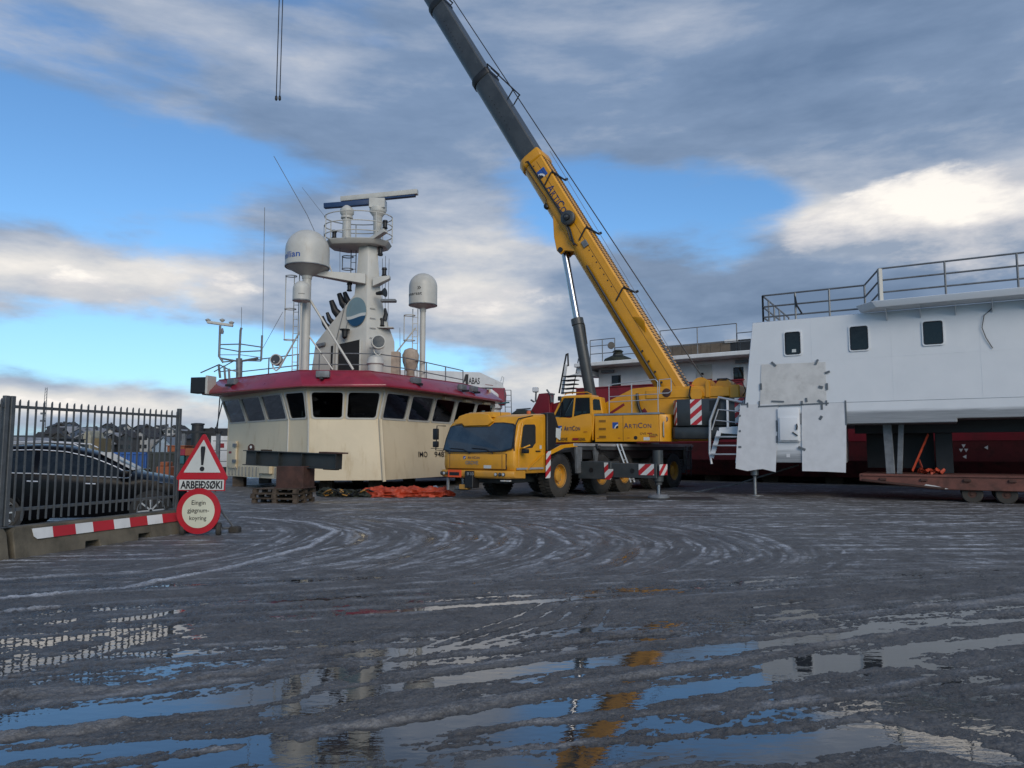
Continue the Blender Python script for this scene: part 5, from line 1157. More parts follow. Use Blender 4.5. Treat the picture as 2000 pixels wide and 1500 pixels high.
# brown timber screen and rails on the bridge deck
sc_ = MB()
a0, a1 = loc(sp(1296, 690, 1.6)).x, loc(sp(1467, 680, 1.6)).x; npan = 9
for j in range(npan):
    x0 = a0 + (a1 - a0) * j / npan; x1 = a0 + (a1 - a0) * (j + 1) / npan - .02
    MB(VM).box(x0, x1, 1.6, 1.66, 6.62, 7.42).build('timber_panel', 'wood_panel' if j < 7 else 'dark_hull', VS)
MB(VM).box(a0 + (a1 - a0) * .72, a0 + (a1 - a0) * .86, 1.5, 1.75, 7.3, 7.46).build('white_box', 'ship_white', VS)
def rail_px(parent, pts, off, zb, hts, step=1.5, m_='galv', r=.025):
    P = [sp(u, v, off) for u, v in pts]; path = [Vector((p.x, p.y)) for p in P]
    railing(parent, path, zb, hts, r, step, m_)
rail_px(VS, [(1290, 690), (1440, 690)], .2, 6.60, (.55, 1.45), 2.2)
rail_px(VS, [(1440, 690), (1470, 690)], .2, 6.60, (.5, .95), 2.2)
rail_px(VS, [(1153, 700), (1201, 700)], .2, 6.60, (.5, .95, 1.3), 1.0)
rail_px(VS, [(1201, 700), (1290, 700)], .2, 6.60, (.35, .75), 2.0)
q = sp(1207, 700, .8); MB().lathe([(.85, 6.6), (.75, 6.8), (.3, 7.0), (.25, 7.15), (.32, 7.2), (.2, 7.3)], (q.x, q.y, 0), (0, 0, 1), 18).build('vent_cowl', 'net_dark', VS)
q = sp(1193, 676, .2); MB().lathe([(.12, 0), (.2, .1), (.2, .2)], q, (0, -1, .1), 14).build('deck_lamp', 'black', VS)
# boarding stairs at the after end of the deckhouse
stt = VM @ Vector((-4.9, .6, 0)); sL = [sp(1096, 768, .3), sp(1108, 690, .3)]
for off in (.3, 1.0):
    MB().bar(sp(1098, 770, off), sp(1106, 712, off), .06, .16).build('stair_string', 'ship_white', VS)
    MB().tube([sp(1092, 768, off), sp(1106, 692, off), sp(1109, 690, off), sp(1110, 715, off)], .05, 6).build('stair_rail', 'black', VS)
    MB().tube([sp(1118, 770, off), sp(1130, 700, off)], .03, 6).build('stair_rail', 'black', VS)
for j in range(6): MB().bar(sp(1104 - j * .8, 736 + j * 8, .2), sp(1128 - j * 1.2, 734 + j * 8, .2), .6, .05).build('tread', 'black', VS)
MB().prism([sp(1112, 733, .2), sp(1150, 723, .2), sp(1150, 733, .2)], SY * 2).build('platform', 'ship_white', VS)
# red plating aft with flood lamp and frames
RPz = Vector((at(1055, 800, 41.5).x, 41.5, 0))
rp = [on_plane(u, v, RPz, SE) for u, v in ((1030, 812), (1035, 805), (1046, 786), (1052, 769), (1072, 767), (1074, 812))]
MB().prism(rp, SY * .5).build('stern_plate', 'hull_red', VS, .02)
rp = [on_plane(u, v, RPz, SE) for u, v in ((1074, 788), (1088, 784), (1092, 812), (1074, 812))]; MB().prism([p + SY * .3 for p in rp], SY * .4).build('stern_plate', 'hull_red', VS, .02)
fp = on_plane(1046, 762, RPz, SE); fl_ = MB(frame(fp, (1, -.3, 0), (.3, 0, 1))).box(-.16, .16, -.12, .12, -.12, .16).build('floodlight', 'ship_white', VS, .03); MB().tube([on_plane(1047, 765, RPz, SE), on_plane(1046, 785, RPz, SE)], .05, 6).build('lamp_post', 'galv', fl_)
for a, b in (((1068, 761), (1074, 770)), ((1074, 770), (1083, 770)), ((1076, 772), (1077, 786)), ((1081, 770), (1080, 786)), ((1037, 781), (1043, 785)), ((1009, 800), (1036, 798)), ((1009, 800), (1009, 815))): MB().tube([on_plane(*a, RPz, SE), on_plane(*b, RPz, SE)], .05, 6).build('deck_fitting', 'galv', VS)
nt_ = on_plane(1024, 808, RPz, SE); MB().lathe([(.7, -.6), (.75, 0), (.5, .18), (.1, .22)], nt_, (0, 0, 1), 12).build('net_heap', 'net_dark', VS)
# pale thruster marks on the shaded side plating seen under the white block
def mark(pts, off=-.03): MB().prism([sp(u, v, off) for u, v in pts], -SY * .006).build('thruster_mark', 'stripe_white', VS, smooth=0)
for (u, v, s) in ((1841, 875, 1), (1852, 892, 1), (1926, 874, -1), (1884, 892, -1)): mark([(u - 3.5 * s, v - 4), (u + 4 * s, v), (u - 3.5 * s, v + 4)])
for a in (90, 210, 330):
    c, s__ = cos(radians(a)), sin(radians(a)); d1_, d2_ = (cos(radians(a - 26)), sin(radians(a - 26))), (cos(radians(a + 26)), sin(radians(a + 26)))
    mark([(1882 + c * 1, 876 - s__ * 1), (1882 + d1_[0] * 9, 876 - d1_[1] * 9), (1882 + d2_[0] * 9, 876 - d2_[1] * 9)])

# mooring line from the ground up to the plating
ml = thing('mooring_line', 'thin grey rope rising from the ground to the red hull under the white sheets', 'rope', at(1350, 962, 33.5))
MB().tube([at(1300, 965, 29.0), at(1360, 961, 28.5), at(1440, 945, 28.0), at(1560, 908, 27.0)], .035, 6).build('rope', 'galv', ml)

# ------------------------------------------------------------------ white superstructure block on a trailer
M0 = Vector((9.35, 25, 0)); ME = Vector((.86, -.51, 0)).normalized(); MY = Vector((-ME.y, ME.x, 0)); MM = frame(M0, ME)
BL_ = thing('superstructure_block', 'unfinished white ship superstructure block with paper sheets taped to its side', 'ship section', M0)
def mpx(u, v, off=0.0): return on_plane(u, v, M0 + MY * off, ME)
def ml_(p): return MM.inverted() @ p
def white_steel(name, z0, band):
    m_ = bpy.data.materials.new(name); m_.use_nodes = True; MATS[name] = m_
    k = NT(m_.node_tree); b = k.n['Principled BSDF']; o = k.new('ShaderNodeNewGeometry').outputs['Position']; z = k.new('ShaderNodeSeparateXYZ'); k.l.new(o, z.inputs[0])
    nz = k.noise(k.mapping(o, (.35, .35, 7)), 3, 6, .6); n2_ = k.noise(o, 1.4, 5, .6)
    f = k.ss(k.m('ADD', z.outputs[2], k.m('MULTIPLY', k.m('SUBTRACT', nz, .5), band * 1.6)), z0 - band, z0 + band)
    wh = k.mix(n2_, (.60, .62, .64, 1), (.70, .715, .73, 1)); stl = k.mix(nz, (.15, .16, .17, 1), (.34, .35, .36, 1))
    k.put(b.inputs['Base Color'], k.mix(f, stl, wh)); k.put(b.inputs['Roughness'], k.m('ADD', .34, k.m('MULTIPLY', n2_, .15)))
    bn = k.new('ShaderNodeBump'); bn.inputs['Strength'].default_value = .25; bn.inputs['Distance'].default_value = .03
    k.put(bn.inputs['Height'], k.noise(o, 1.1, 3, .5)); k.l.new(bn.outputs[0], b.inputs['Normal'])
white_steel('block_white', 2.88, .07); white_steel('block_low', 1.55, .22)
xl = lambda z: -1.02 - (6.1 - z) * .119
wl = MB(MM).loft([[(xl(2.48), 0, 2.48), (5.0, 0, 2.48), (5.0, 0, 2.60), (15, 0, 2.60), (15, 0, 6.1), (xl(6.1), 0, 6.1)], [(xl(2.48) + .5, 6, 2.48), (5.0, 6, 2.48), (5.0, 6, 2.60), (15, 6, 2.60), (15, 6, 6.1), (xl(6.1) + .5, 6, 6.1)]]).build('wall', 'block_white', BL_, .02)
lw = MB(MM).loft([[(xl(1.2), .01, 1.2), (1.84, .01, 1.2), (1.84, .01, 2.50), (xl(2.5), .01, 2.50)], [(xl(1.2) + .4, 4, 1.2), (1.5, 4, 1.2), (1.5, 4, 2.50), (xl(2.5) + .4, 4, 2.5)]]).build('lower_wall', 'block_low', BL_, .015)
MB(MM).box(xl(3.2) + .1, 15, -.006, .0, 3.185, 3.195).build('weld_seam', 'steel', BL_)
for x in (.9, 3.3, 5.7, 8.1, 10.5): MB(MM).box(x, x + .014, -.004, .0, 3.2, 6.08).build('weld_seam', 'block_white', BL_)
MB(MM).box(-1.1, 15, -.004, .0, 4.62, 4.634).build('weld_seam', 'block_white', BL_)
# raised walkway edge on the right, brackets underneath
MB(MM).loft([[(2.45, .0, 6.10), (2.95, -.62, 6.14), (15, -.62, 6.14), (15, .0, 6.10)], [(2.30, .0, 6.36), (2.82, -.62, 6.36), (15, -.62, 6.36), (15, .0, 6.36)]]).build('walkway', 'block_white', BL_, .015)
for x in np.arange(3.2, 14, .95): MB(MM).prism([(x, -.01, 5.78), (x, -.01, 6.12), (x, -.55, 6.12)], (.02, 0, 0)).build('bracket', 'block_white', BL_)
# windows
for k, (u0, u1, v0, v1) in enumerate(((1534, 1563, 649, 692), (1661, 1695, 638, 683), (1804, 1841, 628, 672))):
    A_, B_ = ml_(mpx(u0, (v0 + v1) / 2)), ml_(mpx(u1, (v0 + v1) / 2)); zc_ = (mpx((u0 + u1) / 2, v0).z, mpx((u0 + u1) / 2, v1).z)
    def wr(i_, y_, r_=.07):
        pts = []
        for (cx, cz, a0) in ((B_.x - r_ + i_, zc_[0] - r_ + i_, 0), (A_.x + r_ - i_, zc_[0] - r_ + i_, 90), (A_.x + r_ - i_, zc_[1] + r_ - i_, 180), (B_.x - r_ + i_, zc_[1] + r_ - i_, 270)):
            for q_i in range(5): a = radians(a0 + q_i * 22.5); pts.append((cx + r_ * cos(a), y_, cz + r_ * sin(a)))
        return pts
    w_ = MB(MM).loft([wr(.05, 0), wr(.05, -.035), wr(.0, -.035), wr(-.005, -.004), wr(-.012, -.004), wr(-.012, 0)], cap=False).build('window', 'hatch_white', BL_)
    MB(MM).loft([wr(.012, -.0345), wr(.012, -.042), wr(-.012, -.042), wr(-.012, -.03)], cap=False).build('gasket', 'ink', w_)
    pg_ = MB(MM); rr2 = wr(.0, -.010); pg_.add(rr2, [tuple(range(len(rr2)))]); pg_.build('pane', 'pane_dark', w_, smooth=0)
    if k == 0: rect_on('sticker', 'sign_white', 1547, 1555, 682, 688, 0, .004, w_, 0, M0 - MY * .016, ME)
MB().tube([mpx(1938, 602, -.03), mpx(1922, 616, -.05), mpx(1918, 640, -.05), mpx(1926, 660, -.04), mpx(1939, 680, -.03)], .012, 5).build('cable', 'ink', BL_)
# sheets taped on
def sheet(name, m_, pts, off, wavy=0.0):
    P = [mpx(u, v, -off) for u, v in pts]; return MB().loft([P, [p - MY * .008 for p in P]]).build(name, m_, BL_, smooth=0)
sheet('paper_sheet', 'paper_grey', [(1487, 712), (1612, 707), (1614, 790), (1484, 792)], .012)
sheet('paper_sheet', 'paper', [(1446, 790), (1519, 789), (1518, 850), (1515, 922), (1490, 916), (1478, 917), (1460, 920), (1437, 915), (1440, 850)], .024)
sheet('paper_sheet', 'paper', [(1566, 789), (1653, 786), (1653, 850), (1652, 923), (1610, 921), (1567, 920), (1566, 850)], .024)
def tapep(u, v, l, w, a, off=.040):
    c = mpx(u, v, -off); d = (ME * cos(a) + Vector((0, 0, 1)) * sin(a)); q = (-ME * sin(a) + Vector((0, 0, 1)) * cos(a)); l *= 25 / FPX / 2; w *= 25 / FPX / 2
    MB().loft([[c + d * s * l + q * t_ * w for s, t_ in ((-1, -1), (1, -1), (1, 1), (-1, 1))], [c + d * s * l + q * t_ * w - MY * .003 for s, t_ in ((-1, -1), (1, -1), (1, 1), (-1, 1))]]).build('tape', 'tape', BL_, smooth=0)
for (u, v, l, w, a) in ((1511, 711, 12, 4, -.8), (1595, 707, 11, 4, 1.1), (1616, 727, 9, 4, .3), (1486, 755, 4, 13, 0), (1615, 755, 4, 13, 0), (1603, 756, 8, 5, -.3), (1548, 791, 130, 3, .02), (1483, 788, 3, 10, 0), (1614, 787, 3, 10, 0), (1519, 784, 24, 3, -.08), (1566, 787, 4, 8, 0), (1575, 781, 4, 8, .1), (1602, 784, 10, 4, -.6), (1605, 795, 4, 10, 0), (1454, 790, 14, 3, 0), (1460, 791, 3, 10, 0),
                        (1652, 806, 3, 46, 0), (1603, 816, 8, 5, 1.0), (1566, 876, 14, 5, -.4), (1444, 812, 6, 4, 0), (1445, 842, 4, 4, 0), (1445, 873, 6, 4, 0), (1517, 832, 3, 22, 0), (1517, 858, 3, 14, 0)): tapep(u, v, l, w, a)
ht = rect_on('hatch', 'hatch_white', 1521, 1564, 797, 863, 0, .10, BL_, .04, M0, ME); rect_on('hatch_lid', 'hatch_white', 1524, 1560, 815, 860, 0, .05, ht, .015, M0 - MY * .10, ME)
MB().tube([mpx(1556, 828, -.18), mpx(1557, 833, -.2), mpx(1556, 839, -.18)], .025, 6).build('hatch_handle', 'black', ht); MB().tube([mpx(1548, 844, -.18), mpx(1558, 851, -.18)], .02, 6).build('hatch_handle', 'black', ht)
rect_on('sticker', 'paper', 1536, 1543, 886, 893, 0, .004, BL_, 0, M0 + MY * .008, ME)
# rails on top
def mrail(pts, off, zb, hts, step, m_='galv', r=.028):
    railing(BL_, [Vector((mpx(u, 600, off).x, mpx(u, 600, off).y)) for u in pts], zb, hts, r, step, m_)
mrail([1490, 1690], .15, 6.1, (.18, .55, .95), 1.05, 'tape', .032)
P1 = [Vector((mpx(1490, 600, .15).x, mpx(1490, 600, .15).y)), Vector((mpx(1490, 600, .15).x, mpx(1490, 600, .15).y)) + Vector((MY.x, MY.y)) * 5]
railing(BL_, P1, 6.1, (.18, .55, .95), .032, 1.1, 'galv')
for z0, z1 in ((.95, 1.28), (.55, .9), (.18, .52)):
    a = mpx(1690, 600, .15); b = mpx(1718, 600, -.45); MB().tube([v3(a, 6.1 + z0), v3(b, 6.1 + z1)], .03, 6).build('rail', 'tape', BL_)
rr_ = [Vector((mpx(1718, 600, -.5).x, mpx(1718, 600, -.5).y))]; rr_.append(rr_[0] + Vector((ME.x, ME.y)) * 11)
railing(BL_, rr_, 6.36, (.27, .66, 1.04), .03, 1.95, 'galv')
q = mpx(1720, 575, -.5); MB().box(q.x - .06, q.x + .06, q.y - .06, q.y + .06, 6.3, 7.4).build('rail_post', 'mast_white', BL_, .01)
for (u, v) in ((1540, 640),): MB().tube([mpx(1552, 575, .15), mpx(1556, 596, .1), mpx(1566, 612, .12)], .03, 6).build('cable', 'black', BL_)
# stairs hanging at the corner
def stp(u, v, off=1.2): return mpx(u, v, off * .55 - .25)
st_ = MB().bar(stp(1405, 842), stp(1390, 894), .06, .16).build('stair_string', 'hatch_white', BL_)
MB().bar(stp(1450, 842, .6), stp(1440, 905, .6), .06, .14).build('stair_string', 'hatch_white', BL_)
for (v, ) in ((853,), (870,), (887,)): MB().bar(stp(1400 - (v - 853) * .28, v, 1.1), stp(1446, v, .7), .28, .05).build('tread', 'alu', BL_)
MB().prism([stp(1404, 835, 1.2), stp(1448, 832, 1.2), stp(1448, 849, 1.2), stp(1404, 846, 1.2)], MY * .5).build('landing', 'hatch_white', BL_, .01)
for off in (1.2, 2.0): MB().tube([stp(1386, 886, off), stp(1387, 822, off), stp(1404, 776, off), stp(1450, 786, off)], .05, 8).build('stair_rail', 'alu', BL_)
MB().tube([stp(1390, 840, 1.15), stp(1403, 800, 1.15), stp(1448, 804, 1.15)], .028, 6).build('stair_rail', 'alu', BL_); MB().tube([stp(1398, 821, 1.15), stp(1448, 826, 1.15)], .022, 6).build('stair_rail', 'alu', BL_); MB().bar(stp(1421, 780, 1.2), stp(1422, 836, 1.2), .07, .07).build('stair_rail', 'hatch_white', BL_)
MB().tube([stp(1386, 884), stp(1390, 906)], .04, 6).build('stair_foot', 'hatch_white', BL_)
# prop under the corner and struts down to the trailer
q = mpx(1474, 928, .6); MB().lathe([(.30, .0), (.30, .05), (.06, .07), (.06, .7), (.14, .75), (.14, 1.2)], (q.x, q.y, 0), (0, 0, 1), 14).build('prop', 'steel', BL_)
for (u, w) in ((1738, .26), (1755, .16)):
    p = mpx(u, 880, .8); t_ = mpx(u + (8 if w < .2 else -3), 880, .8); MB().bar(v3(p, .86), v3(t_, 2.55), w, w).build('strut', 'galv', BL_, .01)
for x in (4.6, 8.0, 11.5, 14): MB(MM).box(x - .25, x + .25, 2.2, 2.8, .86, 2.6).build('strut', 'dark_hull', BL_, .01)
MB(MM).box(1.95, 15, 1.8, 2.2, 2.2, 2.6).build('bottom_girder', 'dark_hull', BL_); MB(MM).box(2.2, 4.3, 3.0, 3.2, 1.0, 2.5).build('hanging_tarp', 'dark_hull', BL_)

# low trailer
TRL = thing('heavy_trailer', 'rust red low-bed trailer carrying the white superstructure block', 'trailer', MM @ Vector((6, 1, 0)))
x0 = ml_(mpx(1678, 935, .2)).x
MB(MM).loft([[(x0, .2, .62), (x0 + 2.2, .2, .40), (16, .2, .36), (16, .2, .84), (x0, .2, .86)], [(x0, 2.9, .62), (x0 + 2.2, 2.9, .40), (16, 2.9, .36), (16, 2.9, .84), (x0, 2.9, .86)]]).build('bed', 'trailer_rust', TRL, .02)
MB(MM).box(x0 + .1, 16, .16, .2, .80, .845).build('side_rail', 'trailer_rust', TRL)
for x in np.arange(x0 + .6, 15, 1.15): MB(MM).box(x, x + .2, .14, .2, .66, .74).build('lashing_point', 'rust', TRL, .01)
MB(MM).prism([(x0 + .1, .19, .64), (x0 + .1, .19, .70), (x0 + 2.4, .19, .47), (x0 + 2.4, .19, .41)], (0, -.03, 0)).build('lower_rail', 'rust', TRL)
q = ml_(mpx(1820, 950, .2)).x; MB(MM).prism([(q - .25, .19, .50), (q + .2, .19, .42), (q + .45, .19, .43), (q + .1, .19, .52), (q - .15, .19, .56)], (0, -.008, 0)).build('paint_patch', 'stripe_white', TRL, smooth=0)
TW = MB().lathe([(.12, -.11), (.26, -.12), (.29, -.08), (.29, .08), (.26, .12), (.12, .11)], (0, 0, 0), (0, 1, 0), 24, cap=False); tw_me = mesh_of(TW, 'wheel', 'rubber'); TH = MB().lathe([(.15, -.1), (.14, -.05), (.06, -.06), (.05, -.12), (.001, -.12)], (0, 0, 0), (0, 1, 0), 16); th_me = mesh_of(TH, 'hub', 'rust')
wx = [ml_(mpx(1899, 968, .4)).x, ml_(mpx(1966, 970, .4)).x]; wx += [wx[1] + 1.0 * j for j in (1.05, 2.1, 3.2)]
for x in wx:
    for y in (.42, 2.6): w_ = obj('wheel', tw_me, TRL, MM @ Matrix.Translation((x, y, .29))); obj('hub', th_me, w_)
ST_ = thing('lashing_strap', 'bright orange lashing strap running from the trailer up into the dark gap', 'strap', mpx(1790, 925, .5))
MB().bar(mpx(1782, 920, .5), mpx(1813, 848, 1.4), .012, .09).build('strap', 'orange_cloth', ST_); MB().bar(mpx(1795, 898, .7), mpx(1801, 914, .6), .012, .07).build('strap', 'orange_cloth', ST_)
hp = MB(); P = [mpx(1795 + k * 3.2, 921 - 3 * sin(k * 1.3) - (2 if k % 2 else 0), .6 + .12 * sin(k * 2.1)) for k in range(16)]; hp.tube(P, .06, 6); hp.tube([p + Vector((.04, .1, -.03)) for p in P], .05, 6); hp.build('strap_heap', 'orange_cloth', ST_)

# ------------------------------------------------------------------ barrier, fence
FO = Vector((-7.55, 11.0, 0)); FX = Vector((.287, .958, 0)).normalized(); FM = frame(FO, FX)
def barrier(M, label, stripes_=True):
    t_ = thing('concrete_barrier', label, 'barrier', M @ Vector((1.75, 0, 0)), 'concrete barriers under the fence')
    pol = [(.03, 0), (1.26, 0), (1.28, .13), (1.54, .13), (1.56, 0), (2.38, 0), (2.40, .13), (2.66, .13), (2.68, 0), (3.50, 0), (3.50, .40), (3.46, .47), (.07, .47), (.03, .40)]
    b = MB(); b.loft([[(x, s * (.25 - .10 * z / .47), z) for x, z in pol] for s in (-1, 1)]); b.M = M; b.v = [M @ v for v in b.v]
    b.build('barrier_body', 'concrete', t_, .012)
    if stripes_:
        ks = [.33, .677, 1.09, 1.43, 1.86, 2.21, 2.61, 2.98, 3.42]
        for j in range(8):
            x0, x1 = ks[j] + (.0 if j else 0), ks[j + 1]
            f = lambda z: -(.25 - .10 * z / .47) - .012
            lo = [(x0, f(.27), .27), (x1, f(.27), .27), (x1, f(.43), .43), (x0, f(.43), .43)]
            if j == 0: lo = [(x0 + .07, f(.27), .27), (x1, f(.27), .27), (x1, f(.43), .43), (x0, f(.43), .43), (x0 + .02, f(.31), .31)]
            if j == 7: lo = [(x0, f(.27), .27), (x1 - .05, f(.27), .27), (x1, f(.31), .31), (x1, f(.39), .39), (x1 - .05, f(.43), .43), (x0, f(.43), .43)]
            MB(M).prism(lo, (0, -.012, 0)).build('warning_stripe', 'stripe_white' if j % 2 == 0 else 'stripe_red', t_, smooth=0)
barrier(FM, 'concrete barrier carrying a red and white striped board below the steel fence'); barrier(FM @ Matrix.Translation((-3.56, 0, 0)), 'plain end of a concrete barrier at the left edge of the photo', False)
PK = MB().box(-.010, .010, -.012, .012, .0, 1.80).prism([(-.010, -.012, 1.80), (.010, -.012, 1.80), (.006, -.012, 1.835)], (0, .024, 0)); pk_me = mesh_of(PK, 'picket', 'fence_steel', smooth=0)
def fence(M, label):
    t_ = thing('fence_panel', label, 'fence', M @ Vector((1.75, 0, .47)), 'steel picket fence panels')
    for x in (.03, 3.53): MB(M).box(x - .035, x + .035, -.035, .035, .471, 2.43).build('post', 'fence_steel', t_, .006); MB(M).box(x - .08, x + .08, -.1, .1, .472, .49).build('base_plate', 'fence_steel', t_)
    for z in (.70, 2.25): MB(M).box(.06, 3.5, -.022, .022, z, z + .045).build('rail', 'fence_steel', t_)
    for i in range(25): obj('picket', pk_me, t_, M @ Matrix.Translation((.06 + 3.44 * (i + .5) / 25, -.034, .55)))
fence(FM, 'grey steel picket fence panel in front of the black car'); fence(FM @ Matrix.Translation((-3.60, 0, 0)), 'steel picket fence panel cut off at the left edge of the photo')

# ------------------------------------------------------------------ parked car
CRR = thing('parked_car', 'black crossover car parked behind the picket fence', 'car', (-9.3, 16.4, 0))
KM = frame((-7.80, 16.4, .0), (.965, .262, 0))
STN = [(-3.85, .95, 1.06, .74, .55), (-3.72, 1.12, 1.36, .85, .60), (-3.35, 1.17, 1.60, .91, .65), (-2.7, 1.15, 1.71, .93, .66), (-2.2, 1.13, 1.72, .93, .66), (-1.7, 1.10, 1.68, .93, .65), (-1.2, 1.07, 1.55, .93, .64), (-.75, 1.05, 1.34, .925, .65), (-.42, 1.03, 1.14, .92, .69), (0.0, .98, 1.06, .91, .70), (.4, .90, .97, .87, .66), (.72, .80, .86, .78, .58), (.92, .62, .68, .58, .42)]
def cring(s):
    x, zb, zt, hb, ht = s; z0 = .24; return [(x, -hb * .92, z0), (x, -hb, .50), (x, -hb * 1.0, zb * .86), (x, -hb * .97, zb), (x, -(ht + .03), zt - .05), (x, -ht * .86, zt), (x, 0, zt + .03), (x, ht * .86, zt), (x, ht + .03, zt - .05), (x, hb * .97, zb), (x, hb, zb * .86), (x, hb, .50), (x, hb * .92, z0)]
MB(KM).loft([cring(s) for s in STN]).build('body', 'car_black', CRR, smooth=50)
def side_pt(x, f, sg=-1, off=.012):
    for a, b in zip(STN[:-1], STN[1:]):
        if a[0] <= x <= b[0]:
            k = (x - a[0]) / (b[0] - a[0]); s = [p + (q - p) * k for p, q in zip(a, b)]; y0, z0 = s[3] * .97, s[1]; y1, z1 = s[4] + .03, s[2] - .05
            return KM @ Vector((x, sg * (y0 + (y1 - y0) * f + off), z0 + (z1 - z0) * f))
for sg in (-1, 1):
    for xs, fs in ((np.linspace(-3.2, -2.25, 8), .86), (np.linspace(-2.15, -.62, 12), .86)):
        b = MB(); b.loft([[side_pt(x, .06, sg, .010) for x in xs], [side_pt(x, fs, sg, .010) for x in xs]], cap=False, closed=False); b.build('side_window', 'glass_dark' if sg > 0 else 'pane_dark', CRR)
    MB().tube([side_pt(x, .92, sg, .016) for x in np.linspace(-3.4, -.45, 24)] + [side_pt(-.44, .3, sg, .016)] + [side_pt(x, .03, sg, .016) for x in np.linspace(-.5, -3.4, 16)], .011, 6).build('chrome_trim', 'trim', CRR)
    MB().tube([KM @ Vector((x, sg * .62, z)) for x, z in ((-3.3, 1.68), (-3.1, 1.76), (-2.2, 1.80), (-1.6, 1.75), (-1.45, 1.67))], .018, 6).build('roof_rail', 'alu', CRR)
    MB(KM).box(-.62, -.42, sg * 1.02 - .09, sg * 1.02 + .09, 1.06, 1.2).build('mirror', 'car_black', CRR, .04, 2)
    MB(KM).prism([(.62, sg * .82, .82), (.80, sg * .62, .78), (.86, sg * .58, .66), (.70, sg * .84, .70)], (0, sg * .02, 0)).build('headlight', 'lens', CRR)
    MB().tube([side_pt(.1, -.35, sg, .02), side_pt(.22, -.36, sg, .02)], .012, 5).build('fender_badge', 'chrome', CRR)
b = MB(KM); b.add([(-.46, -.58, 1.20), (-.46, .58, 1.20), (-1.15, .56, 1.58), (-1.15, -.56, 1.58)], [(0, 1, 2, 3)]); b.v = [v - Vector((0, 0, .005)) for v in b.v]; b.build('windscreen', 'pane_dark', CRR)
for x_ in (-2.2, -1.15):
    MB().tube([side_pt(x_ - .12, -.5 if False else .0, -1, .02) - Vector((0, 0, .14)), side_pt(x_ + .08, .0, -1, .02) - Vector((0, 0, .14))], .014, 6).build('door_handle', 'trim', CRR)
for x in (0.0, -2.75):
    for sg in (-1, 1):
        m_ = KM @ Matrix.Translation((x, sg * .83, .36)) @ Matrix.Rotation(0 if sg < 0 else pi, 4, 'Z')
        w_ = MB(m_).lathe([(.25, -.10), (.33, -.115), (.36, -.09), (.36, .09), (.33, .115), (.25, .1)], (0, 0, 0), (0, 1, 0), 32, cap=False).build('wheel', 'rubber', CRR)
        MB(m_).lathe([(.26, -.11), (.27, -.12), (.275, -.10), (.24, -.06), (.24, .05)], (0, 0, 0), (0, 1, 0), 32, cap=False).build('rim', 'alu', w_)
        for i in range(8): a = i * pi / 4; MB(m_).bar((.03 * cos(a), -.10, .03 * sin(a)), (.25 * cos(a + .08), -.10, .25 * sin(a + .08)), .03, .045, (0, 1, 0)).build('spoke', 'alu', w_)
        MB(m_ @ Matrix.Translation((0, .02, 0))).lathe([(.42, -.12), (.42, -.09)], (0, 0, 0), (0, 1, 0), 28).build('wheel_arch', 'black', CRR)

# ------------------------------------------------------------------ road work signs on a trolley
TP = Vector((-5.88, 13.95, 0)); TMx = frame(TP, (1, -.06, 0), (0, .03, 1))
TR_ = thing('sign_trolley', 'wheeled trolley carrying a red warning triangle and a round no-entry notice', 'road sign', TP)
def rtri(c, s, r, y, n=5):
    h = s * sqrt(3) / 2; V = [(-s / 2, 0), (s / 2, 0), (0, h)]; pts = []
    cx, cz = 0, h / 3
    for (x, z), a0 in zip(V, (210, 330, 90)):
        d = Vector((cx - x, cz - z)).normalized(); o = Vector((x, z)) + d * r * 2
        for q in range(n): a = radians(a0 - 60 + 120 * q / (n - 1)); pts.append((c[0] + o.x + r * cos(a), y, c[1] + o.y + r * sin(a)))
    return pts
zb_ = 1.09
tri = MB(TMx).prism(rtri((0, zb_ - .04), 1.06, .045, 0), (0, .02, 0)).build('warning_triangle', 'sign_red', TR_)
MB(TMx).prism(rtri((0, zb_ + .105), .72, .006, -.004), (0, -.004, 0)).build('triangle_face', 'sign_white', tri, smooth=0)
ex = MB(TMx); ex.prism([(-.022, -.012, zb_ + .245), (.020, -.012, zb_ + .245), (.046, -.012, zb_ + .56), (.035, -.012, zb_ + .60), (-.035, -.012, zb_ + .60), (-.046, -.012, zb_ + .56)], (0, -.003, 0)); ex.build('exclamation_bar', 'ink', tri, smooth=0)
MB(TMx).lathe([(.045, -.012), (.045, -.015)], (0, 0, zb_ + .175), (0, 1, 0), 20).build('exclamation_dot', 'ink', tri)
pl = MB(TMx).box(-.46, .46, .0, .015, .85, 1.08).build('text_plate', 'sign_red', TR_, .004); MB(TMx).box(-.435, .435, -.006, .0, .87, 1.06).build('plate_face', 'sign_white', pl)
RX = DIR(TMx, (1, 0, 0)); UZ = DIR(TMx, (0, 0, 1))
lettering('ARBEIÐSØKI', 'ink', pl, TMx @ Vector((0, -.009, .965)), RX, UZ, .81, .155, .034)
rd_ = MB(TMx).lathe([(.425, -.03), (.425, -.012)], (-.02, 0, .475), (0, 1, 0), 48).build('round_sign', 'sign_red', TR_); MB(TMx).lathe([(.315, -.031), (.315, -.036)], (-.02, 0, .475), (0, 1, 0), 48).build('round_face', 'sign_cream', rd_)
for s, z, w in (('Eingin', 0.62, .27), ('gjøgnum-', .475, .42), ('koyring', .335, .33)): lettering(s, 'ink', rd_, TMx @ Vector((-.02, -.038, z)), RX, UZ, w, None, .010)
fr = MB(TMx)
for x in (-.25, .25): fr.tube([(x, .05, .18), (x, .05, 1.55)], .02, 6)
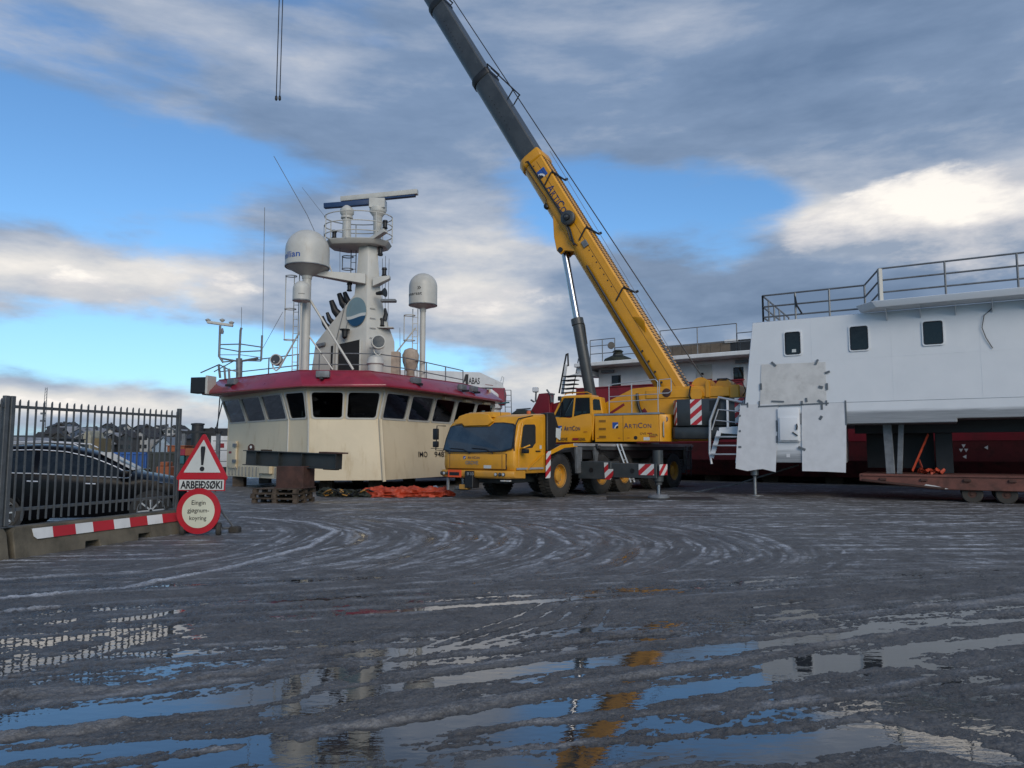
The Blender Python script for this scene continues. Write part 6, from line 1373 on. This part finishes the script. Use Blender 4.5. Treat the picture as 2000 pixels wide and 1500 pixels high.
fr.tube([(-.36, .08, .20), (.36, .08, .20)], .025, 6); fr.tube([(.30, .1, .55), (.46, .5, .12)], .02, 6); fr.tube([(-.30, .1, .55), (-.40, .5, .12)], .02, 6); fr.tube([(-.42, .5, .12), (.50, .5, .12)], .02, 6); fr.build('trolley_frame', 'galv', TR_)
for x in (-.36, .34):
    w_ = MB(TMx).lathe([(.06, -.04), (.11, -.045), (.13, -.03), (.13, .03), (.11, .045), (.06, .04)], (x, .08, .13), (1, .35, 0), 20).build('wheel', 'rubber', TR_); MB(TMx).lathe([(.065, -.05), (.05, -.052), (.05, .052), (.065, .05)], (x, .08, .13), (1, .35, 0), 14).build('hub', 'galv', w_)
MB(TMx).box(.36, .56, .42, .62, .02, .16).build('ballast', 'rubber', TR_, .03); MB(TMx).box(-.52, -.34, .42, .62, .02, .16).build('ballast', 'rubber', TR_, .03)
MB(TMx).tube([(-.42, .1, .17), (.4, .1, .17)], .012, 5).build('axle', 'chrome', TR_)

# ------------------------------------------------------------------ steel beam on a rusty block on pallets
SB = thing('steel_beam', 'dark steel I-beam lying across a rusty block in front of the wheelhouse', 'beam', at(575, 905, 22.6)); SB['kind'] = 'thing'
A_, B_ = at(481, 893, 23.6), at(662, 901, 22.2); bd_ = (B_ - A_); bm4 = frame(A_, bd_.normalized()); LL = bd_.length
MB(bm4).box(0, LL, -.16, .16, .20, .225).box(0, LL, -.16, .16, -.245, -.22).box(.0, LL, -.012, .012, -.23, .21).build('beam_body', 'beam_steel', SB, .003)
for x in (.5, 1.4, 2.3): MB(bm4).box(x, x + .015, -.14, .14, -.22, .2).build('stiffener', 'beam_steel', SB)
MB(bm4).box(LL - 0.02, LL, -.16, .16, -.22, .20).build('end_plate', 'beam_steel', SB)
lg = MB(bm4); pts = [(.10 + .13 * cos(a) + .08, -.012, .30 + .13 * sin(a)) for a in np.linspace(0, pi, 9)] + [(.05, -.012, .22), (.31, -.012, .22)]
lg.prism(pts, (0, .024, 0)); lgo = lg.build('lifting_lug', 'rust', SB); MB(bm4).lathe([(.045, -.02), (.045, .02)], (.18, 0, .33), (0, 1, 0), 12).build('lug_hole', 'sign_white', lgo)
MB(bm4).box(LL - .62, LL + .20, -.18, .18, .226, .27).build('top_plate', 'rust', SB, .004); MB(bm4).box(.65, .95, -.1, .1, .226, .27).build('wood_scrap', 'wood', SB, .01)
MB(bm4).box(LL - .5, LL - .05, -.1, .1, -.27, -.246).build('bottom_plate', 'rust', SB)
RB = thing('rusty_block', 'brown rusty steel block standing on the stacked pallets', 'block', at(576, 945, 22.7)); q = at(576, 945, 22.7); mq = frame((q.x, 22.75, 0), (1, -.25, 0))
MB(mq).box(-.46, .46, -.35, .35, .46, 1.135).build('block_body', 'rust', RB, .015); MB(mq).box(-.50, .50, -.38, .38, .462, .50).build('block_base', 'rust', RB, .01)
def pallet(z, dx, rz, label):
    t_ = thing('pallet', label, 'pallet', (at(552, 965, 22.7).x + dx, 22.75, z), 'wooden pallets under the rusty block'); m_ = Matrix.Translation((at(552, 965, 22.7).x + dx, 22.75, z)) @ Matrix.Rotation(rz, 4, 'Z')
    for j in range(7): MB(m_).box(-.75, .75, -.55 + j * .165, -.55 + j * .165 + .12, .125, .147).build('top_board', 'wood', t_)
    for y in (-.50, 0, .50):
        MB(m_).box(-.75, .75, y - .06, y + .06, .0, .022).build('bottom_board', 'wood', t_)
        for x in (-.68, 0, .68): MB(m_).box(x - .07, x + .07, y - .06, y + .06, .023, .104).build('spacer_block', 'wood', t_)
    for x in (-.68, 0, .68): MB(m_).box(x - .06, x + .06, -.55, .56, .104, .125).build('cross_board', 'wood', t_)
for k, (z, dx, rz, lb) in enumerate(((.02, .02, -.22, 'bottom pallet of the stack under the rusty block'), (.17, -.03, -.16, 'middle pallet of the stack under the rusty block'), (.32, .04, -.25, 'top pallet of the stack under the rusty block'))): pallet(z, dx, rz, lb)

# heaps on the ground
def heap(name, m_, label, cat, path, r, flat, lump, seed, part):
    rg = np.random.RandomState(seed); P = [Vector(p) for p in path]; n = 110; m2 = 36; rings = []
    t_ = thing(name, label, cat, P[len(P) // 2])
    for i in range(n):
        f = i / (n - 1) * (len(P) - 1); k = min(int(f), len(P) - 2); c = P[k].lerp(P[k + 1], f - k); d = (P[k + 1] - P[k]).normalized(); x = Vector((d.y, -d.x, 0)); env = min(1, sin(pi * (i + .5) / n) * 2.2) ** .6
        ring = []
        for j in range(m2):
            a = 2 * pi * j / m2; nz = float(perlin(np.array([f * lump + seed]), np.array([j * .24 + seed]))[0]) + .7 * float(perlin(np.array([f * lump * .6 + seed]), np.array([j * .62]))[0]) + .3 * float(perlin(np.array([f * lump * 2.6]), np.array([j * .9]))[0])
            rr = r * env * (1 + .75 * nz); ring.append(c + x * cos(a) * rr * 1.5 + Vector((0, 0, max(.004, flat + sin(a) * rr))))
        rings.append(ring)
    MB().loft(rings).build(part, m_, t_, smooth=60)
heap('orange_tarpaulin', 'orange_cloth', 'crumpled orange tarpaulin heaped in front of the wheelhouse', 'tarpaulin', [at(700, 970, 25.6) * 1, at(760, 972, 25.3), at(830, 971, 25.5), at(890, 971, 25.8)], .22, .10, 4.0, 3, 'cloth')
heap('rope_heap', 'net_dark', 'dark tangled rope and net heap between pallets and orange tarpaulin', 'rope heap', [at(618, 968, 26.0), at(670, 971, 25.6), at(735, 974, 25.2)], .17, .08, 6.0, 9, 'net')
rh = thing('strap_coil', 'thin yellow and black straps lying on the dark rope heap', 'strap', at(680, 960, 25.6))
for k in range(9):
    P = [at(640 + 11 * k + 9 * cos(j * 1.1 + k), 962 + 6 * sin(j * .9 + k * 2), 25.3 + .25 * sin(j + k)) for j in range(8)]; MB().tube(P, .022, 5).build('strap', 'yellow' if k % 3 == 0 else 'black', rh)
ps = thing('steel_plate', 'grey steel plate leaning against the wheelhouse bottom beside the orange tarpaulin', 'plate', at(850, 965, 26.4)); MB().loft([[at(846, 950, 26.6), at(852, 949, 26.6), at(864, 962, 26.2), at(856, 962, 26.2)], [p + Vector((0, .03, .02)) for p in (at(846, 950, 26.6), at(852, 949, 26.6), at(864, 962, 26.2), at(856, 962, 26.2))]]).build('plate_body', 'alu', ps)

# ------------------------------------------------------------------ far shore: hill with houses, sheds, containers
hx_ = np.linspace(-420, 420, 85); hy_ = np.linspace(165, 520, 30)
def hill_z(x, y): return 9.3 * float(sst(185, 330, np.array(y))) * (.86 + .16 * sin(x * .021 + 1.0) + .05 * sin(x * .06)) * float(.35 + .65 * (1 - sst(-60, 160, np.array(x))))
hb = MB(); hb.add([(x, y, hill_z(x, y) - .05) for y in hy_ for x in hx_], [(j * 85 + i, j * 85 + i + 1, (j + 1) * 85 + i + 1, (j + 1) * 85 + i) for j in range(29) for i in range(84)])
mat('hill', (.045, .048, .040), .9, var=.4, vs=.06, dirt=(.14, .145, .15), dirt_amt=.7, dirt_scale=(.05, .05, .05))
tag(hb.build('hillside', 'hill'), kind='structure')
WC = {'white': (.36, .36, .355), 'dark grey': (.05, .053, .058), 'red': (.08, .03, .028), 'ochre': (.15, .115, .06), 'blue': (.06, .085, .13), 'brown': (.055, .042, .035), 'black': (.016, .017, .018), 'pale grey': (.13, .135, .14)}
for k_, c_ in WC.items(): mat('house_' + k_.replace(' ', '_'), c_, .8, var=.15)
mat('roof_snow', (.22, .23, .25), .8, var=.2, vs=.6, dirt=(.09, .09, .09), dirt_amt=.6); mat('roof_dark', (.03, .03, .032), .8, var=.3); mat('house_pane', (.03, .035, .04), .2)
HC = {}
def house_meshes(w, d, h, rh, colr, roofm, nw):
    key = (w, d, h, rh, colr, roofm, nw)
    if key not in HC:
        wall = mesh_of(MB().box(-w / 2, w / 2, -d / 2, d / 2, -3, h).prism([(-w / 2, -d / 2 + .01, h), (w / 2, -d / 2 + .01, h), (0, -d / 2 + .01, h + rh)], (0, d - .02, 0)), 'wall', 'house_' + colr.replace(' ', '_'), smooth=0)
        roof = mesh_of(MB().loft([[(-w / 2 - .4, y, h - .25), (0, y, h + rh + .05), (w / 2 + .4, y, h - .25), (w / 2 + .4, y, h + .05), (0, y, h + rh + .4), (-w / 2 - .4, y, h + .05)] for y in (-d / 2 - .4, d / 2 + .4)]), 'roof', roofm, smooth=0)
        win = mesh_of(MB().box(-.55, .55, -.06, 0, -.6, .6), 'window', 'house_pane', smooth=0); chim = mesh_of(MB().box(-.3, .3, -.3, .3, 0, 1.4), 'chimney', 'house_dark_grey', smooth=0)
        HC[key] = (wall, roof, win, chim)
    return HC[key]
def house(x, y, rz, w, d, h, rh, colr, roofm, label, nw=3):
    z = hill_z(x, y); t_ = thing('house', label, 'house', (x, y, z), 'houses on the far hillside', rz)
    M = Matrix.Translation((x, y, z)) @ Matrix.Rotation(rz, 4, 'Z'); wall, roof, win, chim = house_meshes(w, d, h, rh, colr, roofm, nw)
    obj('wall', wall, t_, M); ro = obj('roof', roof, t_, M); obj('chimney', chim, ro, Matrix.Translation((w * .2, 0, h + rh * .55)))
    for fl_ in range(2 if h > 4 else 1):
        for j in range(nw): obj('window', win, t_, M @ Matrix.Translation((-w / 2 + w * (j + .5) / nw, -d / 2 - .01, 1.4 + fl_ * 2.6)))
RH = random.Random(5)
cols_ = ['white', 'pale grey', 'dark grey', 'black', 'black', 'brown', 'pale grey', 'dark grey', 'black', 'white', 'brown', 'dark grey', 'blue', 'black', 'ochre', 'dark grey']
rowsH = [(225, 'lowest row', 13), (258, 'middle row', 15), (292, 'upper row', 15), (330, 'ridge row', 14)]
ordn = ['first', 'second', 'third', 'fourth', 'fifth', 'sixth', 'seventh', 'eighth', 'ninth', 'tenth', 'eleventh', 'twelfth', 'thirteenth', 'fourteenth', 'fifteenth']
for (yr, nm, cnt) in rowsH:
    for i in range(cnt):
        u = 60 + (470 - 60) * (i + .5 + RH.uniform(-.25, .25)) / cnt + (90 if nm in ('upper row', 'ridge row') else 30) * (.5 - i / cnt)
        y = yr + RH.uniform(-6, 6); x = (u - 1000) / FPX * y; cl_ = RH.choice(cols_); rm = RH.choice(['roof_snow', 'roof_snow', 'roof_dark', 'roof_dark', 'roof_dark', 'roof_dark'])
        house(x, y, RH.choice([0, .3, -.3, pi / 2, .8]), RH.choice([4.6, 6.0]), RH.choice([5.0, 6.0]), RH.choice([2.4, 4.2]), RH.choice([1.2, 1.8]), cl_, rm, '%s hillside house, %s from the left in the %s' % (cl_, ordn[i], nm))
def at_ground(u, Y): return Vector(((u - 1000) / FPX * Y, Y, 0))
# tall cream house, long dark shed, white gabled warehouse
p = at_ground(172, 190); t_ = thing('tall_house', 'narrow cream gabled house standing out below the hillside houses', 'house', p)
wb = MB().box(p.x - 1.0, p.x + 1.0, 190, 196, 0, 5.2).prism([(p.x - 1.0, 190.0, 5.2), (p.x + 1.0, 190.0, 5.2), (p.x + .6, 190.0, 6.4), (p.x, 190.0, 6.8), (p.x - .6, 190.0, 6.4)], (0, 6, 0)).build('wall', 'house_cream', t_)
for (dx_, z_) in ((0, 4.6), (-.35, 2.6), (.35, 2.6)): MB().box(p.x + dx_ - .2, p.x + dx_ + .2, 189.93, 190, z_ - .5, z_ + .5).build('window', 'house_pane', t_)
MB().box(p.x + 1.02, p.x + 2.6, 191, 197, 0, 4.8).build('side_wing', 'house_ochre', t_); MB().box(p.x - 2.6, p.x - 1.02, 191, 197, 0, 4.6).build('side_wing', 'house_brown', t_)
p0, p1 = at_ground(48, 150), at_ground(112, 150); t_ = thing('dark_shed', 'long dark flat-roofed shed at the foot of the hill on the left', 'shed', p0)
MB().box(p0.x, p1.x, 150, 160, 0, 3.9).build('wall', 'container_dark', t_); MB().box(p0.x - .3, p1.x + .3, 149.7, 160.3, 3.9, 4.1).build('roof', 'roof_dark', t_); MB().box(p0.x + .3, p0.x + 1.6, 149.9, 150, 0, 3.6).build('door', 'house_brown', t_)
p0, p1 = at_ground(-20, 140), at_ground(46, 140); t_ = thing('grey_shed', 'pale grey shed with snow on its roof left of the long dark shed', 'shed', p0); MB().box(p0.x, p1.x, 140, 150, 0, 3.2).build('wall', 'house_pale_grey', t_); MB().prism([(p0.x - .3, 139.6, 3.2), (p1.x + .3, 139.6, 3.2), (p1.x - 1, 139.6, 4.2), (p0.x + 1, 139.6, 4.2)], (0, 10.5, 0)).build('roof', 'roof_snow', t_)
Yw = 108; p0, p1, p2 = at_ground(243, Yw), at_ground(300, Yw), at_ground(344, Yw - 8); t_ = thing('warehouse', 'white gabled warehouse with grey roof below the hillside', 'warehouse', p1)
mw_ = frame((p1.x, Yw, 0), (p2 - p1).normalized()); wd = (p2 - p1).length; ln = 14
whs = MB(mw_).loft([[(0, 0, 0), (wd, 0, 0), (wd, 0, 1.9), (wd / 2, 0, 3.4), (0, 0, 1.9)], [(0 - 4.3, 3, 0), (wd - 4.3, 3, 0), (wd - 4.3, 3, 1.9), (wd / 2 - 4.3, 3, 3.4), (-4.3, 3, 1.9)]]).build('wall', 'ship_white', t_)
MB(mw_).loft([[(-.2, -.1, 1.88), (wd / 2, -.1, 3.45), (wd + .2, -.1, 1.88), (wd + .2, -.1, 2.0), (wd / 2, -.1, 3.57), (-.2, -.1, 2.0)], [(-4.5, 3.1, 1.88), (wd / 2 - 4.3, 3.1, 3.45), (wd - 4.1, 3.1, 1.88), (wd - 4.1, 3.1, 2.0), (wd / 2 - 4.3, 3.1, 3.57), (-4.5, 3.1, 2.0)]]).build('roof', 'galv', t_)
for j in range(4): MB(mw_).box(-3.6 + j * .95, -3.0 + j * .95, 2.0 - j * .7, 2.35 - j * .7, .5, 1.5).build('window', 'house_pane', t_)
MB(mw_).box(.5, wd - .4, -.06, -.01, .4, 1.3).build('red_panel', 'roof_red', t_)
# containers behind the fence
def container(u0, u1, Y, h, m_, label, name='shipping_container'):
    a, b = at_ground(u0, Y), at_ground(u1, Y); t_ = thing(name, label, 'container', a, 'containers behind the fence')
    MB().box(a.x, b.x, Y + .06, Y + 2.4, .12, h).build('box', m_, t_)
    n = max(3, int((b.x - a.x) / .32))
    rb = MB()
    for j in range(n): x = a.x + (b.x - a.x) * (j + .25) / n; MB().box(x, x + (b.x - a.x) / n * .5, Y, Y + .06, .25, h - .12).build('rib', m_, t_)
    for z in (.12, h - .12): MB().box(a.x, b.x, Y - .02, Y + .06, z, z + .12).build('rail', m_, t_)
container(222, 288, 46, 1.50, 'container_blue', 'blue container between the car and the dark container'); container(291, 352, 44, 1.52, 'container_dark', 'dark green container right of the blue one behind the fence')
ob = at_ground(316, 40); t_ = thing('orange_machine', 'small orange machine in front of the dark container', 'machine', ob); MB().box(ob.x - .2, ob.x + .5, 40, 41, 0, .75).build('body', 'orange', t_, .05); MB().box(ob.x - .05, ob.x + .35, 40.1, 40.8, .75, 1.0).build('hood', 'orange', t_, .04); MB().lathe([(.18, 0), (.18, .1)], (ob.x, 39.95, .18), (0, 1, 0), 14).build('wheel', 'rubber', t_)
ob = at_ground(330, 43); t_ = thing('orange_crate', 'orange crate on top of the dark container', 'crate', (ob.x, 44.5, 1.52)); MB().box(ob.x - .6, ob.x + .45, 44.2, 45.4, 1.53, 1.86).build('crate_body', 'orange', t_, .03); MB().box(ob.x - .65, ob.x + .5, 44.15, 45.45, 1.86, 1.92).build('crate_rim', 'orange', t_)
# dark tank and steel gantry beside the wheelhouse
ob = at_ground(387, 52); t_ = thing('storage_tank', 'dark round tank rising behind the warning triangle', 'tank', ob)
MB().lathe([(.42, 0), (.42, 1.75), (.40, 3.4), (.46, 3.42), (.46, 3.52), (.2, 3.56)], (ob.x, 52, 0), (0, 0, 1), 24).build('tank_body', 'dark_hull', t_); MB().box(ob.x - .5, ob.x + 2.2, 52.6, 53, 2.2, 3.2).build('pipe_rack', 'dark_hull', t_)
t_ = thing('steel_gantry', 'grey steel gantry frame between the warning triangle and the wheelhouse', 'gantry', at_ground(400, 47))
for u in (361, 428): q = at_ground(u, 47); MB().box(q.x - .11, q.x + .11, 46.9, 47.1, 0, 2.72).build('column', 'galv', t_)
a, b = at_ground(358, 47), at_ground(434, 47); MB().box(a.x, b.x, 46.85, 47.15, 2.72, 2.86).build('top_beam', 'dark_hull', t_)
for z in (.9, 1.6, 2.2): MB().box(at_ground(418, 47).x, at_ground(446, 47).x, 46.97, 47.03, z, z + .05).build('cross_rail', 'galv', t_)
for (u0, v0, u1, v1) in ((437, 775, 420, 845), (430, 770, 424, 845)): MB().tube([at(u0, v0, 36), at(u1, v1, 46.9)], .03, 6).build('stay_rod', 'galv', t_)
t_ = thing('white_cabin', 'white cabin with a small red notice just left of the wheelhouse', 'cabin', at_ground(428, 50)); a, b = at_ground(414, 50), at_ground(450, 50); MB().box(a.x, b.x, 50, 53, .5, 2.6).build('cabin_wall', 'ship_white', t_); MB().box(a.x + .6, a.x + .9, 49.98, 50, 1.8, 2.1).build('red_notice', 'red_print', t_); MB().box(a.x, b.x, 50.1, 53, 0, .5).build('cabin_base', 'dark_hull', t_)
t_ = thing('stacked_goods', 'orange and green goods stacked beside the fence post', 'goods', at_ground(364, 44)); q = at_ground(364, 44)
for (dx_, z0, z1, m_) in ((-.35, 0, .8, 'container_dark'), (-.35, .82, 1.3, 'hose_teal'), (.3, 1.3, 1.75, 'orange'), (-.3, 1.32, 1.7, 'roof_red'), (.35, 0, 1.28, 'container_dark')): MB().box(q.x + dx_ - .3, q.x + dx_ + .3, 44, 44.6, z0, z1).build('crate', m_, t_, .02)
# radio mast on the hill
q = at_ground(88, 300); zq = hill_z(q.x, 300); t_ = thing('radio_mast', 'slender lattice radio mast on the hill at the far left', 'mast', (q.x, 300, zq))
top_ = at(88, 757, 300).z
for dx_, dy_ in ((-.7, -.7), (.7, -.7), (0, .7)): MB().tube([(q.x + dx_, 300 + dy_, zq - 1), (q.x + dx_ * .5, 300 + dy_ * .5, top_)], .10, 5).build('leg', 'galv', t_)
lt = MB(); n = 16
for j in range(n):
    z0 = zq + (top_ - zq) * j / n; z1 = zq + (top_ - zq) * (j + 1) / n; s_0 = 1 - .5 * j / n
    lt.tube([(q.x - .7 * s_0, 300 - .7 * s_0, z0), (q.x + .7 * s_0, 300 - .7 * s_0, z1)], .05, 4)
tag(lt.build('lattice', 'galv', t_), kind='stuff')
for z in (zq + 6, zq + 9): MB().box(q.x - 1.4, q.x + .4, 299, 300, z, z + .8).build('antenna', 'galv', t_)
# low background sheds and hulls seen between wheelhouse and crane are hidden; distant harbour edge
